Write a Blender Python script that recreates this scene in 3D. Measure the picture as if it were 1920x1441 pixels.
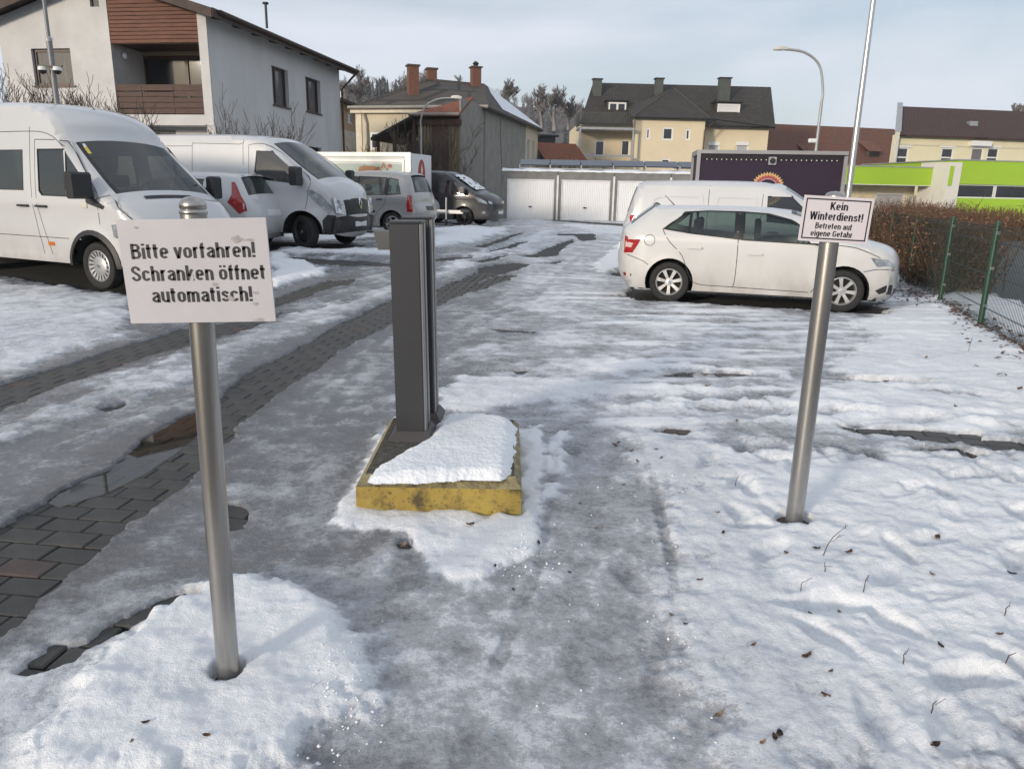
import bpy, bmesh, math, random
import numpy as np
from mathutils import Vector, Matrix
from mathutils.geometry import delaunay_2d_cdt

for o in list(bpy.data.objects):
    bpy.data.objects.remove(o)
SC = bpy.context.scene
COL = SC.collection
R_ = math.radians

# ------------------------------------------------------------------ camera
F, CAMH, CX, CY = 1387.0, 1.55, 960.0, 720.5
_nad = np.array([(855 - CX) / F, -(F / 362.0), -1.0])
_up = -_nad / np.linalg.norm(_nad)
_fw = np.array([0, 0, -1.0])
_fy = _fw - _up * _fw.dot(_up); _fy /= np.linalg.norm(_fy)
_fx = np.cross(_fy, _up)
CR = np.array([_fx, _fy, _up])                      # world = CR @ camera
cam_data = bpy.data.cameras.new('camera')
cam_data.sensor_fit = 'HORIZONTAL'; cam_data.sensor_width = 36.0
cam_data.lens = F / 1920 * 36.0
cam_data.clip_start = 0.05; cam_data.clip_end = 9000
cam = bpy.data.objects.new('camera', cam_data); COL.objects.link(cam)
_m = Matrix.Identity(4)
for i in range(3):
    for j in range(3):
        _m[i][j] = CR[i, j]
_m[2][3] = CAMH
cam.matrix_world = _m
SC.camera = cam

# ------------------------------------------------------------------ light
SUN_AZ, SUN_EL = 38.0, 11.0          # degrees left of straight behind the camera / above the horizon
_sd = Vector((-math.sin(R_(SUN_AZ)) * math.cos(R_(SUN_EL)), -math.cos(R_(SUN_AZ)) * math.cos(R_(SUN_EL)), math.sin(R_(SUN_EL))))
sl = bpy.data.lights.new('sun', 'SUN'); sl.energy = 2.5; sl.angle = R_(7); sl.color = (1.0, 0.87, 0.71)
so = bpy.data.objects.new('sun', sl); COL.objects.link(so)
so.rotation_euler = _sd.to_track_quat('Z', 'Y').to_euler(); so.location = _sd * 60
w = bpy.data.worlds.new('World'); SC.world = w; w.use_nodes = True
nt = w.node_tree; nt.nodes.clear()
def wn(t, **kw):
    n = nt.nodes.new(t)
    for k, v in kw.items(): setattr(n, k, v)
    return n
sky = wn('ShaderNodeTexSky', sky_type='NISHITA', sun_disc=False)
sky.sun_elevation = R_(SUN_EL); sky.sun_rotation = math.atan2(_sd.x, _sd.y)
sky.air_density = 1.0; sky.dust_density = 1.2; sky.ozone_density = 1.5
tc = wn('ShaderNodeTexCoord'); mp = wn('ShaderNodeMapping'); mp.inputs['Scale'].default_value = (1.0, 1.0, 3.2)
mp.inputs['Location'].default_value = (2.7, 1.1, 0.5)
no = wn('ShaderNodeTexNoise'); no.inputs['Scale'].default_value = 1.5; no.inputs['Detail'].default_value = 5; no.inputs['Roughness'].default_value = 0.5
no.inputs['Distortion'].default_value = 0.4
rp = wn('ShaderNodeValToRGB'); rp.color_ramp.elements[0].position = 0.40; rp.color_ramp.elements[1].position = 0.60
rp.color_ramp.elements[0].color = (0.42, 0.42, 0.42, 1); rp.color_ramp.elements[1].color = (0.96, 0.96, 0.96, 1)
mx = wn('ShaderNodeMix', data_type='RGBA')
bg = wn('ShaderNodeBackground'); bg.inputs['Strength'].default_value = 0.10
ou = wn('ShaderNodeOutputWorld')
L = nt.links.new
L(tc.outputs['Generated'], mp.inputs['Vector']); L(mp.outputs['Vector'], no.inputs['Vector']); L(no.outputs['Fac'], rp.inputs['Fac'])
L(rp.outputs['Color'], mx.inputs['Factor']); L(sky.outputs['Color'], mx.inputs['A'])
mx.inputs['B'].default_value = (6.7, 7.15, 7.95, 1)          # thin bright cloud
L(mx.outputs['Result'], bg.inputs['Color']); L(bg.outputs['Background'], ou.inputs['Surface'])
SC.view_settings.view_transform = 'Standard'; SC.view_settings.look = 'None'
SC.view_settings.gamma = 1.0; SC.view_settings.exposure = 0.24
SC.view_settings.use_curve_mapping = False
SC.cycles.max_bounces = 8; SC.cycles.transparent_max_bounces = 16; SC.cycles.caustics_reflective = False; SC.cycles.caustics_refractive = False

# ------------------------------------------------------------------ terrain, pixel helpers
def sst(a, b, x):
    t = np.clip((np.asarray(x, float) - a) / (b - a), 0, 1); return t * t * (3 - 2 * t)
def T(x, y):
    """height of the car park: it climbs a little to the left and to the back"""
    return np.maximum(0.34 * sst(9, 16, y) * sst(2.0, -3.5, x), 0.23 * sst(18, 34, y))
def ray(px, py):
    return CR @ np.array([(px - CX) / F, -(py - CY) / F, -1.0])
def G(px, py, dz=0.0):
    d = ray(px, py); z = dz
    for _ in range(12):
        t = (z - CAMH) / d[2]; p = d * t; z = float(T(p[0], p[1])) + dz
    return np.array([p[0], p[1], z])
def at(px, py, Y):
    d = ray(px, py); return np.array([0, 0, CAMH]) + d * (Y / d[1])
class Plane:
    """a vertical plane through (ox,oy) along direction (ux,uy); n points to the viewer's side"""
    def __init__(s, ox, oy, ux, uy):
        l = math.hypot(ux, uy); s.o = np.array([ox, oy]); s.u = np.array([ux, uy]) / l
        s.n = np.array([s.u[1], -s.u[0]])
        if s.n.dot(-s.o) < 0: s.n = -s.n
    def uz(s, px, py):
        d = ray(px, py); t = s.o.dot(s.n) / d[:2].dot(s.n); p = d * t
        return float((p[:2] - s.o).dot(s.u)), float(CAMH + p[2])
    def rect(s, x0, y0, x1, y1):
        a = s.uz(x0, (y0 + y1) / 2)[0]; b = s.uz(x1, (y0 + y1) / 2)[0]; m = (x0 + x1) / 2
        return min(a, b), max(a, b), s.uz(m, y1)[1], s.uz(m, y0)[1]
    def w(s, u, n, z):
        p = s.o + s.u * u + s.n * n; return (p[0], p[1], z)
    def off(s, n):
        q = Plane.__new__(Plane); q.o = s.o + s.n * n; q.u = s.u; q.n = s.n; return q

# ------------------------------------------------------------------ materials
MATS = {}
def mat(name, col, rough=0.6, metal=0.0, var=0.12, vs=3.0, bump=0.0, bs=20.0, spec=0.5, coat=0.0, col2=None, alpha=1.0, stretch=None, detail=4):
    if name in MATS: return MATS[name]
    m = bpy.data.materials.new(name); m.use_nodes = True; t = m.node_tree; b = t.nodes['Principled BSDF']
    b.inputs['Roughness'].default_value = rough; b.inputs['Metallic'].default_value = metal
    b.inputs['Specular IOR Level'].default_value = spec; b.inputs['Coat Weight'].default_value = coat
    b.inputs['Coat Roughness'].default_value = 0.08
    tcn = t.nodes.new('ShaderNodeTexCoord'); vec = tcn.outputs['Object']
    if stretch:
        mpn = t.nodes.new('ShaderNodeMapping'); mpn.inputs['Scale'].default_value = stretch
        t.links.new(vec, mpn.inputs['Vector']); vec = mpn.outputs['Vector']
    n = t.nodes.new('ShaderNodeTexNoise'); n.inputs['Scale'].default_value = vs; n.inputs['Detail'].default_value = detail
    n.inputs['Roughness'].default_value = 0.62
    t.links.new(vec, n.inputs['Vector'])
    r = t.nodes.new('ShaderNodeValToRGB'); r.color_ramp.elements[0].position = 0.3; r.color_ramp.elements[1].position = 0.7
    c2 = col2 if col2 else tuple(min(1, c * (1 + var)) for c in col)
    c1 = col if col2 else tuple(c * (1 - var) for c in col)
    r.color_ramp.elements[0].color = (*c1, 1); r.color_ramp.elements[1].color = (*c2, 1)
    t.links.new(n.outputs['Fac'], r.inputs['Fac']); t.links.new(r.outputs['Color'], b.inputs['Base Color'])
    if bump > 0:
        n2 = t.nodes.new('ShaderNodeTexNoise'); n2.inputs['Scale'].default_value = bs; n2.inputs['Detail'].default_value = 5
        t.links.new(vec, n2.inputs['Vector'])
        bp = t.nodes.new('ShaderNodeBump'); bp.inputs['Strength'].default_value = bump; bp.inputs['Distance'].default_value = 0.02
        t.links.new(n2.outputs['Fac'], bp.inputs['Height']); t.links.new(bp.outputs['Normal'], b.inputs['Normal'])
    MATS[name] = m; return m
def mat_glass(name, tint=(0.5, 0.56, 0.54), refl=0.0, dark=0.0):
    if name in MATS: return MATS[name]
    m = bpy.data.materials.new(name); m.use_nodes = True; t = m.node_tree; t.nodes.clear()
    o = t.nodes.new('ShaderNodeOutputMaterial'); tr = t.nodes.new('ShaderNodeBsdfTransparent'); gl = t.nodes.new('ShaderNodeBsdfGlossy')
    tr.inputs['Color'].default_value = (*tint, 1); gl.inputs['Roughness'].default_value = 0.02; gl.inputs['Color'].default_value = (1, 1, 1, 1)
    ge = t.nodes.new('ShaderNodeNewGeometry'); dt = t.nodes.new('ShaderNodeVectorMath'); dt.operation = 'DOT_PRODUCT'
    t.links.new(ge.outputs['Normal'], dt.inputs[0]); t.links.new(ge.outputs['Incoming'], dt.inputs[1])
    ab = t.nodes.new('ShaderNodeMath'); ab.operation = 'ABSOLUTE'; t.links.new(dt.outputs['Value'], ab.inputs[0])
    om = t.nodes.new('ShaderNodeMath'); om.operation = 'SUBTRACT'; om.inputs[0].default_value = 1.0; t.links.new(ab.outputs[0], om.inputs[1])
    pw = t.nodes.new('ShaderNodeMath'); pw.operation = 'POWER'; pw.inputs[1].default_value = 5.0; t.links.new(om.outputs[0], pw.inputs[0])
    ma = t.nodes.new('ShaderNodeMath'); ma.operation = 'MULTIPLY_ADD'; ma.inputs[1].default_value = .92; ma.inputs[2].default_value = .075 + refl; ma.use_clamp = True
    mxs = t.nodes.new('ShaderNodeMixShader')
    t.links.new(pw.outputs[0], ma.inputs[0]); t.links.new(ma.outputs[0], mxs.inputs['Fac'])
    t.links.new(tr.outputs['BSDF'], mxs.inputs[1]); t.links.new(gl.outputs['BSDF'], mxs.inputs[2]); t.links.new(mxs.outputs['Shader'], o.inputs['Surface'])
    MATS[name] = m; return m
def mat_tiles(name, c1, c2, sx, sz, moss=None):
    """roof covering too fine to pick apart: rows and staggered joints as colour and relief (uses UV in metres)"""
    if name in MATS: return MATS[name]
    m = bpy.data.materials.new(name); m.use_nodes = True; t = m.node_tree; b = t.nodes['Principled BSDF']; b.inputs['Roughness'].default_value = 0.75
    uv = t.nodes.new('ShaderNodeUVMap'); br = t.nodes.new('ShaderNodeTexBrick')
    br.inputs['Color1'].default_value = (*c1, 1); br.inputs['Color2'].default_value = (*c2, 1); br.inputs['Mortar'].default_value = (*[c * 0.25 for c in c1], 1)
    br.inputs['Scale'].default_value = 1.0; br.inputs['Brick Width'].default_value = sx; br.inputs['Row Height'].default_value = sz; br.inputs['Mortar Size'].default_value = sz * 0.09
    br.inputs['Bias'].default_value = -0.1
    t.links.new(uv.outputs['UV'], br.inputs['Vector'])
    n = t.nodes.new('ShaderNodeTexNoise'); n.inputs['Scale'].default_value = 0.8; n.inputs['Detail'].default_value = 6; t.links.new(uv.outputs['UV'], n.inputs['Vector'])
    r = t.nodes.new('ShaderNodeValToRGB'); r.color_ramp.elements[0].position = 0.35; r.color_ramp.elements[1].position = 0.75
    mc = moss or tuple(c * 0.6 for c in c1)
    mxn = t.nodes.new('ShaderNodeMix'); mxn.data_type = 'RGBA'
    r.color_ramp.elements[0].color = (0, 0, 0, 1); r.color_ramp.elements[1].color = (0.6, 0.6, 0.6, 1)
    t.links.new(n.outputs['Fac'], r.inputs['Fac']); t.links.new(r.outputs['Color'], mxn.inputs['Factor'])
    t.links.new(br.outputs['Color'], mxn.inputs['A']); mxn.inputs['B'].default_value = (*mc, 1)
    t.links.new(mxn.outputs['Result'], b.inputs['Base Color'])
    bp = t.nodes.new('ShaderNodeBump'); bp.inputs['Strength'].default_value = 0.7; bp.inputs['Distance'].default_value = 0.03; bp.invert = True
    t.links.new(br.outputs['Fac'], bp.inputs['Height']); t.links.new(bp.outputs['Normal'], b.inputs['Normal'])
    MATS[name] = m; return m

# ------------------------------------------------------------------ objects
def tag(o, label=None, cat=None, group=None, kind=None):
    if label: o['label'] = label
    if cat: o['category'] = cat
    if group: o['group'] = group
    if kind: o['kind'] = kind
    return o
def thing(name, label, cat, loc=(0, 0, 0), rz=0.0, group=None):
    o = bpy.data.objects.new(name, None); COL.objects.link(o); o.empty_display_size = 0.2
    o.location = loc; o.rotation_euler = (0, 0, rz)
    return tag(o, label, cat, group)
def wmat(o):
    m = Matrix.LocRotScale(o.location, o.rotation_euler, o.scale)
    return wmat(o.parent) @ m if o.parent else m
class MB:
    """collects polygons; build() links them as one mesh object. world=True: vertices are world coordinates"""
    def __init__(s): s.v = []; s.f = []; s.uv = {}
    def add(s, vs, fs):
        b = len(s.v); s.v += [tuple(map(float, p)) for p in vs]; s.f += [tuple(i + b for i in f) for f in fs]; return s
    def box(s, a, b, fr=None, bev=0.0):
        x0, y0, z0 = a; x1, y1, z1 = b
        if bev > 0:
            c = min(bev, abs(x1 - x0) * .45, abs(y1 - y0) * .45, abs(z1 - z0) * .45)
            vs = []
            for sx, X, ix in ((0, x0, c), (1, x1, -c)):
                for sy, Y, iy in ((0, y0, c), (1, y1, -c)):
                    for sz, Z, iz in ((0, z0, c), (1, z1, -c)):
                        vs += [(X, Y + iy, Z + iz), (X + ix, Y, Z + iz), (X + ix, Y + iy, Z)]
            bm = bmesh.new(); bv = [bm.verts.new(v) for v in vs]; r = bmesh.ops.convex_hull(bm, input=bv)
            bmesh.ops.recalc_face_normals(bm, faces=bm.faces)
            bmesh.ops.dissolve_limit(bm, angle_limit=0.01, verts=bm.verts, edges=bm.edges)
            bm.verts.index_update(); vs = [tuple(v.co) for v in bm.verts]; fs = [[v.index for v in f.verts] for f in bm.faces]; bm.free()
        else:
            vs = [(x0, y0, z0), (x1, y0, z0), (x1, y1, z0), (x0, y1, z0), (x0, y0, z1), (x1, y0, z1), (x1, y1, z1), (x0, y1, z1)]
            fs = [(0, 3, 2, 1), (4, 5, 6, 7), (0, 1, 5, 4), (1, 2, 6, 5), (2, 3, 7, 6), (3, 0, 4, 7)]
        if fr: vs = [fr(*p) for p in vs]
        return s.add(vs, fs)
    def tube(s, pts, rad, n=8, caps=True):
        pts = [Vector(p) for p in pts]; k = len(pts)
        if not hasattr(rad, '__len__'): rad = [rad] * k
        vs = []; prev = None
        for i, p in enumerate(pts):
            d = (pts[min(i + 1, k - 1)] - pts[max(i - 1, 0)]).normalized()
            a = prev - d * prev.dot(d) if prev is not None else (Vector((1, 0, 0)) if abs(d.x) < .8 else Vector((0, 1, 0)))
            if prev is None: a = a - d * a.dot(d)
            a.normalize(); prev = a; b = d.cross(a)
            for j in range(n):
                t = 2 * math.pi * j / n; vs.append(p + (a * math.cos(t) + b * math.sin(t)) * rad[i])
        fs = [(i * n + j, i * n + (j + 1) % n, (i + 1) * n + (j + 1) % n, (i + 1) * n + j) for i in range(k - 1) for j in range(n)]
        if caps: fs += [tuple(range(n - 1, -1, -1)), tuple((k - 1) * n + j for j in range(n))]
        return s.add(vs, fs)
    def lathe(s, prof, n=24, axis='z', o=(0, 0, 0)):
        vs = []
        for r, h in prof:
            for j in range(n):
                t = 2 * math.pi * j / n; c, q = r * math.cos(t), r * math.sin(t)
                p = (c, q, h) if axis == 'z' else ((c, h, q) if axis == 'y' else (h, c, q))
                vs.append((p[0] + o[0], p[1] + o[1], p[2] + o[2]))
        k = len(prof)
        fs = [(i * n + j, i * n + (j + 1) % n, (i + 1) * n + (j + 1) % n, (i + 1) * n + j) for i in range(k - 1) for j in range(n)]
        return s.add(vs, fs)
    def prism(s, poly, fr, d0, d1):
        """polygon (a,b) list extruded between d0 and d1 through fr(a,d,b)"""
        n = len(poly); vs = [fr(a, d0, b) for a, b in poly] + [fr(a, d1, b) for a, b in poly]
        fs = [tuple(range(n)), tuple(range(2 * n - 1, n - 1, -1))] + [(i, n + i, n + (i + 1) % n, (i + 1) % n) for i in range(n)]
        return s.add(vs, fs)
    def quad_uv(s, pts, uvs):
        b = len(s.v); s.v += [tuple(map(float, p)) for p in pts]; s.uv[len(s.f)] = uvs; s.f.append(tuple(range(b, b + len(pts)))); return s
    def build(s, name, m, parent=None, smooth=None, world=False, fix=True, merge=0.0):
        me = bpy.data.meshes.new(name); v = s.v
        if world and parent is not None:
            inv = wmat(parent).inverted(); v = [tuple(inv @ Vector(p)) for p in v]
        me.from_pydata(v, [], s.f)
        if s.uv:
            ul = me.uv_layers.new(name='UVMap')
            for fi, uvs in s.uv.items():
                for li, q in zip(me.polygons[fi].loop_indices, uvs): ul.data[li].uv = q
        if fix or merge:
            bm = bmesh.new(); bm.from_mesh(me)
            if merge: bmesh.ops.remove_doubles(bm, verts=bm.verts, dist=merge)
            if fix: bmesh.ops.recalc_face_normals(bm, faces=bm.faces)
            bm.to_mesh(me); bm.free()
        if m is not None:
            for q in (m if isinstance(m, (list, tuple)) else [m]): me.materials.append(q)
        if smooth is not None:
            me.polygons.foreach_set('use_smooth', [True] * len(me.polygons))
            if smooth < 180: me.set_sharp_from_angle(angle=R_(smooth))
        o = bpy.data.objects.new(name, me); COL.objects.link(o)
        if parent: o.parent = parent
        return o
def inst(name, me, parent=None, loc=(0, 0, 0), rot=(0, 0, 0), scale=(1, 1, 1)):
    o = bpy.data.objects.new(name, me); COL.objects.link(o); o.parent = parent
    o.location = loc; o.rotation_euler = rot; o.scale = scale
    return o
def inside(poly, x, y):
    """vectorised point in polygon"""
    x = np.asarray(x, float); y = np.asarray(y, float); r = np.zeros(x.shape, bool); n = len(poly)
    for i in range(n):
        x0, y0 = poly[i]; x1, y1 = poly[(i + 1) % n]
        c = ((y0 > y) != (y1 > y)); xi = (x1 - x0) * (y - y0) / ((y1 - y0) if y1 != y0 else 1e-12) + x0
        r ^= c & (x < xi)
    return r
def sdf(poly, x, y):
    """signed distance, positive inside"""
    d = np.full(np.shape(x), 1e9); n = len(poly)
    for i in range(n):
        x0, y0 = poly[i]; x1, y1 = poly[(i + 1) % n]; ex, ey = x1 - x0, y1 - y0
        t = np.clip(((x - x0) * ex + (y - y0) * ey) / (ex * ex + ey * ey + 1e-12), 0, 1)
        d = np.minimum(d, np.hypot(x - x0 - t * ex, y - y0 - t * ey))
    return np.where(inside(poly, x, y), d, -d)
def _hash(ix, iy, seed):
    h = (ix * 374761393 + iy * 668265263 + seed * 1274126177) & 0xFFFFFFFF
    h = ((h ^ (h >> 13)) * 1274126177) & 0xFFFFFFFF
    return (h ^ (h >> 16)) & 0xFFFF
def gnoise(x, y, seed=0):
    ix = np.floor(x).astype(np.int64); iy = np.floor(y).astype(np.int64); fx = x - ix; fy = y - iy
    u = fx * fx * fx * (fx * (fx * 6 - 15) + 10); v = fy * fy * fy * (fy * (fy * 6 - 15) + 10)
    def g(a, b):
        t = _hash(ix + a, iy + b, seed) * (2 * math.pi / 65536); return np.cos(t) * (fx - a) + np.sin(t) * (fy - b)
    n0 = g(0, 0) * (1 - u) + g(1, 0) * u; n1 = g(0, 1) * (1 - u) + g(1, 1) * u
    return (n0 * (1 - v) + n1 * v) * 1.5
def fbm(x, y, oct=4, seed=0, gain=0.5):
    r = 0; a = 1; s = 0
    for k in range(oct):
        r = r + a * gnoise(x * 2 ** k, y * 2 ** k, seed + k * 17); s += a; a *= gain
    return r / s
def cdt(outer, holes=(), step=None):
    """triangulate a 2D polygon with holes; optional interior points on a grid"""
    pts = []; edges = []
    for lp in [outer] + list(holes):
        b = len(pts); pts += [Vector(p) for p in lp]; n = len(lp); edges += [(b + i, b + (i + 1) % n) for i in range(n)]
    if step:
        xs = [p[0] for p in outer]; ys = [p[1] for p in outer]
        gx, gy = np.meshgrid(np.arange(min(xs) + step / 2, max(xs), step), np.arange(min(ys) + step / 2, max(ys), step))
        gx = gx.ravel(); gy = gy.ravel(); ok = sdf(outer, gx, gy) > step * .35
        for h in holes: ok &= sdf(h, gx, gy) < -step * .35
        pts += [Vector((a, b)) for a, b in zip(gx[ok], gy[ok])]
    vs, _, fs, *_r = delaunay_2d_cdt(pts, edges, [], 0, 1e-6)
    out = []
    if len(fs):
        cx = np.array([sum(vs[i].x for i in f) / 3 for f in fs]); cy = np.array([sum(vs[i].y for i in f) / 3 for f in fs])
        ok = inside(outer, cx, cy)
        for h in holes: ok &= ~inside(h, cx, cy)
        out = [f for f, k in zip(fs, ok) if k]
    return [(v.x, v.y) for v in vs], out
def stroke_font():
    """bold condensed grotesque drawn with strokes: glyph -> (width, [centre lines]); cap height 1"""
    h = .089; X = .735; b = h * .95; t = X - h * .95
    def loop(l, r, b_, t_, n=5):
        m = (l + r) / 2; k = (r - l) / 2; return arc(m, b_ + k * 1.05, k, k * 1.05, 180, 360) + arc(m, t_ - k * 1.05, k, k * 1.05, 0, 180) + [(l, b_ + k * 1.05)]
    def arc(cx, cy, rx, ry, a0, a1, n=9): return [(cx + rx * math.cos(R_(a)), cy + ry * math.sin(R_(a))) for a in np.linspace(a0, a1, n)]
    l, r = h, .47 - h; m = (l + r) / 2; k = (r - l) / 2; K = k * 1.05; g = {}
    g['o'] = (.47, [loop(l, r, b, t)]); d_ = .10
    g['ö'] = (.47, [loop(l, r, b, t), [(.06, .90), (.19, .90)], [(.28, .90), (.41, .90)]])
    g['e'] = (.47, [[(l, X * .50), (r + .0, X * .50)], [(r, X * .46)] + arc(m, t - K, k, K, 0, 180) + arc(m, b + K, k, K, 180, 325)])
    g['c'] = (.45, [arc(m, t - K, k, K, 12, 180) + arc(m, b + K, k, K, 180, 348)])
    g['a'] = (.46, [[(r, 0), (r, t - K)] + arc(m, t - K, k, K, 0, 165)[1:], [(r, .43), (m, .405)] + arc(m - .01, b + .135, k - .01, .135, 110, 300)[1:] + [(r, .17)]])
    g['n'] = (.46, [[(l, 0), (l, X)], [(l, t - K - .02)] + arc(m, t - K, k, K, 165, 0) + [(r, 0)]])
    g['h'] = (.46, [[(l, 0), (l, 1)], [(l, t - K - .02)] + arc(m, t - K, k, K, 165, 0) + [(r, 0)]])
    g['u'] = (.46, [[(r, X), (r, 0)], [(l, X), (l, b + K)] + arc(m, b + K, k, K, 180, 345)])
    q = .125; g['m'] = (.70, [[(l, 0), (l, X)]] + [[(l + o, t - q - .02)] + arc(l + o + q, t - q, q, q, 165, 0) + [(l + o + 2 * q, 0)] for o in (0, 2 * q + .018)])
    g['r'] = (.31, [[(l, 0), (l, X)], [(l, t - .16)] + arc(l + .17, t - .14, .17, .16, 170, 88)])
    g['t'] = (.30, [[(.12, .94), (.12, b + .08)] + arc(.20, b + .08, .08, .08, 180, 280), [(.0, X - .062), (.28, X - .062)]])
    g['f'] = (.29, [[(.12, 0), (.12, .82)] + arc(.21, .83, .09, .095, 180, 85), [(.0, X - .062), (.28, X - .062)]])
    g['i'] = (.18, [[(h + .005, 0), (h + .005, X)], [(h + .005, .86), (h + .005, 1.0)]])
    g['!'] = (.20, [[(.09, .27), (.09, 1.0)], [(.09, 0), (.09, .155)]])
    g['k'] = (.47, [[(l, 0), (l, 1)], [(l + .04, .30), (r - .01, X)], [(l + .13, .42), (r + .01, 0)]])
    g['v'] = (.44, [[(.06, X), (.22, .0)], [(.38, X), (.22, .0)]])
    g['s'] = (.43, [[(r - .02, t - .13)] + arc(m - .01, t - .115, k - .02, .115, 20, 250)[0:] + arc(m - .01, b + .135, k - .0, .145, 75, -180)[1:]])
    g['d'] = (.46, [[(r, 0), (r, 1)], loop(l, r, b, t)]); g['b'] = (.46, [[(l, 0), (l, 1)], loop(l, r, b, t)])
    g['g'] = (.46, [[(r, X), (r, -.10)] + arc(m, -.09, k, .11, 0, -160), loop(l, r, b, t)])
    g['B'] = (.53, [[(l, 0), (l, 1)], [(l, 1 - b), (.30, 1 - b)] + arc(.29, .745, .145, 1 - b - .745, 90, -90) + [(l, .53)], [(l, .53), (.30, .53)] + arc(.30, .305, .158, .305 - b, 90, -90) + [(l, b)]])
    g['S'] = (.52, [[(.52 - h, .70)] + arc(.26, .745, .175, .18, 0, 215) + arc(.26, .27, .185, .195, 60, -185)])
    g['K'] = (.53, [[(l, 0), (l, 1)], [(l + .02, .36), (.46, 1)], [(l + .14, .54), (.48, 0)]])
    g['W'] = (.80, [[(.07, 1), (.22, 0)], [(.39, 1), (.22, 0)], [(.41, 1), (.58, 0)], [(.73, 1), (.58, 0)]])
    g['G'] = (.54, [arc(.26, .71, .18, .21, 12, 180) + arc(.26, .29, .18, .21, 180, 355) + [(.44, .46)], [(.28, .46), (.50, .46)]])
    for c, w_ in (('D', .53), ('O', .53), ('R', .53), ('F', .46), ('T', .46), ('A', .54), ('N', .54)): g[c] = (w_, {'D': [[(l, 0), (l, 1)], [(l, 1 - b), (.24, 1 - b)] + arc(.24, .5, .21, .5 - b, 90, -90) + [(l, b)]], 'O': [loop(l, .53 - h, b, 1 - b)], 'R': [[(l, 0), (l, 1)], [(l, 1 - b), (.28, 1 - b)] + arc(.28, .72, .16, 1 - b - .72, 90, -90) + [(l, .5)], [(.30, .46), (.47, 0)]], 'F': [[(l, 0), (l, 1)], [(l, 1 - b), (.44, 1 - b)], [(l, .52), (.38, .52)]], 'T': [[(.23, 0), (.23, 1)], [(0, 1 - b), (.46, 1 - b)]], 'A': [[(.07, 0), (.27, 1)], [(.47, 0), (.27, 1)], [(.14, .27), (.40, .27)]], 'N': [[(l, 0), (l, 1)], [(.54 - h, 0), (.54 - h, 1)], [(l, .95), (.54 - h, .05)]]}[c])
    return g, h
GLYPH, GH = stroke_font()
def text_mesh(body, size, width=None, bold=0.0, align='CENTER'):
    """lettering as flat polygons in (x,y); size*.70 is the cap height, scaled in x to the given width"""
    cap = size * .70; V = []; Fq = []; x0 = 0.0; h = GH
    for ch in body:
        if ch == ' ': x0 += .25; continue
        w_, lines = GLYPH[ch]
        for ln in lines:
            P = np.array(ln, float); t_ = np.gradient(P, axis=0) if len(P) > 2 else np.array([P[1] - P[0]] * 2); t_ /= np.linalg.norm(t_, axis=1)[:, None] + 1e-9; n_ = np.stack([-t_[:, 1], t_[:, 0]], 1) * h
            hor = abs(t_[:, 0])[:, None]; n_ = n_ * (1 - .20 * hor); b = len(V); k = len(P); V += [(x0 + p[0], p[1]) for p in P + n_] + [(x0 + p[0], p[1]) for p in P - n_]; Fq += [(b + i, b + i + 1, b + k + i + 1, b + k + i) for i in range(k - 1)]
        x0 += w_ + .065
    x0 -= .065; kx = (width / x0) if width else cap
    return [((p[0] - x0 / 2) * kx, p[1] * cap) for p in V], Fq
def sub(p, n=6, closed=False):
    """Catmull-Rom through the points"""
    p = [np.array(q, float) for q in p]; k = len(p); out = []
    for i in range(k if closed else k - 1):
        a, b, c, d = (p[(i - 1) % k], p[i], p[(i + 1) % k], p[(i + 2) % k]) if closed else (p[max(i - 1, 0)], p[i], p[i + 1], p[min(i + 2, k - 1)])
        for j in range(n):
            t = j / n; out.append(0.5 * (2 * b + (c - a) * t + (2 * a - 5 * b + 4 * c - d) * t * t + (3 * b - a - 3 * c + d) * t ** 3))
    if not closed: out.append(p[-1])
    return out

# ================================================================== ground
def poly_g(pts):
    return [tuple(G(*p)[:2]) for p in pts]
def zp(pts, x0, y0, s):
    return [(x0 + a / s, y0 + b / s) for a, b in pts]
def hv(deg):
    a = R_(deg); return np.array([math.cos(a), math.sin(a)])
# vehicles stand where their wheels touch the ground: (front-axle centre, heading in degrees)
def place(px, py, deg, half, wb=0.0, side=-1):
    """px,py: contact of a wheel on the visible side; side -1 right / +1 left wheel; wb>0: it is the rear wheel"""
    p = G(px, py)[:2]; f = hv(deg); l = np.array([-f[1], f[0]])
    o = p - l * side * half + f * wb
    return (float(o[0]), float(o[1]), float(T(o[0], o[1]))), deg
VP = {
    'sprinter': place(205, 547, -26, 0.80),
    'jazz': place(432, 473, 167, 0.74, 2.53, 1),
    'master': place(574, 466, -15, 0.86),
    'idea': place(738, 440, 164, 0.74, 2.51, 1),
    'custom': place(872, 423, -17, 0.82),
    'fabia': place(1572, 585, -17.5, 0.73),
    'expert': None,
}
_f = hv(-17.5); _l = np.array([-_f[1], _f[0]])
_e = np.array(VP['fabia'][0][:2]) + _l * 3.15 - _f * 0.05
VP['expert'] = ((float(_e[0]), float(_e[1]), 0.0), -17.5)
VDIM = {'sprinter': (-4.6, .8, .85), 'jazz': (-3.1, .6, .75), 'master': (-4.5, .75, .9), 'idea': (-3.1, .6, .75), 'custom': (-3.8, .9, .9), 'fabia': (-3.1, .7, .75), 'expert': (-3.8, .8, .85)}
def local(key, x, y):
    (ox, oy, _), d = VP[key]; f = hv(d); dx = x - ox; dy = y - oy
    return dx * f[0] + dy * f[1], -dx * f[1] + dy * f[0]

FP = [G(1837, 612)[:2], G(1762, 565)[:2], G(1701, 532)[:2]]           # feet of the fence posts
FD = (FP[2] - FP[0]) / np.linalg.norm(FP[2] - FP[0]); FN = np.array([FD[1], -FD[0]])   # along the fence, away from the car park

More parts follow.
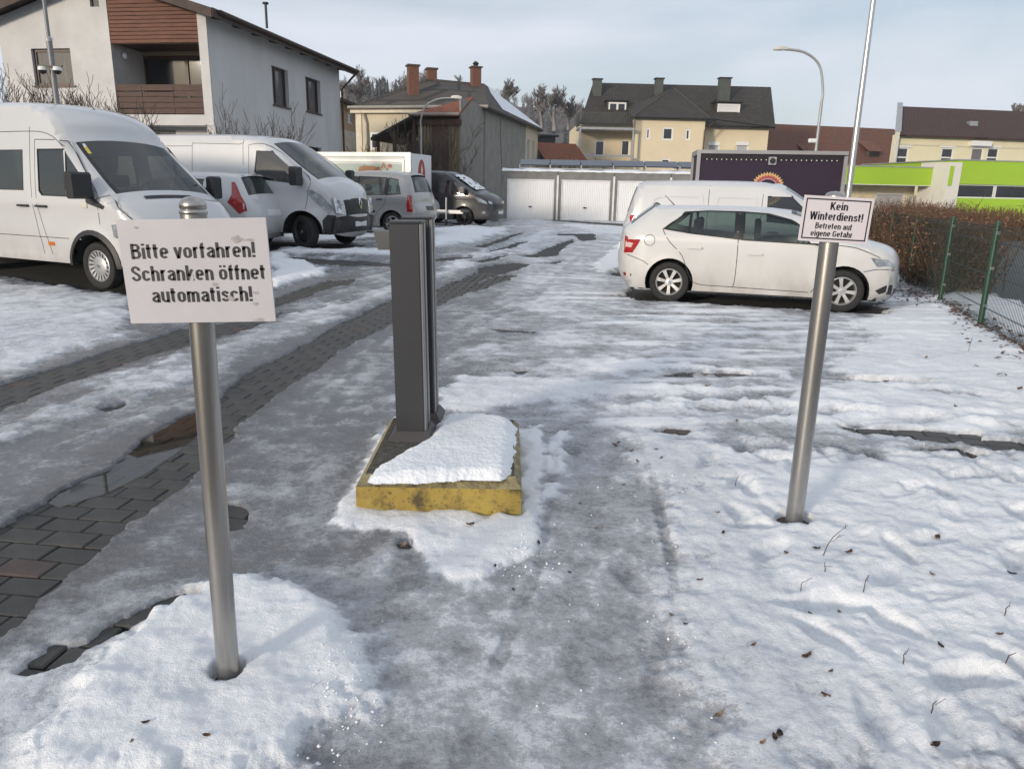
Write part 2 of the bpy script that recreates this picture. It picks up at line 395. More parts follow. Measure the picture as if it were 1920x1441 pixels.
BARE = [poly_g(p) for p in [
    [(-60, 1040), (0, 1012), (60, 975), (140, 925), (215, 890), (262, 850), (330, 795), (400, 770), (432, 745), (470, 705), (560, 660), (640, 612), (720, 572), (760, 556), (815, 545), (870, 526), (900, 510), (905, 500), (965, 492), (990, 494), (975, 503), (930, 515), (880, 532), (815, 562), (760, 590), (690, 625), (640, 650), (580, 690), (520, 728), (450, 780), (400, 832), (340, 885), (290, 932), (220, 985), (150, 1042), (80, 1092), (0, 1155), (-60, 1200)],
    [(-60, 745), (0, 726), (120, 690), (231, 653), (347, 618), (455, 604), (530, 586), (470, 618), (347, 648), (231, 680), (120, 722), (0, 770), (-60, 795)],
    [(516, 560), (560, 545), (620, 526), (668, 523), (655, 535), (600, 548), (516, 576)],
    zp([(130, 650), (280, 582), (330, 550), (480, 520), (600, 475), (760, 460), (690, 500), (560, 540), (520, 570), (400, 600), (270, 640), (150, 705)], 780, 400, 4.0),
    zp([(60, 345), (300, 320), (440, 322), (400, 345), (240, 358), (60, 372)], 780, 400, 4.0),
    zp([(770, 315), (900, 300), (950, 270), (1060, 225), (1180, 190), (1190, 210), (1090, 270), (1060, 320), (900, 334), (800, 328)], 780, 400, 4.0),
    zp([(930, 378), (1130, 345), (1050, 384)], 780, 400, 4.0),
    zp([(400, 250), (560, 215), (700, 160), (820, 135), (740, 175), (620, 222), (520, 257)], 780, 400, 4.0),
    zp([(520, 287), (640, 255), (760, 213), (850, 210), (740, 257), (640, 277), (540, 295)], 780, 400, 4.0),
    zp([(1060, 150), (1340, 148), (1355, 200), (1250, 212), (1180, 168), (1060, 167)], 780, 400, 4.0),
    zp([(400, 367), (560, 330), (700, 305), (620, 347), (500, 373)], 780, 400, 4.0),
    zp([(660, 30), (1060, 60), (1240, 75), (1620, 105), (1640, 80), (1100, 50), (700, 20)], 780, 400, 4.0),
    zp([(80, 800), (200, 715), (260, 662), (420, 648), (510, 558), (640, 488), (800, 428), (935, 425), (800, 512), (640, 572), (500, 622), (330, 732), (180, 798)], 0, 950, 2.526),
    [(428, 950), (450, 953), (463, 975), (446, 994), (430, 998)],
    zp([(640, 233), (900, 243), (1110, 258), (1130, 278), (1280, 288), (1400, 300), (1400, 345), (1180, 312), (1060, 287), (930, 277), (700, 252)], 1240, 680, 1.894),
    zp([(945, 312), (1060, 310), (1165, 347), (1060, 338)], 1240, 680, 1.894),
    [(540, 480), (640, 485), (735, 492), (735, 500), (640, 498), (540, 490)],
    [(912, 617), (935, 617), (960, 620), (1008, 622), (1000, 626), (950, 624)],
    [(960, 697), (985, 697), (975, 703)], [(1225, 807), (1290, 808), (1285, 818), (1235, 817)],
    [(1240, 702), (1300, 700), (1300, 708), (1250, 710)], [(1320, 700), (1405, 703), (1350, 708)],
    [(1540, 710), (1650, 716), (1750, 722), (1740, 726), (1640, 722)],
    [(190, 768), (235, 758), (232, 766), (200, 776)], [(742, 1020), (765, 1010), (770, 1030), (750, 1036)],
]]
PUDDLE = poly_g([(75, 937), (150, 905), (230, 860), (262, 835), (250, 815), (330, 765), (362, 752), (400, 760), (410, 790), (370, 815), (330, 850), (270, 890), (200, 925), (110, 952)])
SNOW = [(poly_g(p), f, k, hgt) for p, f, k, hgt in [   # polygon, feather in metres, strength, height
    ([(60, 1460), (140, 1335), (225, 1235), (330, 1150), (385, 1112), (445, 1092), (520, 1100), (600, 1140), (655, 1190), (695, 1245), (700, 1300), (650, 1345), (610, 1385), (595, 1460)], .07, 1.0, .040),
    ([(636, 985), (655, 935), (690, 880), (745, 790), (760, 800), (700, 900), (680, 960), (975, 972), (985, 800), (1022, 803), (1018, 880), (1005, 1000), (985, 1050), (900, 1090), (850, 1100), (800, 1050), (765, 1005), (650, 992)], .03, .95, .016),
    ([(1035, 815), (1062, 815), (1045, 900), (1030, 960), (1015, 960), (1028, 880)], .03, .8, .02),
    ([(1180, 822), (1300, 838), (1420, 850), (1580, 850), (1700, 850), (1990, 860), (1990, 1480), (1340, 1480), (1330, 1340), (1250, 1250), (1262, 1160), (1290, 1100), (1262, 1010), (1225, 930), (1200, 880)], .14, .74, .035),
    ([(1240, 935), (1330, 902), (1480, 893), (1560, 905), (1660, 965), (1690, 1010), (1560, 1062), (1430, 1050), (1340, 1052), (1262, 1052)], .06, 1.0, .03),
    ([(1340, 1070), (1500, 1060), (1620, 1080), (1700, 1110), (1800, 1160), (1700, 1300), (1560, 1330), (1420, 1260), (1330, 1180)], .10, 1.0, .02),
    ([(1140, 770), (1260, 762), (1420, 768), (1570, 772), (1920, 806), (1990, 815), (1990, 760), (1720, 735), (1560, 735), (1400, 755), (1250, 752)], .06, .8, .03),
    ([(1560, 690), (1640, 640), (1600, 610), (1680, 585), (1760, 572), (1830, 615), (1990, 700), (1990, 790), (1760, 735), (1600, 735)], .10, .72, .03),
    ([(818, 742), (860, 708), (1000, 712), (1190, 726), (1400, 728), (1400, 742), (1150, 748), (980, 760), (900, 772), (818, 775)], .08, .66, .02),
    ([(1100, 690), (1180, 680), (1420, 694), (1500, 700), (1480, 712), (1300, 696), (1140, 697)], .05, .85, .025),
    ([(1115, 500), (1150, 470), (1185, 440), (1200, 432), (1195, 480), (1165, 512), (1125, 512)], .1, .85, .03),
    ([(510, 478), (545, 482), (590, 503), (604, 516), (560, 530), (505, 548)], .08, .95, .06),
    ([(-60, 525), (60, 535), (180, 548), (235, 548), (240, 640), (140, 660), (0, 705), (-60, 715)], .2, .48, .02),
    ([(520, 462), (640, 464), (735, 470), (735, 480), (620, 476), (520, 474)], .3, .8, .02),
    ([(808, 432), (900, 424), (960, 424), (930, 440), (880, 455), (812, 463)], .25, .95, .06),
    ([(530, 440), (700, 430), (720, 445), (560, 455)], .3, .8, .02),
    ([(1050, 420), (1190, 425), (1190, 440), (1120, 438)], .4, .45, .01),
    ([(1760, 560), (1990, 655), (1990, 590), (1800, 545)], .1, 1.0, .05),
    ([(400, 640), (530, 600), (735, 545), (735, 560), (560, 630), (470, 660), (410, 700), (250, 745), (60, 810), (0, 840), (0, 810), (200, 730)], .12, .30, .018),
    ([(820, 520), (900, 470), (1000, 440), (1040, 430), (960, 470), (880, 505)], .2, .45, .015),
]]
def bare_amount(x, y, wob=True):
    n = (0.055 * fbm(x * 3.1, y * 3.1, 4, 5) + 0.02 * fbm(x * 14, y * 14, 2, 9)) if wob else 0
    n = n * (1 + 0.06 * y)
    b = np.zeros(np.shape(x))
    for p in BARE:
        xs = [q[0] for q in p]; ys = [q[1] for q in p]
        k = (x > min(xs) - .6) & (x < max(xs) + .6) & (y > min(ys) - .6) & (y < max(ys) + .6)
        if not k.any(): continue
        nk = n[k] if wob else 0
        b[k] = np.maximum(b[k], sst(-.018, .018, sdf(p, x[k], y[k]) + nk + (.065 if p is BARE[0] else .035 if p is BARE[1] else .01)))
    for key, (a, c, hw) in VDIM.items():
        lx, ly = local(key, x, y)
        d = np.minimum(np.minimum(lx - a, c - lx), hw - np.abs(ly)) + n * 2.5
        b = np.maximum(b, sst(-.06, .06, d))
    rd = (x - FP[0][0]) * FN[0] + (y - FP[0][1]) * FN[1]
    b = np.maximum(b, sst(-.05, .05, rd - 1.15 + n * 2) * sst(9.5, 8.6, rd + n * 4))
    return b
rng = np.random.default_rng(7)
PLINTH = [G(667, 968)[:2], G(975, 972)[:2]]
POST_A = G(427, 1262, 0.03); POST_B = G(1489, 972, 0.03)
def snow_fields(x, y):
    n1 = fbm(x * 1.3, y * 1.3, 5, 21); n2 = fbm(x * 6, y * 6, 4, 33); n3 = fbm(x * 22, y * 22, 3, 41)
    snow = 0.46 + 0.50 * n1 + 0.42 * n2
    n4 = fbm(x * 55, y * 55, 2, 47); nearf = sst(7, 3.5, y)
    hh = 0.014 + 0.007 * n1 + 0.006 * n2 + 0.0036 * n3 + 0.0012 * n4 * nearf
    # wheel streaks: across the picture on the right, along the lane on the left
    a = fbm(x * 0.55 + 0.2 * n1, y * 3.6 - 0.4 * x, 4, 51); b = fbm((x * .93 - y * .36) * 3.0, (x * .36 + y * .93) * 0.35, 4, 61)
    wr = sst(-.3, 1.2, x - 0.02 * y) * sst(4.2, 5.0, y) * sst(16, 12, y); wl = sst(.6, -.6, x + 0.0 * y) * sst(2.0, 3.2, y)
    snow = snow + wr * 0.62 * sst(.0, .42, a) + wl * (0.26 * sst(.08, .42, b) - .35)
    hh = hh + wr * 0.020 * sst(.02, .4, a) + wl * 0.016 * sst(-.05, .4, b)
    c = fbm(x * 2.4, y * 2.4 + 0.3 * x, 4, 71)                        # trodden lumps
    ph = np.zeros_like(x); pk = np.zeros_like(x)
    for p, f, k, hgt in SNOW:
        xs = [q[0] for q in p]; ys = [q[1] for q in p]
        kk = (x > min(xs) - .8) & (x < max(xs) + .8) & (y > min(ys) - .8) & (y < max(ys) + .8)
        if not kk.any(): continue
        wob = (0.08 * n1[kk] + 0.075 * n2[kk] + .02 * n3[kk]) * (1 + 0.10 * y[kk]) * (1.0 if hgt < .05 or y[kk].min() > 4 else .6)
        m = sst(-f, f, sdf(p, x[kk], y[kk]) + wob)
        pk[kk] = np.maximum(pk[kk], m * k); ph[kk] = np.maximum(ph[kk], m * hgt)
    snow = np.maximum(snow, 0) * (1 - pk) + pk * (1.12 + 0.25 * n1 + .12 * n2)
    hh = hh + ph
    field = sst(.95, 1.35, x - .0 * y) * sst(6.4, 5.4, y)             # the trodden snowfield on the right
    hh = hh + field * (0.036 * c + 0.016 * n2 + .004 * n3) + wr * pk * 0.010 * c + pk * (1 - field) * (.014 * n2 - .0012 * n3)
    snow = snow - field * 0.42 * sst(.05, .45, -c) * sst(.9, .4, ph * 20)
    path = sst(.28, .42, x) * sst(1.25, .98, x - .08 * (y - 2)) * sst(4.8, 4.3, y)     # icy trodden path beside the island
    snow = snow * (1 - .3 * path) ; hh = hh - path * .006
    for (fx, fy, fr, fa, fd) in FEET:
        k = (np.abs(x - fx) < .3) & (np.abs(y - fy) < .3)
        if not k.any(): continue
        dx = x[k] - fx; dy = y[k] - fy; u = dx * math.cos(fa) + dy * math.sin(fa); v = -dx * math.sin(fa) + dy * math.cos(fa)
        q = np.hypot(u / .145, v / .055); hh[k] += fd * (-sst(1.1, .6, q) + .12 * sst(.4, 0, np.abs(q - 1.25)))
        snow[k] -= .10 * sst(1.0, .6, q)
    for ln, wd, dep in RUTS:
        d = np.full(x.shape, 9.0)
        for (ax, ay), (bx_, by_) in zip(ln[:-1], ln[1:]):
            ex, ey = bx_ - ax, by_ - ay; k = (x > min(ax, bx_) - .3) & (x < max(ax, bx_) + .3) & (y > min(ay, by_) - .3) & (y < max(ay, by_) + .3)
            if not k.any(): continue
            t = np.clip(((x[k] - ax) * ex + (y[k] - ay) * ey) / (ex * ex + ey * ey), 0, 1); d[k] = np.minimum(d[k], np.hypot(x[k] - ax - t * ex, y[k] - ay - t * ey))
        q = d + .018 * n2 + .006 * n3; m = sst(wd, wd * .5, q); rim = sst(wd * 2.2, wd * 1.3, q) * (1 - m); tread = .5 + .5 * np.sin(y * 95 + 2 * n1)
        gate = .25 + .75 * sst(-.15, .3, fbm(x * 1.9, y * 1.9, 3, 123)); hh = hh + gate * (-m * dep * .45 + rim * dep * .25); snow = snow + gate * (-m * .15 + rim * .10)
    # thaw rings round the two posts
    for P, r in ((POST_A, .047), (POST_B, .080)):
        d = np.hypot(x - P[0], y - P[1]); m = sst(r + .012, r - .006, d + .006 * n3); hh = hh * (1 - m) - .02 * m
        snow = np.where(d < .3, np.maximum(snow, .9 * sst(.3, .16, d)), snow)
    # drift left against the island
    cx0, cx1 = PLINTH[0][0], PLINTH[1][0]; y0 = PLINTH[0][1]
    din = np.maximum(np.maximum(cx0 - x, x - cx1 - .02), np.maximum(y0 - y, y - y0 - 1.3))
    m = sst(.16, .0, din + .05 * n2) * sst(-.05, .02, din); hh = hh + m * .006; snow = np.maximum(snow, m * .98)
    return snow, hh
RUTS = [(poly_g(p), w_, d_) for p, w_, d_ in (([(1010, 1075), (1024, 980), (1036, 880), (1044, 812)], .028, .014), ([(1262, 1075), (1241, 985), (1222, 895), (1192, 822)], .03, .014), ([(1225, 1260), (1262, 1160), (1260, 1075)], .03, .012), ([(860, 1441), (930, 1260), (985, 1120), (1008, 1078)], .035, .008), ([(1195, 1300), (1225, 1260)], .03, .008), ([(600, 800), (700, 660), (742, 600)], .07, .004), ([(830, 640), (1000, 560), (1100, 470)], .10, .006))]
FEET = [(rng.uniform(1.1, 2.9), rng.uniform(1.3, 4.6), 0, rng.uniform(-.5, 2.2), rng.uniform(.016, .032)) for _ in range(85)]
FEET += [(rng.uniform(.3, 1.2), rng.uniform(1.3, 4.4), 0, rng.uniform(.9, 2.0), rng.uniform(.003, .008)) for _ in range(22)]
FEET += [(rng.uniform(1.5, 5.5), rng.uniform(4.6, 9), 0, rng.uniform(-.6, .6), rng.uniform(.01, .02)) for _ in range(40)]

def build_ground():
    # the base sheet, out to the horizon
    g = np.concatenate([-np.geomspace(4000, 32, 26), np.arange(-30, 30.1, 1.0), np.geomspace(32, 4000, 26)])
    gy = np.concatenate([-np.geomspace(4000, 22, 20), np.arange(-20, 60.1, 1.0), np.geomspace(62, 4000, 26)])
    X, Y = np.meshgrid(g, gy); Z = T(X, Y) - 0.02
    v = np.stack([X.ravel(), Y.ravel(), Z.ravel()], 1); nx = len(g); idx = np.arange((nx) * (len(gy))).reshape(len(gy), nx)
    f = np.stack([idx[:-1, :-1].ravel(), idx[:-1, 1:].ravel(), idx[1:, 1:].ravel(), idx[1:, :-1].ravel()], 1)
    mb = MB(); mb.v = v.tolist(); mb.f = f.tolist()
    m = mat('wet_joint_bed', (0.05, 0.05, 0.047), .8, var=.3, vs=6, bump=.4, bs=60)
    go = mb.build('ground', m, fix=False); tag(go, kind='structure')
    # the ice and snow sheet
    NX, NY = 900, 860
    t = np.linspace(-1.2, 1.2, NX); c = 0.25
    yy = (0.85 + c) * np.power((62 + c) / (0.85 + c), np.linspace(0, 1, NY)) - c
    TT, Y = np.meshgrid(t, yy); X = TT * (Y + 0.9)
    x = X.ravel(); y = Y.ravel()
    s, h = snow_fields(x, y); b = bare_amount(x, y)
    fz = sst(34, 42, y)
    z = T(x, y) + h * (1 - b) + b * -0.045
    dirt = np.clip(0.5 + 0.9 * fbm(x * .8, y * .8, 4, 91), 0, 1)
    edge = np.clip(4 * b * (1 - b), 0, 1); wetm = np.clip(edge + sst(.1, .5, bare_amount(x + .06, y)) * .5, 0, 1)
    for p in BARE[:3]:
        k = y < 14; d = np.zeros_like(y); d[k] = sst(-.42, .02, sdf(p, x[k], y[k]) + .12 * fbm(x[k] * 2, y[k] * 2, 3, 77)); wetm = np.maximum(wetm, d * .75); s = s - .22 * d * (s < 1.0)
    me = bpy.data.meshes.new('ice_and_snow'); n = NX * NY; idx = np.arange(n).reshape(NY, NX)
    f = np.stack([idx[:-1, :-1].ravel(), idx[:-1, 1:].ravel(), idx[1:, 1:].ravel(), idx[1:, :-1].ravel()], 1)
    keep = ~((b[f] > .999).all(1)); f = f[keep]
    used = np.zeros(n, bool); used[f.ravel()] = True; rm = np.cumsum(used) - 1; f = rm[f]
    co = np.stack([x, y, z], 1)[used]; n = len(co)
    me.vertices.add(n); me.vertices.foreach_set('co', co.ravel().astype(np.float32))
    k = len(f); me.loops.add(4 * k); me.loops.foreach_set('vertex_index', f.ravel().astype(np.int32))
    me.polygons.add(k); me.polygons.foreach_set('loop_start', (np.arange(k) * 4).astype(np.int32)); me.polygons.foreach_set('loop_total', np.full(k, 4, np.int32))
    me.polygons.foreach_set('use_smooth', np.ones(k, bool))
    me.update(calc_edges=True); me.validate()
    at_ = me.color_attributes.new('gm', 'FLOAT_COLOR', 'POINT')
    colr = np.stack([np.clip(s, 0, 1.3), dirt, wetm, np.ones_like(s)], 1)[used].astype(np.float32); at_.data.foreach_set('color', colr.ravel())
    so_ = bpy.data.objects.new('snow', me); COL.objects.link(so_); tag(so_, kind='structure')
    m = bpy.data.materials.new('ice_and_snow'); m.use_nodes = True; nt = m.node_tree; bs = nt.nodes['Principled BSDF']; N = nt.nodes.new; L = nt.links.new
    a = N('ShaderNodeAttribute'); a.attribute_name = 'gm'; sp = N('ShaderNodeSeparateColor'); L(a.outputs['Color'], sp.inputs['Color'])
    tcn = N('ShaderNodeTexCoord')
    def noise(sc, det=4, ro=.6):
        q = N('ShaderNodeTexNoise'); q.inputs['Scale'].default_value = sc; q.inputs['Detail'].default_value = det; q.inputs['Roughness'].default_value = ro; L(tcn.outputs['Object'], q.inputs['Vector']); return q.outputs['Fac']
    def mth(op, p, q):
        r = N('ShaderNodeMath'); r.operation = op
        for i, s_ in enumerate((p, q)):
            if isinstance(s_, (int, float)): r.inputs[i].default_value = s_
            else: L(s_, r.inputs[i])
        return r.outputs[0]
    fine = noise(34, 6, .72); mid = noise(7, 5, .6)
    grain = noise(190, 3, .7)
    v = mth('ADD', sp.outputs['Red'], mth('MULTIPLY', mth('SUBTRACT', fine, .5), 0.95))
    v = mth('ADD', v, mth('MULTIPLY', mth('SUBTRACT', mid, .5), 0.55))
    v = mth('ADD', v, mth('MULTIPLY', mth('SUBTRACT', grain, .5), 0.35))
    rp = N('ShaderNodeValToRGB'); e = rp.color_ramp.elements; e[0].position = .02; e[0].color = (.20, .204, .215, 1); e[1].position = .98; e[1].color = (.88, .90, .93, 1)
    for pos, cl in ((.22, (.325, .334, .355, 1)), (.40, (.44, .455, .485, 1)), (.49, (.52, .535, .57, 1)), (.56, (.66, .685, .725, 1)), (.74, (.76, .785, .82, 1))):
        k_ = e.new(pos); k_.color = cl
    L(v, rp.inputs['Fac'])
    mxd = N('ShaderNodeMix'); mxd.data_type = 'RGBA'; mxd.blend_type = 'MULTIPLY'
    dm = N('ShaderNodeMapRange'); dm.inputs['From Min'].default_value = .35; dm.inputs['From Max'].default_value = .95; dm.inputs['To Min'].default_value = 0; dm.inputs['To Max'].default_value = .3
    L(sp.outputs['Green'], dm.inputs['Value']); inv = mth('SUBTRACT', 1.15, sp.outputs['Red']); L(mth('MULTIPLY', dm.outputs['Result'], inv), mxd.inputs['Factor'])
    L(rp.outputs['Color'], mxd.inputs['A']); mxd.inputs['B'].default_value = (.86, .83, .80, 1)
    mxw = N('ShaderNodeMix'); mxw.data_type = 'RGBA'; mxw.blend_type = 'MULTIPLY'; L(mth('MULTIPLY', sp.outputs['Blue'], .55), mxw.inputs['Factor']); L(mxd.outputs['Result'], mxw.inputs['A']); mxw.inputs['B'].default_value = (.42, .41, .40, 1)
    L(mxw.outputs['Result'], bs.inputs['Base Color'])
    rr = N('ShaderNodeMapRange'); rr.inputs['From Min'].default_value = .1; rr.inputs['From Max'].default_value = .8; rr.inputs['To Min'].default_value = .16; rr.inputs['To Max'].default_value = .8; L(v, rr.inputs['Value'])
    L(mth('MULTIPLY', rr.outputs['Result'], mth('SUBTRACT', 1.0, mth('MULTIPLY', sp.outputs['Blue'], .5))), bs.inputs['Roughness'])
    bp = N('ShaderNodeBump'); bp.inputs['Strength'].default_value = .8; bp.inputs['Distance'].default_value = .016
    L(mth('ADD', mth('MULTIPLY', fine, 1.0), mth('MULTIPLY', grain, .35)), bp.inputs['Height']); L(bp.outputs['Normal'], bs.inputs['Normal'])
    me.materials.append(m)
    # paving stones where the wheels have worn through
    a0 = R_(-7.0); ca, sa = math.cos(a0), math.sin(a0); PW, PH = .222, .132
    cells = []
    U, V = np.meshgrid(np.arange(-60, 60), np.arange(4, 120)); u = (U + .5 * (V % 2)) * PW; vv = V * PH
    x = u * ca - vv * sa; y = u * sa + vv * ca
    ok = (y < 13.5) & (y > .9); x, y = x[ok], y[ok]
    rd = (x - FP[0][0]) * FN[0] + (y - FP[0][1]) * FN[1]
    near = np.zeros(len(x)); 
    for dx, dy in ((0, 0), (.09, 0), (-.09, 0), (0, .06), (0, -.06)): near = np.maximum(near, bare_amount(x + dx, y + dy))
    for key, (a_, c_, hw_) in VDIM.items():
        lx, ly = local(key, x, y); near = np.where((lx > a_ - .1) & (lx < c_ + .1) & (np.abs(ly) < hw_ + .1), 0, near)  # stones left out under vehicles; dark bed stands in for shade there
    ok = (near > .35) & (rd < .6); x, y = x[ok], y[ok]; o = np.argsort(np.hypot(x, y)); x, y = x[o], y[o]
    def stone(mb, cx, cy, cz, ang, tilt=0):
        a, b, ch = PW / 2 - .003, PH / 2 - .003, .006; vs = []
        for (k, zz) in ((0, -.05), (0, -ch), (ch, 0)):
            vs += [(-a + k, -b + k, zz), (a - k, -b + k, zz), (a - k, b - k, zz), (-a + k, b - k, zz)]
        c_, s_ = math.cos(ang), math.sin(ang); vs = [(cx + p * c_ - q * s_, cy + p * s_ + q * c_, cz + r) for p, q, r in vs]
        mb.add(vs, [(8, 9, 10, 11)] + [(i, (i + 1) % 4, 4 + (i + 1) % 4, 4 + i) for i in range(4)] + [(4 + i, 4 + (i + 1) % 4, 8 + (i + 1) % 4, 8 + i) for i in range(4)])
    pm = [mat('paver_grey', (.054, .053, .047), .5, var=.28, vs=9, bump=.5, bs=160), mat('paver_dark', (.042, .041, .038), .45, var=.28, vs=9, bump=.5, bs=160), mat('paver_reddish', (.075, .052, .044), .5, var=.25, vs=9, bump=.5, bs=160)]
    protos = []
    for q in pm:
        mb = MB(); stone(mb, 0, 0, 0, 0); po = mb.build('paving_stone', q, fix=False); protos.append(po.data); bpy.data.objects.remove(po)
    rest = MB()
    for i, (cx, cy) in enumerate(zip(x, y)):
        z = float(T(cx, cy)) + random.uniform(-.003, .002)
        if i < 300:
            r = random.random(); po = inst('paving_stone', protos[0 if r < .55 else 1 if r < .95 else 2], go, (cx, cy, z), (random.uniform(-.012, .012), random.uniform(-.012, .012), a0 + random.uniform(-.01, .01)))
        else: stone(rest, cx, cy, z, a0)
    if rest.v: tag(rest.build('paving', pm[0], go, fix=False), kind='stuff')
    # melt water standing in the near track
    vs, fs = cdt(PUDDLE, (), .06)
    mb = MB(); mb.add([(p[0], p[1], float(T(p[0], p[1])) + .0022 ) for p in vs], fs)
    wm = mat_glass('melt_water', (.66, .64, .60), -.05); tag(mb.build('puddle', wm, fix=False), kind='structure')
    # the road beyond the fence
    mb = MB(); pts = []
    def fp(a, d): p = FP[0] + FD * a + FN * d; return (p[0], p[1], float(T(p[0], p[1])) - .006)
    As = np.arange(-12, 80, 2.0)
    for i in range(len(As) - 1): mb.add([fp(As[i], .9), fp(As[i], 8.8), fp(As[i + 1], 8.8), fp(As[i + 1], .9)], [(0, 1, 2, 3)])
    tag(mb.build('road', mat('asphalt', (.105, .105, .11), .75, var=.12, vs=1.2, bump=.3, bs=90), fix=False, merge=.001), kind='structure')
random.seed(3)
build_ground()

# ================================================================== buildings
M_WGLASS = mat('window_glass', (.022, .026, .03), .06, var=.3, vs=.7, spec=.7)
M_WGLASS2 = mat('curtained_glass', (.10, .105, .11), .10, var=.35, vs=2.5, spec=.6, stretch=(6, 6, .6))
M_FR_BROWN = mat('brown_window_frame', (.065, .032, .022), .5, var=.2, vs=8)
M_FR_WHITE = mat('white_window_frame', (.74, .74, .73), .4, var=.03)
M_RENDER_W = mat('rough_white_render', (.56, .56, .555), .9, var=.10, vs=1.1, bump=.5, bs=30)
M_CONC = mat('old_grey_render', (.225, .217, .195), .95, col2=(.315, .30, .27), vs=1.6, bump=.5, bs=14, detail=9, stretch=(1, 1, .8))
M_CREAM = mat('cream_render', (.60, .53, .40), .9, var=.06, vs=.8, bump=.2, bs=14)
M_YELLOW = mat('pale_yellow_render', (.68, .585, .415), .9, var=.05, vs=.5, bump=.15, bs=14)
M_PALE = mat('pale_yellow_wall', (.72, .66, .46), .9, var=.05, vs=.5)
M_WOODR = mat('red_brown_board', (.135, .052, .028), .65, var=.35, vs=3, stretch=(1, 1, 9), bump=.3, bs=20)
M_WOODD = mat('dark_brown_board', (.060, .027, .018), .6, var=.4, vs=4, stretch=(1, 1, 9), bump=.3, bs=20)
M_FASCIA = mat('brown_fascia', (.055, .035, .027), .7, var=.3, vs=4)
M_DARKM = mat('dark_metal', (.035, .036, .038), .5, .2, var=.2)
M_GALV = mat('galvanised_steel', (.42, .43, .44), .45, .6, var=.15, vs=5)
M_BRICK = mat('chimney_brick', (.165, .078, .054), .9, var=.4, vs=9, stretch=(1, 1, 4), bump=.4, bs=20)
M_SNOWR = mat('roof_snow', (.82, .85, .89), .85, var=.04, vs=2, bump=.3, bs=9)
M_SHUT = mat('grey_roller_shutter', (.40, .41, .43), .6, var=.05, bump=.5, bs=3, stretch=(.1, .1, 8))
M_GREEN = mat('bright_green_panel', (.33, .52, .035), .55, var=.04, vs=.6)
T_DARK = mat_tiles('dark_weathered_tiles', (.060, .050, .042), (.088, .074, .060), .36, .36, (.085, .068, .05))
T_RED = mat_tiles('orange_clay_tiles', (.34, .105, .045), (.25, .075, .035), .22, .20, (.15, .08, .05))
T_ANTH = mat_tiles('anthracite_tiles', (.050, .043, .038), (.070, .062, .055), .35, .30)
T_BARN = mat_tiles('old_red_tiles', (.22, .085, .05), (.14, .06, .04), .22, .24, (.10, .07, .055))
T_BROWN = mat_tiles('brown_red_tiles', (.085, .042, .036), (.065, .034, .03), .30, .30)
def face_uv(mb, pts):
    p = [Vector(q) for q in pts]; e = (p[1] - p[0]); e.z = 0; e.normalize(); nrm = (p[1] - p[0]).cross(p[-1] - p[0]).normalized(); v = nrm.cross(e).normalized()
    mb.quad_uv([tuple(q) for q in p], [((q - p[0]).dot(e), (q - p[0]).dot(v)) for q in p])
def roof(name, faces, m, parent, th=.16, world=True):
    """roof slopes, each given eave edge first; with thickness"""
    mb = MB()
    for pts in faces:
        face_uv(mb, pts); n = len(pts); lo = [(x, y, z - th) for x, y, z in pts]; b = len(mb.v); mb.v += [tuple(map(float, q)) for q in list(pts) + lo]
        mb.f.append(tuple(b + n + i for i in range(n - 1, -1, -1))); mb.f += [(b + i, b + n + i, b + n + (i + 1) % n, b + (i + 1) % n) for i in range(n)]
    return mb.build(name, m, parent, world=world, fix=False)
def wall(name, pl, outer, holes, m, parent, rec=.14, thick=.3):
    """a wall face in plane pl (u,z polygon) with recessed openings"""
    vs, fs = cdt(outer, holes); mb = MB(); mb.add([pl.w(u, 0, z) for u, z in vs], fs)
    for h in holes:
        n = len(h); mb.add([pl.w(u, 0, z) for u, z in h] + [pl.w(u, -rec, z) for u, z in h], [(i, (i + 1) % n, n + (i + 1) % n, n + i) for i in range(n)])
    n = len(outer); mb.add([pl.w(u, 0, z) for u, z in outer] + [pl.w(u, -thick, z) for u, z in outer], [(i, (i + 1) % n, n + (i + 1) % n, n + i) for i in range(n)])
    return mb.build(name, m, parent, world=True, fix=False)
def rc(u0, u1, z0, z1): return [(u0, z0), (u1, z0), (u1, z1), (u0, z1)]
def window(pl, r, parent, fm, gm, rec=.12, fw=.07, mull=(), sill=None, name='window', cross=()):
    u0, u1, z0, z1 = r; f = MB(); W_ = pl.w; d0, d1 = -rec - .05, -rec + .02
    f.box((u0, d0, z0), (u0 + fw, d1, z1), W_); f.box((u1 - fw, d0, z0), (u1, d1, z1), W_); f.box((u0 + fw, d0, z0), (u1 - fw, d1, z0 + fw), W_); f.box((u0 + fw, d0, z1 - fw), (u1 - fw, d1, z1), W_)
    us = [u0 + fw] + [u0 + (u1 - u0) * q for q in mull] + [u1 - fw]
    for q in us[1:-1]: f.box((q - fw * .55, d0, z0 + fw), (q + fw * .55, d1 + .004, z1 - fw), W_)
    o = f.build(name, fm, parent, world=True)
    for a, b in zip(us[:-1], us[1:]): MB().box((a, -rec - .03, z0 + fw), (b, -rec - .018, z1 - fw), W_).build('pane', gm, o, world=True)
    if sill: MB().box((u0 - .06, -rec, z0 - .05), (u1 + .06, .05, z0 - .002), W_).build('sill', sill, o, world=True)
    return o
def pbox(name, pl, r, n0, n1, m, parent, bev=0): return MB().box((r[0], n0, r[2]), (r[1], n1, r[3]), pl.w, bev).build(name, m, parent, world=True)
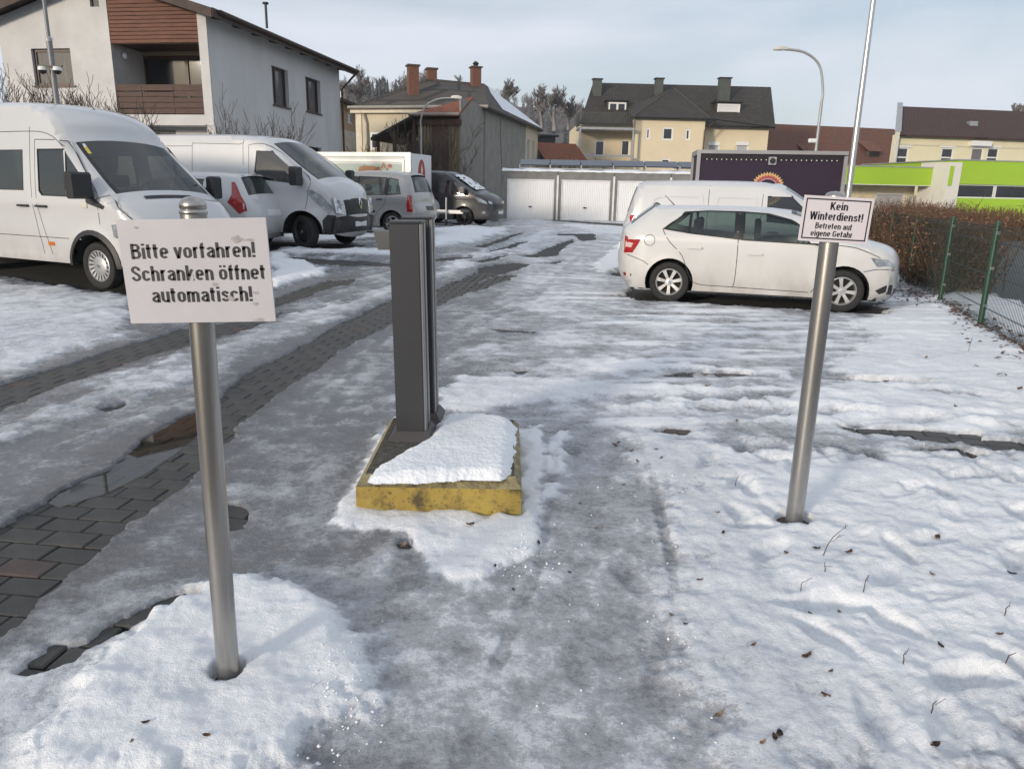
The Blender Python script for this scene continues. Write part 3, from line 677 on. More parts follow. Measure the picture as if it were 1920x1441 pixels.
def chimney(parent, c, sx, sy, z0, z1, m, capm, ang=0, pot=False):
    ca, sa = math.cos(ang), math.sin(ang); fr = lambda x, y, z: (c[0] + x * ca - y * sa, c[1] + x * sa + y * ca, z)
    o = MB().box((-sx / 2, -sy / 2, z0), (sx / 2, sy / 2, z1), fr).build('chimney', m, parent, world=True)
    MB().box((-sx / 2 - .08, -sy / 2 - .08, z1), (sx / 2 + .08, sy / 2 + .08, z1 + .09), fr).build('chimney_cap', capm, o, world=True)
    return o

# ---------------- the white house with the balcony
def white_house():
    C = at(397, 150, 25.0)[:2]; D = at(637, 170, 35.3)[:2]
    side = Plane(C[0], C[1], *(D - C)); LW = float(np.linalg.norm(D - C))
    front = Plane(C[0], C[1], side.u[1] * -1, side.u[0])               # u runs to the left of the corner
    if front.u[0] > 0: front.u = -front.u
    ht = thing('white_house', 'white rendered house with a brown wooden balcony and low pitched roof', 'house', (C[0], C[1], 0))
    ze = side.uz(397, 26)[1]; up = front.uz(182, 0)[0]; zp_ = ze + up * .30; uL = 2 * up
    zroof = lambda u: ze + min(u, uL - u) * .30 - .05
    uA = front.uz(209, 100)[0]; uB = front.uz(377, 120)[0]                 # loggia from uB (right) to uA (left)
    zo = front.uz(300, 80)[1]; zr = front.uz(300, 161)[1]; zf = front.uz(300, 215)[1]; zs = front.uz(310, 235)[1]
    wr_ = front.rect(62, 91, 135, 161); vr = front.rect(168, -8, 185, 13)
    wall('front_wall', front, [(uA, -1), (uL, -1), (uL, zroof(uL)), (up, zroof(up)), (uA, zroof(uA))], [rc(*wr_), rc(*vr)], M_RENDER_W, ht)
    window(front, wr_, ht, M_FR_BROWN, M_WGLASS2, mull=(.62,), sill=M_FR_BROWN, fw=.09)
    pbox('vent', front, vr, -.14, -.1, M_DARKM, ht)
    # loggia: back wall, cheeks, floor slab
    bk = front.off(-1.5); bw = bk.rect(268, 104, 384, 200); bw = (max(bw[0], .12), bw[1], zf + .02, bw[3])
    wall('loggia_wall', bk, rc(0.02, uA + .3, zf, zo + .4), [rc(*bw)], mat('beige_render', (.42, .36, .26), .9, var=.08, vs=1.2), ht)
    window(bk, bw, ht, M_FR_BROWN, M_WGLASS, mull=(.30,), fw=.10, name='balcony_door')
    MB().box((uA, -1.8, zf - .3), (uA + .02, -.01, zo + .3), front.w).build('loggia_cheek', M_RENDER_W, ht, world=True)
    MB().box((.015, -1.8, zs), (uA + .1, .03, zf), front.w).build('balcony_slab', M_RENDER_W, ht, world=True)
    MB().box((uB + .02, -1.5, zo), (uA - .01, -.03, zo + .06), front.w).build('loggia_ceiling', M_WOODD, ht, world=True)
    lo = front.off(-.75)
    gr = lo.rect(262, 243, 331, 275); gr = (gr[0], gr[1], gr[2] - .4, gr[3])
    wall('lower_wall', lo, rc(-.18, uA + .02, -1, zs), [rc(*gr)], M_RENDER_W, ht); window(lo, gr, ht, mat('grey_frame', (.25, .25, .24), .6), M_WGLASS, fw=.12)
    # corner pier
    MB().box((.02, -1.7, zf - .01), (uB, .035, zroof(uB) + .04), front.w).build('corner_pier', M_RENDER_W, ht, world=True)
    # boarded gable above the loggia: every board on its own
    nb = 11; hb = (zroof(uB) + .35 - zo) / nb
    for k in range(14):
        z0 = zo + k * hb
        if z0 > zroof(uA) - .05: break
        ur = uB + .01
        while zroof(ur) < z0 + hb * .5 and ur < uA: ur += .05
        if ur < uA - .1: MB().box((ur, -.05 + (k % 2) * .004, z0), (uA - .012, -.02 + random.uniform(0, .012), z0 + hb - .014), front.w, .004).build('gable_board', M_WOODR, ht, world=True)
    MB().box((uB, -.10, zo - .02), (uA, -.06, zroof(uB) + .02), front.w).build('gable_backing', M_WOODD, ht, world=True)
    # balcony boards
    nr = 5; hr = (zr - zf) / nr; seg = [(uB + .01, uB + (uA - uB) * .34), (uB + (uA - uB) * .34, uB + (uA - uB) * .70), (uB + (uA - uB) * .70, uA - .01)]
    for k in range(nr):
        for a, b in seg:
            g = .035 if random.random() < .35 else .01
            MB().box((a + .004, -.06, zf + .03 + k * hr), (b - .004, -.02 + random.uniform(-.008, .008), zf + .03 + (k + 1) * hr - g), front.w, .004).build('balcony_board', M_WOODD, ht, world=True)
    for q in (uB + .04, uB + (uA - uB) * .34, uB + (uA - uB) * .70, uA - .04): MB().box((q - .03, -.12, zf), (q + .03, -.07, zr), front.w).build('railing_post', M_DARKM, ht, world=True)
    MB().box((uB, -.12, zr - .01), (uA, -.01, zr + .04), front.w).build('handrail', M_WOODD, ht, world=True)
    lamp = bk.uz(226, 118); MB().lathe([(.001, .16), (.07, .12), (.09, .03), (.05, -.05), (.001, -.06)], 12, 'z', front.w(uA - .1, -.5, lamp[1])).build('wall_lamp', M_FR_WHITE, ht, world=True, smooth=60)
    # side wall
    wins = [side.rect(511, 128, 541, 199), side.rect(574, 148, 601, 211), side.rect(518, 269, 545, 300), side.rect(579, 276, 603, 305)]
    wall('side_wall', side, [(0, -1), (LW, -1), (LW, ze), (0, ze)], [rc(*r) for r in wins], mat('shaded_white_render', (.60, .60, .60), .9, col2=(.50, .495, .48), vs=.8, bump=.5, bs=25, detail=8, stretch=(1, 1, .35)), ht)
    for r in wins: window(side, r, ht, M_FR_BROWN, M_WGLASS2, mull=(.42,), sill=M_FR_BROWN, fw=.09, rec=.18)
    # roof with overhangs
    e0, e1 = -.55, LW + .75
    def rp(u, v, z): p = C + front.u * u + side.u * v; return (p[0], p[1], z)
    ov = .5; zeo = ze - ov * .30 + .12
    roof('roof', [[rp(-ov, e0, zeo), rp(-ov, e1, zeo), rp(up, e1, zp_ + .12), rp(up, e0, zp_ + .12)], [rp(uL + ov, e1, zeo), rp(uL + ov, e0, zeo), rp(up, e0, zp_ + .12), rp(up, e1, zp_ + .12)]], T_DARK, ht, .10)
    for a, b, z0, z1 in ((-ov, up, zeo, zp_ + .12), (up, uL + ov, zp_ + .12, zeo)):
        MB().add([rp(a, e0 - .03, z0 - .26), rp(b, e0 - .03, z1 - .26), rp(b, e0 - .03, z1 + .01), rp(a, e0 - .03, z0 + .01), rp(a, e0, z0 - .26), rp(b, e0, z1 - .26), rp(b, e0, z1 + .01), rp(a, e0, z0 + .01)], [(0, 1, 2, 3), (7, 6, 5, 4), (0, 4, 5, 1), (3, 2, 6, 7), (0, 3, 7, 4), (1, 5, 6, 2)]).build('verge_board', M_FASCIA, ht, world=True)
    MB().add([rp(-ov - .03, e0, zeo - .24), rp(-ov - .03, e1, zeo - .24), rp(-ov - .03, e1, zeo + .02), rp(-ov - .03, e0, zeo + .02), rp(-ov, e0, zeo - .24), rp(-ov, e1, zeo - .24), rp(-ov, e1, zeo + .02), rp(-ov, e0, zeo + .02)], [(0, 1, 2, 3), (7, 6, 5, 4), (0, 4, 5, 1), (3, 2, 6, 7), (0, 3, 7, 4), (1, 5, 6, 2)]).build('eaves_board', M_FASCIA, ht, world=True)
    for k in range(9):
        v = .25 + k * 1.25
        MB().add([rp(-ov + .02, v, zeo - .20), rp(.02, v, ze - .14), rp(.02, v + .12, ze - .14), rp(-ov + .02, v + .12, zeo - .20), rp(-ov + .02, v, zeo - .10), rp(.02, v, ze - .02), rp(.02, v + .12, ze - .02), rp(-ov + .02, v + .12, zeo - .10)], [(0, 3, 2, 1), (4, 5, 6, 7), (0, 1, 5, 4), (3, 7, 6, 2), (0, 4, 7, 3), (1, 2, 6, 5)]).build('rafter', M_FASCIA, ht, world=True)
    MB().tube([rp(-ov - .1, e0 + .3, zeo - .05), rp(-ov - .1, e1, zeo - .05)], .07, 8).build('gutter', M_FASCIA, ht, world=True, smooth=50)
    MB().tube([rp(-ov - .1, e1 - .1, zeo - .1), rp(-.08, LW + .05, zeo - .9), rp(-.08, LW + .05, -.5)], .05, 8).build('downpipe', M_FASCIA, ht, world=True, smooth=50)
    q = rp(up * .35, LW * .62, zp_ - .3); MB().lathe([(.05, 0), (.05, .85), (.12, .86), (.12, .92), (.001, .93)], 10, 'z', q).build('flue_pipe', M_DARKM, ht, world=True)
    # remaining outside walls
    MB().add([rp(uL, 0, -1), rp(uL, LW, -1), rp(uL, LW, ze), rp(uL, 0, ze)], [(0, 1, 2, 3)]).build('outer_wall', M_RENDER_W, ht, world=True)
    MB().add([rp(0, LW, -1), rp(uL, LW, -1), rp(uL, LW, ze), rp(up, LW, zp_), rp(0, LW, ze)], [(0, 1, 2, 3, 4)]).build('back_wall', M_RENDER_W, ht, world=True)
white_house()

# ---------------- the old house with the three brick chimneys
def old_house():
    A = at(668, 225, 46.0)[:2]; P0 = at(864, 250, 40.0)[:2]; P1 = at(986, 250, 55.0)[:2]
    side = Plane(P0[0], P0[1], *(P1 - P0)); LS = float(np.linalg.norm(P1 - P0)); LT = LS + 4.2
    ht = thing('old_house', 'old cream house with dark tiled roof, brick chimneys and a long bare grey side wall', 'house', (P0[0], P0[1], 0))
    nL = np.array([-side.u[1], side.u[0]])                                    # to the left of the side wall
    a_u = float((A - P0).dot(side.u)); a_n = float((A - P0).dot(nL))
    def q(u, n, z): p = P0 + side.u * u + nL * n; return (p[0], p[1], z)
    ze = side.uz(866, 182)[1]; zr = at(850, 152, 53)[2]
    front = Plane(*(P0 + side.u * a_u), *nL)
    # grey wall, then the cream end with tall windows
    zs = ze - .05
    wall('grey_side_wall', side, rc(0, LS, -1, zs), [], M_CONC, ht, thick=.08)
    w1 = [side.rect(989, 262, 994, 285), side.rect(999, 255, 1006, 288)]; w1 = [(LS + .5, LS + 1.3, ze - 3.2, ze - 1.0), (LS + 2.2, LS + 3.0, ze - 3.2, ze - 1.0)]
    wall('cream_end_wall', side, rc(LS, LT, -1, zs), [rc(*r) for r in w1], M_CREAM, ht)
    for r in w1: window(side, r, ht, M_FR_WHITE, M_WGLASS, fw=.10)
    for k in range(7): u = LS * (.52 + .004 * k) + k * .05; MB().box((u, .004, ze - .3 - k * .55 - .5), (u + .10, .012, ze - .3 - k * .55), side.w).build('damp_stain', mat('dark_stain', (.05, .048, .045), .95), ht, world=True)
    # cream front wall with its windows
    fw_ = [front.rect(693, 247, 712, 281)]
    wall('cream_front_wall', front, rc(0.0, a_n, -1, ze), [rc(*r) for r in fw_], M_CREAM, ht)
    for r in fw_: window(front, r, ht, M_FR_WHITE, M_WGLASS, fw=.14, rec=.06)
    MB().box((a_n - .35, 0, -1), (a_n + .02, .06, ze - .2), front.w).build('corner_quoin', mat('pale_stone', (.66, .60, .48), .9), ht, world=True)
    MB().box((3.1, 0, ze - .35), (a_n + .25, .28, ze - .05), front.w).build('cornice', mat('pale_stone', (.66, .60, .48), .9), ht, world=True)
    MB().tube([front.w(a_n - .45, .2, ze - .1), front.w(a_n - .7, .1, ze - .9), front.w(a_n - .7, .1, 0)], .05, 8).build('downpipe', mat('zinc', (.30, .28, .25), .6), ht, world=True)
    lw = Plane(*(P0 + side.u * a_u + nL * a_n), *side.u); MB().add([q(a_u, a_n, -1), q(LT, a_n, -1), q(LT, a_n, ze), q(a_u, a_n, ze)], [(0, 1, 2, 3)]).build('left_wall', M_CREAM, ht, world=True)
    MB().add([q(LT, a_n, -1), q(LT, 0, -1), q(LT, 0, ze), q(LT, a_n, ze)], [(0, 1, 2, 3)]).build('back_wall', M_CREAM, ht, world=True)
    # hipped main roof
    o = .35; zo = ze - .05; um = (a_u + LT) / 2; n0, n1 = -o, a_n + o; u0, u1 = a_u - o, LT + o; half = (n1 - n0) / 2
    r0 = at(803, 153, 52.0); r1 = at(908, 153, 54.0)
    r0 = (r0[0], r0[1], zr); r1 = (r1[0], r1[1], zr)
    fl, frt, bl, brt = q(u0, n1, zo), q(u0, n0, zo), q(u1, n1, zo), q(u1, n0, zo)
    ro = roof('roof', [[fl, frt, r1, r0], [bl, fl, r0], [brt, bl, r0, r1]], T_DARK, ht, .12)
    rs = roof('snowy_roof_slope', [[frt, brt, r1]], T_DARK, ht, .12)
    e = Vector(frt); b_ = Vector(brt); c_ = Vector(r1); lift = Vector((.0, 0, .05))
    MB().add([tuple(e * .68 + b_ * .22 + c_ * .10 + lift), tuple(b_ * .985 + c_ * .015 + lift), tuple(c_ * .93 + b_ * .05 + e * .02 + lift), tuple(e * .30 + c_ * .62 + b_ * .08 + lift)], [(0, 1, 2, 3)]).build('snow_on_roof', M_SNOWR, ht, world=True)
    MB().tube([fl, frt], .09, 8).build('gutter', mat('zinc', (.30, .28, .25), .6), ht, world=True)
    for (px, y0, y1, Y, w_) in ((774, 125, 180, 48.5, .62), (809, 131, 155, 52.3, .60), (892, 128, 155, 53.0, .60)):
        t = at(px, y0, Y); b = at(px, y1 + 4, Y); chimney(ht, t, w_, w_, b[2] - .6, t[2], M_BRICK, mat('chimney_slab', (.10, .08, .07), .9), .35)
    t = at(892, 127, 53.0); MB().lathe([(.12, 0), (.16, .12), (.22, .2), (.10, .32), (.001, .36)], 10, 'z', (t[0], t[1], t[2] + .05)).build('chimney_cowl', M_DARKM, ht, world=True)
    # wooden lean-to in front of the grey wall
    nx = np.array([-side.u[1], side.u[0]]); wd = 2.35
    lf = Plane(P0[0], P0[1], *nx)
    zt = side.uz(866, 182)[1]; zl = at(800, 214, 40.0)[2]
    m_ = mat('weathered_boards', (.16, .125, .075), .85, col2=(.27, .22, .14), vs=4, stretch=(4, 4, .3), bump=.3, bs=20)
    k = 0; u = .05
    while u < wd:
        if not .62 < u < 1.52:
            MB().box((u, -.06, -1), (u + .13, random.uniform(-.02, .015), zl - .45), lf.w).build('wall_board', m_, ht, world=True)
        u += .165
    MB().box((.0, -.12, -1), (wd, -.08, zl), lf.w).build('board_backing', M_WOODD, ht, world=True)
    MB().box((.66, -.05, 2.0), (1.50, .05, zl - .5), lf.w).build('shutter_door', mat('brown_shutter', (.075, .042, .03), .8, var=.3, vs=4, stretch=(1, 1, 6)), ht, world=True)
    MB().box((-.05, -.05, zl - .5), (wd + .2, .12, zl - .22), lf.w).build('beam', M_WOODD, ht, world=True)
    tL = lf.w(wd + .35, .35, zl); tR = lf.w(-.02, .35, zl); za_ = float(at(868, 181, P0[1] + 2.2)[2]); tp = lf.w(-.02, -2.2, za_); tp2 = lf.w(wd * .75, -3.2, zl + .35)
    roof('tiled_lean_to_roof', [[tL, tR, tp, tp2]], T_RED, ht, .10)
    MB().tube([tL, tR], .07, 8).build('lean_to_gutter', mat('zinc', (.30, .28, .25), .6), ht, world=True)
    s0 = lf.w(wd + .1, .1, zl - .1); s1 = at(700, 260, 39.5); pr = Plane(P0[0], P0[1], *nx)
    us, zs1 = lf.uz(702, 259)
    roof('low_side_roof', [[lf.w(us, .5, zs1), lf.w(us, -4.0, zs1), lf.w(wd + .1, -4.0, zl - .05), lf.w(wd + .1, .5, zl - .05)]], mat_tiles('mossy_dark_tiles', (.035, .03, .026), (.05, .045, .038), .3, .22), ht, .14)
    MB().box((wd, -3.8, -1), (us - .4, -3.7, zl - 1), lf.w).build('shed_wall', M_WOODD, ht, world=True)
    for uu in (wd + .1, (wd + us) / 2, us - .3): MB().box((uu - .07, .15, -1), (uu + .07, .29, zl - .25 - (uu - wd) / (us - wd) * (zl - zs1)), lf.w).build('post', M_WOODD, ht, world=True)
old_house()

# ---------------- garages
def garages():
    a = G(949, 411)[:2]; b = G(1200, 417.5)[:2]; d = (b - a) / np.linalg.norm(b - a)
    a = at(949, 411, 37.5)[:2]; b = at(1201, 415, 37.0)[:2]; pl = Plane(a[0], a[1], *(b - a)); base = .18
    U = [pl.uz(x, 370)[0] for x in (944, 1045, 1150, 1256, 1364)]; zt = pl.uz(1045, 322)[1]
    mC = mat('garage_concrete', (.20, .20, .195), .9, var=.15, vs=2, bump=.3, bs=16); mD = mat('white_garage_door', (.78, .79, .80), .5, var=.03, vs=1.5); mW = mat('white_trim', (.72, .72, .72), .5)
    names = ['leftmost white garage, next to the grey house wall', 'second white garage from the grey house wall', 'third white garage, half behind the parked white van', 'white garage mostly hidden behind the dark trailer']
    for i in range(4):
        u0, u1 = U[i], U[i + 1]; t = thing('garage', names[i] + ', with ribbed door', 'garage', pl.w((u0 + u1) / 2, 0, base), 0, 'white prefabricated garages in a row')
        fw = .16; dt = zt - .36
        bx = MB(); W_ = pl.w
        bx.box((u0 + .01, -5.5, base - .3), (u0 + fw, 0, zt), W_); bx.box((u1 - fw, -5.5, base - .3), (u1 - .01, 0, zt), W_); bx.box((u0 + fw, -5.5, dt), (u1 - fw, 0, zt), W_); bx.box((u0 + fw, -5.5, base - .3), (u1 - fw, -5.3, dt), W_)
        bx.build('concrete_shell', mC, t, world=True)
        a0, a1 = u0 + fw + .01, u1 - fw - .01; nr = 26; mb = MB(); vs = []; wv = (a1 - a0 - .10) / nr
        for k in range(nr):
            x = a0 + .05 + k * wv
            for du, n in ((0, -.075), (wv * .35, -.075), (wv * .5, -.055), (wv * .85, -.055)): vs.append((x + du, n))
        vs.append((a1 - .05, -.075)); n = len(vs); z0, z1 = base + .04, dt - .07
        mb.add([W_(u, q, z0) for u, q in vs] + [W_(u, q, z1) for u, q in vs], [(j, j + 1, n + j + 1, n + j) for j in range(n - 1)]); dr = mb.build('door', mD, t, world=True, fix=False)
        f = MB(); f.box((a0, -.09, base), (a0 + .05, -.03, dt), W_); f.box((a1 - .05, -.09, base), (a1, -.03, dt), W_); f.box((a0 + .05, -.09, dt - .07), (a1 - .05, -.03, dt), W_); f.box((a0 + .05, -.09, base), (a1 - .05, -.04, base + .04), W_); f.build('door_frame', mW, t, world=True)
        MB().box(((a0 + a1) / 2 - .07, -.055, base + .62), ((a0 + a1) / 2 + .07, -.01, base + .68), W_).build('handle', M_BLK0, dr, world=True)
        MB().box((u1 - .045, 0, base - .1), (u1 + .045, .05, zt - .18), W_).build('joint_cover', mW, t, world=True)
    so_ = MB(); us = np.arange(U[0] - .1, U[4] + .1, .14); nn = [.05, -.25, -.7, -1.3]; V = []
    for n_ in nn:
        for u in us: V.append(pl.w(u, n_ + .06 * float(fbm(np.array([u * 1.7]), np.array([n_ * 2.]), 3, 5)[0]), zt + max(.02, .12 + .14 * float(fbm(np.array([u * .9]), np.array([n_ * 1.3]), 3, 8)[0])) * (0.4 if n_ > 0 else 1)))
    k = len(us); so_.add(V, [(r * k + i, r * k + i + 1, (r + 1) * k + i + 1, (r + 1) * k + i) for r in range(3) for i in range(k - 1)])
    so_.add([pl.w(u, .05, zt - .02 + .03 * random.random()) for u in us] + [V[i] for i in range(k)], [(i, i + 1, k + i + 1, k + i) for i in range(k - 1)])
    tag(so_.build('roof_snow', M_SNOWR, smooth=180, fix=False), 'strip of snow lying along the front edge of the garage roofs', 'snow')
    # tilted solar panels along the roof
    xs = [972, 1030, 1089, 1150, 1212, 1277, 1340]; pu = [pl.uz(x, 310)[0] for x in xs]
    ps = mat('solar_cells', (.022, .028, .045), .18, var=.2, vs=6, spec=.6)
    st = thing('solar_array', 'row of tilted dark solar panels mounted on the garage roofs', 'solar panels', pl.w(pu[0], -1, zt))
    for i in range(6):
        a_, b_ = pu[i] + .03, pu[i + 1] - .03; zl, zh = zt + .33, zt + .62
        o = MB().add([pl.w(a_, -.5, zl), pl.w(b_, -.5, zl), pl.w(b_, -1.55, zh), pl.w(a_, -1.55, zh), pl.w(a_, -.5, zl - .05), pl.w(b_, -.5, zl - .05), pl.w(b_, -1.55, zh - .05), pl.w(a_, -1.55, zh - .05)], [(0, 1, 2, 3), (7, 6, 5, 4), (0, 4, 5, 1), (1, 5, 6, 2), (2, 6, 7, 3), (3, 7, 4, 0)]).build('solar_panel', ps, st, world=True)
        for q0, q1 in (((a_ - .03, -.54, zt), (a_ + .03, -.48, zl)), ((a_ - .03, -1.5, zt), (a_ + .03, -1.44, zh - .04)), ((a_, -.52, zt + .14), (b_, -.49, zt + .18))): MB().box(q0, q1, pl.w).build('panel_stand', M_GALV, o, world=True)
M_BLK0 = mat('black_plastic', (.018, .018, .02), .5, var=.2, vs=8)
garages()

# ---------------- the yellow house
def yellow_house():
    Y = 64.0; a = at(1089, 260, Y)[:2]; b = at(1440, 260, Y + .6)[:2]; pl = Plane(a[0], a[1], *(b - a))
    ht = thing('yellow_house', 'pale yellow house with dark grey roof, three grey chimneys and a steel balcony', 'house', (*pl.w(8, 0, 0)[:2], 0))
    LW = pl.uz(1440, 260)[0]; ze = pl.uz(1400, 238)[1]; zel = pl.uz(1140, 216)[1]
    s0, s1 = pl.uz(1192, 260)[0], pl.uz(1324, 260)[0]; st = pl.off(1.5)
    wins = [pl.rect(1326, 266, 1349, 300), pl.rect(1379, 266, 1403, 300), pl.rect(1115, 263, 1134, 293), pl.rect(1164, 262, 1181, 293)]
    wall('wall', pl, rc(0, LW, -1, ze), [rc(*r) for r in wins], M_YELLOW, ht)
    for i, r in enumerate(wins): window(pl, r, ht, M_FR_WHITE, M_SHUT if i < 2 else M_WGLASS, fw=.12, rec=.08)
    for i in (0, 1): r = wins[i]; pbox('shutter_box', pl, (r[0], r[1], r[3] - .28, r[3]), -.03, .04, M_FR_WHITE, ht)
    MB().add([pl.w(0, 0, -1), pl.w(0, -9, -1), pl.w(0, -9, ze), pl.w(0, -4.5, ze + .1), pl.w(0, 0, ze)], [(0, 1, 2, 3, 4)]).build('gable_wall', M_YELLOW, ht, world=True)
    MB().add([pl.w(LW, 0, -1), pl.w(LW, -9, -1), pl.w(LW, -9, ze), pl.w(LW, -4.5, ze + .1), pl.w(LW, 0, ze)], [(0, 1, 2, 3, 4)]).build('gable_wall', M_YELLOW, ht, world=True)
    # stair tower
    sw = [st.rect(1211, 240, 1219, 261), st.rect(1242, 239, 1262, 263), st.rect(1285, 242, 1294, 263), st.rect(1239, 297, 1256, 312), st.rect(1206, 301, 1212, 306), st.rect(1283, 305, 1289, 309)]
    t0, t1 = st.uz(1190, 260)[0], st.uz(1320, 260)[0]; zst = st.uz(1255, 224)[1]
    wall('tower_wall', st, rc(t0, t1, -1, zst), [rc(*r) for r in sw], M_YELLOW, ht)
    for r in sw: window(st, r, ht, M_FR_WHITE, M_WGLASS, fw=.12, rec=.05)
    for tq in (t0, t1): MB().add([st.w(tq, 0, -1), st.w(tq, -1.5, -1), st.w(tq, -1.5, zst), st.w(tq, 0, zst)], [(0, 1, 2, 3)]).build('tower_side_wall', M_YELLOW, ht, world=True)
    # roofs
    rL, rR = at(1113, 160, Y + 4.5), at(1446, 157, Y + 5); zr = (rL[2] + rR[2]) / 2; o = .45
    eL = pl.w(pl.uz(1088, 240)[0] - .1, o, ze); eR = pl.w(LW + .35, o, ze)
    rb_ = pl.off(-4.6); rl = pl.w(rb_.uz(1112, 160)[0], -4.6, zr); rr_ = pl.w(rb_.uz(1446, 158)[0], -4.6, zr)
    roof('roof', [[eL, eR, rr_, rl], [pl.w(LW + 3.2, -9.6, ze), pl.w(1.5, -9.6, ze), rl, rr_]], T_ANTH, ht, .14)
    ap = at(1263, 165, Y + 3.0); za = zst + .1
    ql, qr = st.w(t0 - .3, .4, za), st.w(t1 + .3, .4, za); apx = (ap[0], ap[1], ap[2])
    bl, br_ = st.w(t0 - .3, -3.0, za + 1.0), st.w(t1 + .3, -3.0, za + 1.0)
    roof('tower_roof', [[ql, qr, apx], [bl, ql, apx], [qr, br_, apx]], T_ANTH, ht, .12)
    for p_, q_ in ((ql, apx), (qr, apx)): MB().tube([p_, q_], .07, 6).build('hip_ridge', mat('ridge_tile', (.06, .055, .05), .7), ht, world=True)
    MB().tube([ql, qr], .08, 8).build('gutter', M_DARKM, ht, world=True); MB().tube([qr, eR], .08, 8).build('gutter', M_DARKM, ht, world=True)
    x_ = st.uz(1327, 240)[0]; MB().tube([st.w(x_ + .5, .1, za - .1), st.w(x_ - .25, .08, za - .9), st.w(x_ - .3, .08, 0)], .06, 8).build('downpipe', mat('brown_downpipe', (.06, .03, .025), .5), ht, world=True)
    for px, y0, y1, w_ in ((1120, 147, 170, .72), (1236, 146, 176, .66), (1359, 145, 176, .95)):
        t = at(px, y0 + 3, Y + 3.2); chimney(ht, t, w_, .6, t[2] - 2.0, t[2], mat('slate_chimney', (.075, .085, .08), .7), M_DARKM, math.atan2(pl.u[1], pl.u[0]))
    # dormers
    for (x0, y0, x1, y1, gm) in ((1141, 192, 1174, 214, M_WGLASS), (1345, 195, 1387, 224, M_FR_WHITE)):
        dp = pl.off(-1.2); r = dp.rect(x0, y0, x1, y1); d = MB(); d.box((r[0] - .12, -2.6, r[2] - .1), (r[1] + .12, -.1, r[3] + .12), dp.w); do = d.build('dormer', mat('dormer_cladding', (.05, .045, .04), .6), ht, world=True)
        MB().box((r[0] - .25, -2.8, r[3] + .12), (r[1] + .25, .1, r[3] + .24), dp.w).build('dormer_roof', M_DARKM, do, world=True)
        f = MB(); W_ = dp.w
        f.box((r[0], -.1, r[2]), (r[0] + .12, .0, r[3]), W_); f.box((r[1] - .12, -.1, r[2]), (r[1], .0, r[3]), W_); f.box((r[0] + .12, -.1, r[3] - .12), (r[1] - .12, 0, r[3]), W_); f.box((r[0] + .12, -.1, r[2]), (r[1] - .12, 0, r[2] + .1), W_)
        if gm is M_WGLASS: m_ = (r[0] + r[1]) / 2; f.box((m_ - .08, -.1, r[2] + .1), (m_ + .08, 0, r[3] - .12), W_)
        f.build('dormer_window_frame', M_FR_WHITE, do, world=True); MB().box((r[0] + .1, -.09, r[2] + .08), (r[1] - .1, -.05, r[3] - .1), W_).build('dormer_pane', gm if gm is M_WGLASS else mat('white_shutter', (.66, .66, .66), .5, var=.03), do, world=True)
    # steel balcony
    bp = pl.off(2.4); u0, u1 = bp.uz(1087, 225)[0], bp.uz(1191, 225)[0]; zf, zt = bp.uz(1140, 239)[1], bp.uz(1140, 211)[1]
    bt = MB().box((u0, -2.35, zf - .16), (u1, 0, zf), bp.w).build('balcony_deck', M_GALV, ht, world=True)
    rl_ = MB(); rl_.box((u0, -.03, zt - .06), (u1, .03, zt), bp.w); rl_.box((u0, -.03, zf + .05), (u1, .03, zf + .1), bp.w)
    for u in np.arange(u0, u1, .13): rl_.box((u, -.012, zf + .08), (u + .05, .012, zt - .04), bp.w)
    for n_ in np.arange(-2.3, 0, .13): rl_.box((u0, n_, zf + .08), (u0 + .02, n_ + .05, zt - .04), bp.w)
    rl_.box((u0, -2.3, zt - .05), (u0 + .05, 0, zt), bp.w)
    tag(rl_.build('railing', mat('dark_railing', (.06, .066, .06), .6), bt, world=True), kind='stuff')
    for u in (u0 + .08, u1 - .08):
        MB().box((u - .07, -.15, -.5), (u + .07, -.01, zf - .16), bp.w).build('balcony_post', M_GALV, ht, world=True)
    MB().box((u0 + .15, -.14, zf - 2.2), (u1 - .15, -.04, zf - 2.06), bp.w).build('cross_beam', M_GALV, ht, world=True)
yellow_house()

# ---------------- low buildings behind and to the right
def block(name, label, cat, px0, px1, ytop, Y0, Y1, depth, m, base=-1):
    a = at(px0, 300, Y0)[:2]; b = at(px1, 300, Y1)[:2]; pl = Plane(a[0], a[1], *(b - a)); L_ = float(np.linalg.norm(b - a)); zt = pl.uz((px0 + px1) / 2, ytop)[1]
    ht = thing(name, label, cat, (*pl.w(L_ / 2, 0, 0)[:2], 0)); return pl, L_, zt, ht
def simple_shell(pl, L_, zt, depth, m, ht, holes=(), sk=0):
    wall('wall', pl, rc(0, L_, -1, zt), [rc(*h) for h in holes], m, ht, rec=.1)
    MB().add([pl.w(0, 0, -1), pl.w(sk, -depth, -1), pl.w(L_, -depth, -1), pl.w(L_, 0, -1), pl.w(0, 0, zt), pl.w(sk, -depth, zt), pl.w(L_, -depth, zt), pl.w(L_, 0, zt)], [(0, 1, 5, 4), (1, 2, 6, 5), (2, 3, 7, 6)]).build('outer_wall', m, ht, world=True)
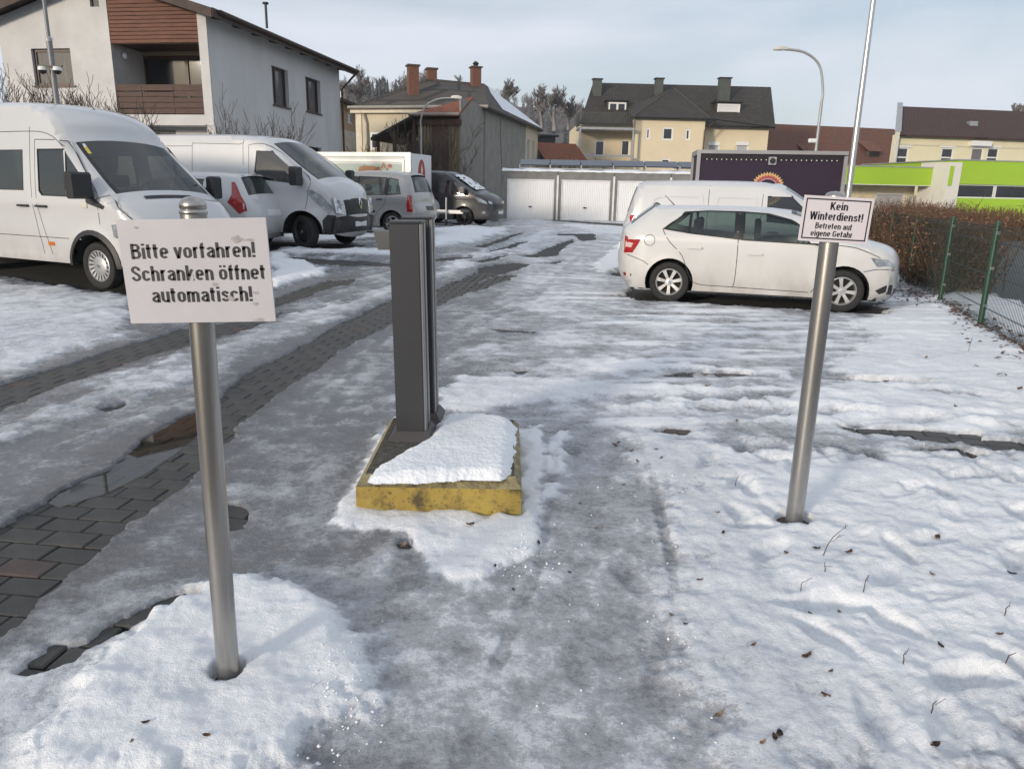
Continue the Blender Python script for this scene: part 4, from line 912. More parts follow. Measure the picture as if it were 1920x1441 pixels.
# red tiled barn right of the yellow house
pl, L_, zt, ht = block('barn', 'long barn with an old red tiled roof right of the yellow house', 'barn', 1418, 1720, 314, 74, 78, 9, M_CREAM)
simple_shell(pl, L_, zt, 9, M_CREAM, ht); zr = pl.off(-4.5).uz(1560, 237)[1]
roof('roof', [[pl.w(-.4, .5, zt), pl.w(L_ + .4, .5, zt), pl.w(L_ + .4, -4.5, zr), pl.w(-.4, -4.5, zr)], [pl.w(L_ + .4, -9.4, zt), pl.w(-.4, -9.4, zt), pl.w(-.4, -4.5, zr), pl.w(L_ + .4, -4.5, zr)]], T_BARN, ht, .14)
for px in (1519, 1640):
    dp = pl.off(-.9); r = dp.rect(px - 12, 284, px + 10, 297); d = MB().box((r[0], -2.2, r[2] - .1), (r[1], 0, r[3]), dp.w).build('roof_hatch', mat('hatch_wood', (.09, .07, .055), .9), ht, world=True)
    MB().box((r[0] + .12, 0, r[2] + .05), (r[1] - .12, .02, r[3] - .1), dp.w).build('louvre', M_DARKM, d, world=True)
    MB().add([dp.w(r[0] - .15, .25, r[3]), dp.w(r[1] + .15, .25, r[3]), dp.w(r[1] + .15, -2.6, r[3] + 1.5), dp.w(r[0] - .15, -2.6, r[3] + 1.5)], [(0, 1, 2, 3)]).build('hatch_roof', mat('hatch_tile', (.16, .075, .05), .9, var=.3, vs=5), d, world=True)
# low red roof left of the yellow house and a dark gabled shed
pl, L_, zt, ht = block('low_shed', 'low shed with a red tiled roof left of the yellow house', 'shed', 1030, 1095, 306, 58, 59, 5, M_CREAM)
simple_shell(pl, L_, zt, 5, M_CREAM, ht); zr = pl.off(-2.5).uz(1060, 269)[1]
roof('roof', [[pl.w(-.3, .3, zt), pl.w(L_ + .4, .3, zt), pl.w(L_ + .4, -2.5, zr), pl.w(-.3, -2.5, zr)]], T_RED, ht, .12)
pl, L_, zt, ht = block('dark_shed', 'narrow dark grey clad building beside the cream house end', 'shed', 1014, 1040, 256, 62, 62.5, 5, M_CREAM)
simple_shell(pl, L_, zt, 5, mat('slate_cladding', (.045, .048, .055), .7, var=.15, vs=3, stretch=(1, 1, 5)), ht)
MB().box((-.1, -5, zt), (L_ + .25, .15, zt + .14), pl.w).build('roof', M_DARKM, ht, world=True)
# beige house between the white house and the old house
pl, L_, zt, ht = block('beige_house', 'beige house with a roof terrace glimpsed between the white house and the old house', 'house', 632, 676, 199, 47, 52, 6, M_CREAM)
mB = mat('beige_house_render', (.42, .34, .25), .9, var=.06); r1 = [pl.rect(652, 212, 661, 232), pl.rect(652, 268, 663, 292)]
simple_shell(pl, L_, zt, 6, mB, ht, r1)
for r in r1: window(pl, r, ht, M_FR_WHITE, M_WGLASS, fw=.08, rec=.05)
zb = pl.uz(655, 246)[1]; MB().box((-.05, 0.005, -1), (L_ + .02, .05, zb), pl.w).build('pale_lower_wall', mat('pale_lower_render', (.55, .56, .58), .9), ht, world=True)
MB().box((-.3, -6.2, zt), (L_ + .5, .5, zt + .16), pl.w).build('roof', M_FASCIA, ht, world=True)
rt = pl.uz(660, 190)[1]; tr = MB(); u1_ = pl.off(-1).uz(678, 190)[0]
for k in range(7): tr.box((L_ - .3 - k * .42, -1.0, zt + .16), (L_ - .26 - k * .42, -.96, zt + 1.1), pl.w)
tr.box((L_ - 3.2, -1.0, zt + 1.08), (L_ - .2, -.95, zt + 1.14), pl.w); tag(tr.build('terrace_railing', M_GALV, ht, world=True), kind='stuff')
# brown roofed building on the right
pl, L_, zt, ht = block('long_yellow_building', 'long pale yellow building with a brown tiled roof at the right edge', 'building', 1672, 2150, 261, 62, 66, 9, M_PALE)
ws = [pl.rect(1680, 276, 1702, 318), pl.rect(1763, 277, 1786, 318), pl.rect(1849, 277, 1871, 318), pl.rect(1819, 277, 1842, 318), pl.rect(1950, 277, 1972, 318)]
simple_shell(pl, L_, zt, 9, M_PALE, ht, ws, 6.5)
for i, r in enumerate(ws):
    o = window(pl, r, ht, M_FR_WHITE, M_WGLASS if i != 3 else mat('grey_door', (.16, .15, .16), .6), fw=.11, rec=.06)
    pbox('lintel', pl, (r[0] - .15, r[1] + .15, r[3], r[3] + .12), 0, .06, M_FR_WHITE, ht)
    if i not in (3,): pbox('transom', pl, (r[0] + .1, r[1] - .1, r[2] + (r[3] - r[2]) * .52, r[2] + (r[3] - r[2]) * .58), -.08, -.03, M_FR_WHITE, o)
pbox('string_course', pl, (-.05, L_, zt - .75, zt - .65), 0, .05, mat('string_course_stone', (.62, .58, .46), .9), ht); r = ws[3]; pbox('door_canopy', pl, (r[0] - .35, r[1] + .25, r[3] + .12, r[3] + .5), 0, .5, M_FR_WHITE, ht)
zr = pl.off(-4.5).uz(1800, 204)[1]
roof('roof', [[pl.w(.1, .4, zt), pl.w(L_ + .4, .4, zt), pl.w(L_ + .4, -4.5, zr), pl.w(3.3, -4.5, zr)], [pl.w(L_ + .4, -9.4, zt), pl.w(6.9, -9.4, zt), pl.w(3.3, -4.5, zr), pl.w(L_ + .4, -4.5, zr)]], T_BROWN, ht, .14)
fw2 = [(-.3, .3, -1), (6.4, -9, -1), (6.4, -9, zt), (3.0, -4.5, zr + .25), (-.3, .4, zt + .2)]
MB().add([pl.w(*q) for q in fw2] + [pl.w(u + .42, n_, z) for u, n_, z in fw2], [(0, 1, 2, 3, 4), (9, 8, 7, 6, 5), (0, 4, 9, 5), (4, 3, 8, 9), (3, 2, 7, 8)]).build('fire_wall', mat('pale_fire_wall', (.64, .62, .54), .9), ht, world=True)
MB().add([pl.w(-.34, .44, zt + .22), pl.w(.18, .44, zt + .22), pl.w(3.5, -4.5, zr + .3), pl.w(2.98, -4.5, zr + .3)], [(0, 1, 2, 3)]).build('wall_flashing', M_GALV, ht, world=True)
sk = pl.off(-1.6); r = sk.rect(1815, 241, 1830, 250); zq = zt + 1.6 * (zr - zt) / 4.5
MB().box((r[0], -.3, zq), (r[1], .1, zq + .45), sk.w).build('roof_window', M_GALV, ht, world=True)
# green flat-roofed building
Yg = 44.0
pl, L_, zt, ht = block('green_building', 'flat-roofed building with bright green fascia panels and ribbon windows', 'building', 1560, 1752, 313, Yg, Yg + 1, 9, M_PALE)
zf = pl.uz(1650, 346)[1]; bk = pl.off(-1.6)
MB().box((-6, -.4, zf), (L_, 0, zt), pl.w).build('green_fascia', M_GREEN, ht, world=True); MB().box((-6, -.4, zt), (L_ + .05, .03, zt + .06), pl.w).build('fascia_edge', M_GALV, ht, world=True); MB().box((-6, -9, zf - .03), (L_, .02, zf), pl.w).build('canopy_soffit', M_FR_WHITE, ht, world=True)
MB().box((-6, -9, zt - .1), (L_, -.4, zt), pl.w).build('flat_roof', M_GALV, ht, world=True)
dw = [bk.rect(1640, 362, 1694, 410), bk.rect(1700, 366, 1730, 410)]
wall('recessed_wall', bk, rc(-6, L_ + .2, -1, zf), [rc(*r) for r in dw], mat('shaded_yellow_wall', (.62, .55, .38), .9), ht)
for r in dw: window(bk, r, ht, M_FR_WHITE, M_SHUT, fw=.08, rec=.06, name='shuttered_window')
g2 = pl.off(1.2); a2 = g2.uz(1792, 330)[0]; z2t, z2b, z3t, z3b = g2.uz(1850, 302)[1], g2.uz(1850, 346)[1], g2.uz(1850, 372)[1], g2.uz(1850, 400)[1]
L2 = a2 + 16
MB().box((a2, -9, z2b), (L2, 0, z2t), g2.w).build('upper_green_panel', M_GREEN, ht, world=True); MB().box((a2, -9, z3b - 2), (L2, 0, z3t), g2.w).build('lower_green_panel', M_GREEN, ht, world=True)
MB().box((a2 - .1, -9, z2t), (L2, .04, z2t + .06), g2.w).build('panel_edge', M_GALV, ht, world=True)
for k in range(6):
    u0 = a2 + .15 + k * 2.65; window(g2, (u0, u0 + 2.6, z3t, z2b), ht, M_FR_WHITE, M_WGLASS, rec=.16, fw=.07, name='ribbon_window')
MB().box((a2 - .02, -.9, -1), (a2 + .14, -.02, z2b), g2.w).build('window_end_wall', M_PALE, ht, world=True)
for (x0, x1, d) in ((1752, 1770, .3), (1771, 1796, 1.25)):
    pp = pl.off(d); r = pp.rect(x0, 303, x1, 420); MB().box((r[0], -1.5, -1), (r[1], 0, pp.uz((x0 + x1) / 2, 304)[1]), pp.w).build('white_pier', mat('white_pier_render', (.68, .66, .60), .85, var=.04), ht, world=True)
    pu_ = (r[0] + r[1]) / 2; MB().box((r[0] + .1, 0, zf), (r[0] + .35, .03, zt + .1), pp.w).build('green_stripe', M_GREEN, ht, world=True)

# ================================================================== vegetation, hill, street furniture
M_BARK = mat('bare_bark', (.070, .056, .046), .9, var=.3, vs=5)
M_TWIG = mat('bare_twig', (.095, .073, .058), .9, var=.3, vs=5)
M_FARTREE = mat('far_bare_tree', (.23, .21, .205), .95, var=.25, vs=.4)  # colour paled to paint in distance haze on top of the haze volume
def branch(rnd, p, d, L, r, lev, maxlev, out, spread=.55, up=.12, kids=(2, 4), rmin=.004, seglen=3):
    pts = [p]; rad = [r]; q = p.copy(); dd = d.copy()
    for i in range(seglen):
        dd = (dd + Vector((rnd.uniform(-.18, .18), rnd.uniform(-.18, .18), rnd.uniform(-.08, .12 + up)))).normalized(); q = q + dd * (L / seglen); pts.append(q.copy()); rad.append(max(rmin, r * (1 - .5 * (i + 1) / seglen)))
    out.append((lev, pts, rad))
    if lev >= maxlev: return
    for k in range(rnd.randint(*kids)):
        i = rnd.randint(1, seglen); a = rnd.uniform(0, 6.283); e = Vector((math.cos(a), math.sin(a), rnd.uniform(0, .5)))
        nd = (dd + e * spread * rnd.uniform(.7, 1.5)).normalized(); branch(rnd, pts[i].copy(), nd, L * rnd.uniform(.55, .82), max(rmin, rad[i] * .62), lev + 1, maxlev, out, spread, up, kids, rmin, seglen)
def tree_meshes(seed, H, r, maxlev=5, stems=1, spread=.55, up=.12, kids=(2, 4), rmin=.006, first=.36, tilt=.0):
    rnd = random.Random(seed); out = []
    for s in range(stems):
        a = rnd.uniform(0, 6.283); d = Vector((math.cos(a) * tilt * rnd.uniform(.3, 1), math.sin(a) * tilt * rnd.uniform(.3, 1), 1)).normalized()
        branch(rnd, Vector((math.cos(a) * .08 * (stems > 1), math.sin(a) * .08 * (stems > 1), -.3)), d, H * first, r, 0, maxlev, out, spread, up, kids, rmin)
    t = MB(); c = MB()
    for lev, pts, rad in out: (t if lev < 2 else c).tube(pts, rad, 5 if lev < 2 else 3, False)
    return t, c
def bare_tree(name, label, loc, seed, H, r, group=None, m=None, cat='tree', **kw):
    o = thing(name, label, cat, loc, 0, group); t, c = tree_meshes(seed, H, r, **kw)
    top = max(v[2] for v in c.v + t.v); k = H / top
    for mb in (t, c): mb.v = [(x * k, y * k, z * k) for x, y, z in mb.v]
    tag(t.build('trunk', m or M_BARK, o, smooth=60, fix=False)); c.build('crown', m or M_TWIG, o, smooth=60, fix=False); return o
def atg(px, Y): p = at(px, 300, Y); return (float(p[0]), float(p[1]), float(T(p[0], p[1])))
SG = 'bare shrubs in front of the houses'
def zat(px, py, Y): return float(at(px, py, Y)[2])
for (px, Y, ytop, seed, stems, tilt, lab, ml) in [
    (36, 17.5, 108, 1, 9, .6, 'large bare shrub at the left edge above the minibus roof', 5), (150, 19, 146, 2, 7, .6, 'bare shrub in front of the white house window', 5), (232, 20, 158, 3, 7, .6, 'bare shrub below the wooden balcony', 5), (-60, 18, 120, 33, 5, .5, 'bare shrub cut by the left edge of the picture', 4),
    (92, 18.4, 150, 34, 7, .6, 'bare shrub at the foot of the camera mast', 5), (196, 19.6, 160, 35, 7, .6, 'bare shrub between the white house window and the balcony', 5),
    (505, 23.5, 168, 4, 5, .75, 'bare shrub with long shoots before the shaded side wall of the white house', 4),
    (748, 37, 226, 5, 6, .5, 'dense bare shrub before the cream wall of the old house', 4), (800, 36.5, 216, 6, 8, .45, 'tall bare bush before the wooden lean-to', 4), (838, 36, 232, 7, 6, .5, 'bare bush by the corner of the grey wall', 4), (700, 38, 262, 8, 4, .5, 'low bare shrub under the window of the old house', 4), (655, 36, 262, 9, 4, .5, 'low bare shrub beside the downpipe of the white house', 4),
    (1075, 50, 288, 10, 7, .8, 'dark bare bush behind the garages below the steel balcony', 4), (1105, 51, 286, 12, 6, .8, 'dark bare bush right behind the solar panels', 4)]:
    g = atg(px, Y); H = zat(px, ytop, Y) - g[2]
    bare_tree('bare_shrub', lab, g, seed, H, .045 if Y < 30 else .05, SG, cat='shrub', maxlev=ml, stems=stems, tilt=tilt, spread=.6, up=.22, kids=(2, 4), rmin=.006 if Y < 30 else .012, first=.45)
TG = 'bare trees on the hillside'
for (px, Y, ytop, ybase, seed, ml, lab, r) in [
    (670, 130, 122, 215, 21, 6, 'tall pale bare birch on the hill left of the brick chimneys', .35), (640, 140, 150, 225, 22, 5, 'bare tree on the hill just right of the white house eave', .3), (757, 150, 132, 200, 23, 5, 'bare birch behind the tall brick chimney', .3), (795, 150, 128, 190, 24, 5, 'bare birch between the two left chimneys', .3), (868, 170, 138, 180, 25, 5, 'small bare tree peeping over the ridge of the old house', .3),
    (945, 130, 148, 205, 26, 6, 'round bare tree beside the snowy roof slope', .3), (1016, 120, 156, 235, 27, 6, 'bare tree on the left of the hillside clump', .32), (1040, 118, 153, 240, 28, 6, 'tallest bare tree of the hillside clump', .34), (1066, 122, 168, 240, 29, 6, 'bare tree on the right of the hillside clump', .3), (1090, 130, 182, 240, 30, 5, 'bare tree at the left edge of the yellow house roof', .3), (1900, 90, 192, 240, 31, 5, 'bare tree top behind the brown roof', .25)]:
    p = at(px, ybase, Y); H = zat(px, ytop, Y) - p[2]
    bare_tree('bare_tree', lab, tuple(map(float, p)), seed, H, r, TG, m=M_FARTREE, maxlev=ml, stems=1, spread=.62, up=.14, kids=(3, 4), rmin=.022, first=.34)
# wooded hill
def hill():
    xs = np.linspace(-420, 420, 90); keys = [(-3000, 215), (400, 222), (640, 214), (760, 196), (900, 206), (1000, 226), (1090, 246), (1250, 282), (1450, 305), (5000, 330)]
    def ztop(x, Y): px = CX + x / Y * F; yy = np.interp(px, [k[0] for k in keys], [k[1] for k in keys]); return CAMH + (362 + .019 * (px - 960) - yy) * Y / F
    rows = [(105, 0), (120, .12), (140, .35), (170, .62), (210, .86), (250, 1.0), (330, 1.06)]; V = []
    for Y, k in rows:
        for x in xs: zt = float(ztop(x * Y / 250, 250)); V.append((x * Y / 250 * 1.35, Y, -.3 + k * zt + 1.2 * k * float(fbm(np.array([x * .03]), np.array([Y * .03]), 3, 3)[0])))
    n = len(xs); mb = MB().add(V, [(r * n + i, r * n + i + 1, (r + 1) * n + i + 1, (r + 1) * n + i) for r in range(len(rows) - 1) for i in range(n - 1)])
    tag(mb.build('hill', mat('hill_scrub', (.10, .098, .098), .95, col2=(.15, .143, .14), vs=.12, detail=8), smooth=180, fix=False), kind='structure')
    return ztop
zt_ = hill()
def hillz(x, Y):
    rows = [(105, 0), (120, .12), (140, .35), (170, .62), (210, .86), (250, 1.0), (330, 1.06)]; k = np.interp(Y, [r[0] for r in rows], [r[1] for r in rows]); return -.3 + k * float(zt_(x * 250 / Y / 1.35 , 250))
def woods():
    rnd = random.Random(5); con = MB(); dec = MB()
    for i in range(420):
        Y = rnd.uniform(118, 255); px = rnd.choice([rnd.uniform(600, 800), rnd.uniform(560, 1120), rnd.uniform(930, 1120)]); x = (px - CX) / F * Y; z = hillz(x, Y); h = rnd.uniform(3, 5.2)
        conif = rnd.random() < (.6 if 690 < px < 800 else .08)
        if conif:
            n = 7; lv = 6; vs = []
            for k in range(lv):
                zz = z + h * (.05 + .9 * k / lv); rr = h * .20 * (1 - k / lv) + .15
                for j in range(n): a = 6.283 * j / n + k; q = rr * rnd.uniform(.7, 1.15); vs.append((x + q * math.cos(a), Y + q * math.sin(a), zz - h * .05 * rnd.random()))
                vs.append((x, Y, zz + h * .22))
            con.add(vs, [(k * (n + 1) + j, k * (n + 1) + (j + 1) % n, k * (n + 1) + n) for k in range(lv) for j in range(n)])
        else:
            out = []; branch(random.Random(i), Vector((x, Y, z - .4)), Vector((0, 0, 1)), h * .42, .13, 0, 3, out, .6, .15, (2, 4), .04, 2)
            for lev, pts, rad in out: dec.tube(pts, rad, 3, False)
    tag(con.build('conifer_wood', mat('far_conifer', (.065, .075, .082), .95, var=.3, vs=.3), fix=False), 'dark conifers forming a wood on the far hillside', 'wood', kind='stuff')  # conifer colour lightened too, haze put into the tone
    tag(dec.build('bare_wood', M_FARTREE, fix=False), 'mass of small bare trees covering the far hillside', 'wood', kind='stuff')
woods()
# apartment blocks on the hill
for (x0, x1, yt, yb, Y, lab) in ((962, 1018, 203, 214, 225, 'pale flat apartment block on the hill right of the snowy roof'), (1036, 1088, 212, 226, 215, 'pale apartment block among the hillside trees'), (640, 660, 176, 190, 200, 'small pale building high on the hill beside the white house eave')):
    a = at(x0, yb, Y); b = at(x1, yb, Y); zt2 = at(x0, yt, Y)[2]; t = thing('apartment_block', lab, 'building', (float((a[0] + b[0]) / 2), Y, float(min(a[2], b[2]))), 0, 'buildings on the hill')
    w_ = float(b[0] - a[0]); h_ = float(zt2 - min(a[2], b[2])); MB().box((-w_ / 2, 0, -3), (w_ / 2, 8, h_)).build('wall', mat('far_pale_wall', (.42, .40, .36), .9), t); MB().box((-w_ / 2 - .3, -.4, h_), (w_ / 2 + .3, 8.3, h_ + .35)).build('roof', mat('far_grey_roof', (.20, .19, .18), .9), t)
    k = max(2, int(w_ / 2.4))
    for i in range(k): MB().box((-w_ / 2 + (i + .25) * w_ / k, -.04, h_ * .2), (-w_ / 2 + (i + .75) * w_ / k, .02, h_ * .8)).build('window', M_WGLASS, t)
# hedge along the fence
def hedge():
    rnd = random.Random(9); tw = MB(); lv = MB()
    p0 = FP[1] + FN * .45 + FD * .75; Lh = 8.4
    t = thing('hedge', 'brown leafless beech hedge behind the green mesh fence', 'hedge', (float(p0[0]), float(p0[1]), 0))
    for i in range(4200):
        a = rnd.random() ** .8 * Lh; o = rnd.gauss(0, .26); h0 = rnd.uniform(0, .25); L_ = rnd.uniform(.6, 1.5); q = p0 + FD * a + FN * (o + .1); z = float(T(*q))
        d = Vector((rnd.uniform(-.5, .5), rnd.uniform(-.5, .5), 1)).normalized(); s = Vector((q[0], q[1], z + h0)); e = s + d * L_; zmax = 1.50 + z + rnd.uniform(-.15, .10) + (.25 if rnd.random() < .06 else 0)
        if e.z > zmax: e = s + d * max(.2, (zmax - s.z) / d.z)
        m = (s + e) / 2 + Vector((rnd.uniform(-.08, .08), rnd.uniform(-.08, .08), 0)); tw.tube([s, m, e], [.007, .005, .0025], 3, False)
        for k in range(2):
            u = rnd.random(); b = s.lerp(e, u); dd = Vector((rnd.uniform(-1, 1), rnd.uniform(-1, 1), rnd.uniform(-.2, .8))).normalized(); tw.tube([b, b + dd * rnd.uniform(.1, .3)], [.004, .002], 3, False)
        for k in range(7):
            u = rnd.random(); b = s.lerp(e, u) + Vector((rnd.uniform(-.09, .09), rnd.uniform(-.09, .09), rnd.uniform(-.05, .05)))
            if b.z > zmax - .06: continue
            r1 = Vector((rnd.uniform(-1, 1), rnd.uniform(-1, 1), rnd.uniform(-1, 1))).normalized() * .024; r2 = Vector((rnd.uniform(-1, 1), rnd.uniform(-1, 1), rnd.uniform(-1, 1))).normalized() * .016
            lv.add([b - r1, b + r2, b + r1, b - r2], [(0, 1, 2, 3)])
    tag(tw.build('branches', mat('hedge_twig', (.14, .08, .052), .9, var=.35, vs=4), t, world=True, fix=False), kind='stuff'); tag(lv.build('leaves', mat('dead_beech_leaf', (.17, .090, .050), .85, col2=(.29, .17, .095), vs=3), t, world=True, fix=False), kind='stuff')
    # second hedge across the road
    tw = MB(); a0 = at(1800, 400, 30)[:2]; a1 = at(2060, 415, 27)[:2]; t2 = thing('hedge', 'reddish bare hedge before the bright green building', 'hedge', (float(a0[0]), float(a0[1]), 0))
    for i in range(2600):
        u = rnd.uniform(-.55, 1); q = a0 + (a1 - a0) * u + np.array([rnd.gauss(0, .5), rnd.gauss(0, .5)]); z = .1; d = Vector((rnd.uniform(-.4, .4), rnd.uniform(-.4, .4), 1)).normalized()
        s = Vector((q[0], q[1], z)); tw.tube([s, s + d * rnd.uniform(.6, 1.25)], [.018, .007], 3, False)
    tag(tw.build('branches', mat('reddish_twig', (.15, .075, .05), .9, col2=(.20, .13, .05), vs=1.5), t2, world=True, fix=False), kind='stuff')
    # leaf litter at the foot of the fence
    ll = MB()
    for i in range(900):
        a = rnd.uniform(-5, 5.5); o = rnd.gauss(0, .10) if rnd.random() < .8 else rnd.gauss(-.1, .3)
        if a > 1.6: o = rnd.gauss(-.1, .3)
        q = FP[0] + FD * a + FN * o; z = float(T(*q)) + .035 + rnd.uniform(0, .03); r = rnd.uniform(.018, .045); an = rnd.uniform(0, 6.28); c, s = math.cos(an) * r, math.sin(an) * r
        ll.add([(q[0] - c, q[1] - s, z), (q[0] + s * .6, q[1] - c * .6, z + rnd.uniform(0, .02)), (q[0] + c, q[1] + s, z + rnd.uniform(0, .03)), (q[0] - s * .6, q[1] + c * .6, z + rnd.uniform(-.01, .02))], [(0, 1, 2, 3)])
    tag(ll.build('leaf_litter', mat('brown_litter', (.075, .042, .026), .9, col2=(.14, .08, .05), vs=4), fix=False), 'brown dead leaves drifted along the foot of the mesh fence', 'leaves', kind='stuff')
hedge()
# green mesh fence
def fence():
    mg = mat('green_fence_coating', (.018, .060, .032), .45, var=.15, vs=6); mw = mat('green_wire', (.012, .030, .022), .5)
    L12 = np.linalg.norm(FP[1] - FP[0]); sp = (np.linalg.norm(FP[2] - FP[0])) / 2; feet = [FP[0] - FD * 2.5 * k for k in (2, 1)] + [FP[0], FP[1], FP[2]] + [FP[2] + FD * 2.6 * k for k in (1, 2, 3)]
    t = thing('mesh_fence', 'green welded mesh fence with round posts along the right of the car park', 'fence', (float(FP[0][0]), float(FP[0][1]), 0)); Hf = 1.27
    for q in feet:
        z = float(T(*q)); po = MB().lathe([(.034, -.3), (.034, Hf), (.038, Hf + .002), (.030, Hf + .03), (.001, Hf + .035)], 14, 'z', (q[0], q[1], z)).build('post', mg, t, world=True, smooth=40)
        for zz in (.25, .72, 1.15): MB().box((q[0] - .02, q[1] - .05, z + zz), (q[0] + .02, q[1] - .03, z + zz + .035)).build('clamp', M_GALV, po, world=True)
    for a, b in zip(feet[:-1], feet[1:]):
        L_ = np.linalg.norm(b - a); d = (b - a) / L_; mb = MB(); n = int(L_ / .05)
        near = True
        for k in range(n + 1):
            q = a + d * (k * L_ / n); z = float(T(*q)); r = .0027; mb.add([(q[0] + dx, q[1] + dy, zz) for zz in (z + .04, z + Hf - .02) for dx, dy in ((-r, -r), (r, -r), (0, r))], [(0, 1, 4, 3), (1, 2, 5, 4), (2, 0, 3, 5)])
        for zz in (.06, .25, .26, .45, .65, .66, .85, 1.05, 1.06, 1.17, 1.20, 1.245):
            za = float(T(*a)) + zz; zb = float(T(*b)) + zz; o = FN * -.006; mb.tube([(a[0] + o[0], a[1] + o[1], za), (b[0] + o[0], b[1] + o[1], zb)], .0034, 4, False)
        tag(mb.build('mesh_panel', mw, t, world=True, fix=False), kind='stuff')
fence()
# lamps and poles
M_POLE = mat('grey_pole', (.36, .37, .37), .5, .4, var=.12, vs=5)
def street_lamp(label, px, ybend, Y, hx, hy, r, cam_y=None):
    b = at(px, ybend, Y); top = at(hx, hy, Y); g = (float(b[0]), float(b[1]), float(T(b[0], b[1]))); t = thing('street_lamp', label, 'street lamp', g, 0, 'street lamps')
    H = b[2] - g[2]; dx = top[0] - b[0]; dz = top[2] - b[2]; pts = [(0, 0, 0), (0, 0, H * .45), (0, 0, H * .5), (0, 0, H * .92)]; pr = [r, r, r * .75, r * .7]
    arc = sub([(0, 0, H * .92), (0, 0, H * 1.0), (dx * .12, 0, H + dz * .62), (dx * .42, 0, H + dz * .93), (dx * .80, 0, H + dz * 1.0)], 5)
    MB().tube(pts, pr, 10).build('pole', M_POLE, t, smooth=50); MB().tube([tuple(p) for p in arc], r * .6, 8).build('arm', M_POLE, t, smooth=60)
    s = 1 if dx > 0 else -1; x0 = dx * .74; x1 = dx * 1.0; zc = H + dz
    h = MB(); prof = [(x0, .06, .07), (x0 + (x1 - x0) * .3, .10, .10), (x0 + (x1 - x0) * .7, .11, .10), (x1, .05, .05)]; vs = []
    for x, a, c in prof: vs += [(x, -a, zc - .02), (x, a, zc - .02), (x, a * .7, zc + c), (x, -a * .7, zc + c)]
    h.add(vs, [(i * 4 + j, i * 4 + (j + 1) % 4, i * 4 + 4 + (j + 1) % 4, i * 4 + 4 + j) for i in range(3) for j in range(4)] + [(0, 3, 2, 1), (12, 13, 14, 15)])
    ho = h.build('lamp_head', mat('lamp_housing', (.55, .55, .50), .5, var=.08), t, smooth=50); MB().box((x0 + (x1 - x0) * .35, -.09, zc - .05), (x0 + (x1 - x0) * .92, .09, zc - .02), None, .02).build('lamp_glass', mat('lamp_cover', (.50, .48, .44), .2), ho)
    if cam_y: zz = at(px, cam_y, Y)[2] - g[2]; MB().box((-.35, -.08, zz), (-.02, .08, zz + .16), None, .03).build('camera_box', M_FR_WHITE, t)
street_lamp('street lamp with curved arm beside the tall flagpole', 1543, 170, 32, 1450, 92, .085, 268)
street_lamp('street lamp with curved arm before the old house', 789, 225, 33.5, 866, 184, .06)
b = at(1600, 290, 18.2); t = thing('flagpole', 'tall plain aluminium flagpole behind the Kein Winterdienst sign', 'flagpole', (float(b[0]), float(b[1]), 0))
MB().tube([(0, 0, 0), (0, 0, 4), (0, 0, 9.5)], [.072, .066, .04], 14).build('pole', mat('aluminium_pole', (.55, .55, .55), .35, .8, var=.06), t, smooth=50); MB().lathe([(.12, 0), (.12, .05), (.08, .07)], 14).build('base_collar', M_GALV, t)
b = at(104, 170, 16.0); g = float(T(b[0], b[1])); t = thing('camera_mast', 'grey mast with two dome cameras above the white minibus', 'mast', (float(b[0]), float(b[1]), g))
zc = zat(104, 131, 16) - g; zs = zat(97, 72, 16) - g
MB().tube([(0, 0, 0), (0, 0, zs)], .055, 12).build('lower_pole', mat('painted_grey_pole', (.20, .21, .22), .5, .3), t, smooth=50); MB().tube([(0, 0, zs), (0, 0, zs + 3)], .036, 12).build('upper_pole', mat('painted_grey_pole', (.20, .21, .22), .5, .3), t, smooth=50); MB().lathe([(.06, zs - .06), (.065, zs), (.036, zs + .03)], 12).build('collar', M_GALV, t)
MB().box((-.24, -.10, zc + .04), (.24, -.05, zc + .07)).build('camera_bracket', M_DARKM, t)
for s in (-.15, .15): co = MB().lathe([(.001, .05), (.07, .04), (.085, 0), (.085, -.03)], 16, 'z', (s, -.1, zc)).build('camera_housing', M_FR_WHITE, t, smooth=50); MB().lathe([(.078, -.03), (.06, -.08), (.001, -.105)], 16, 'z', (s, -.1, zc)).build('camera_dome', mat('smoked_dome', (.02, .02, .02), .08), co, smooth=60)


# ================================================================== vehicles
M_BLK = lambda: mat('black_plastic', (.018, .018, .02), .5, var=.2, vs=8)
M_TYRE = lambda: mat('tyre_rubber', (.016, .016, .016), .8, var=.3, vs=14, bump=.2, bs=60)
M_SEAL = lambda: mat('window_rubber', (.012, .012, .013), .35, var=.1)
M_SEAM = lambda: mat('panel_gap', (.03, .03, .032), .8, var=.1)
M_CHROME = lambda: mat('chrome', (.75, .75, .76), .12, 1.0, var=.05)
M_RED = lambda: mat('red_lamp', (.34, .012, .015), .12, var=.25, vs=22, coat=.8)
M_REDD = lambda: mat('dark_red_reflector', (.22, .012, .012), .25, var=.2, vs=30)
M_LENS = lambda: mat('clear_lamp', (.42, .46, .50), .10, .55, var=.45, vs=16, coat=1.0)
M_ORANGE = lambda: mat('orange_lamp', (.55, .14, .02), .2, var=.2, vs=30, coat=.6)
M_RIM = lambda: mat('silver_wheel', (.43, .43, .43), .36, .55, var=.10, vs=9)
M_RIMD = lambda: mat('dark_wheel', (.03, .03, .032), .4, .4, var=.2)
M_INT = lambda: mat('cabin_fabric', (.035, .036, .04), .9, var=.2)
M_INTL = lambda: mat('light_cabin_fabric', (.16, .165, .17), .9, var=.2)
M_PLATE = lambda: mat('number_plate', (.70, .71, .72), .4, var=.04)
M_UNDER = lambda: mat('underbody', (.012, .012, .012), .95, var=.2)
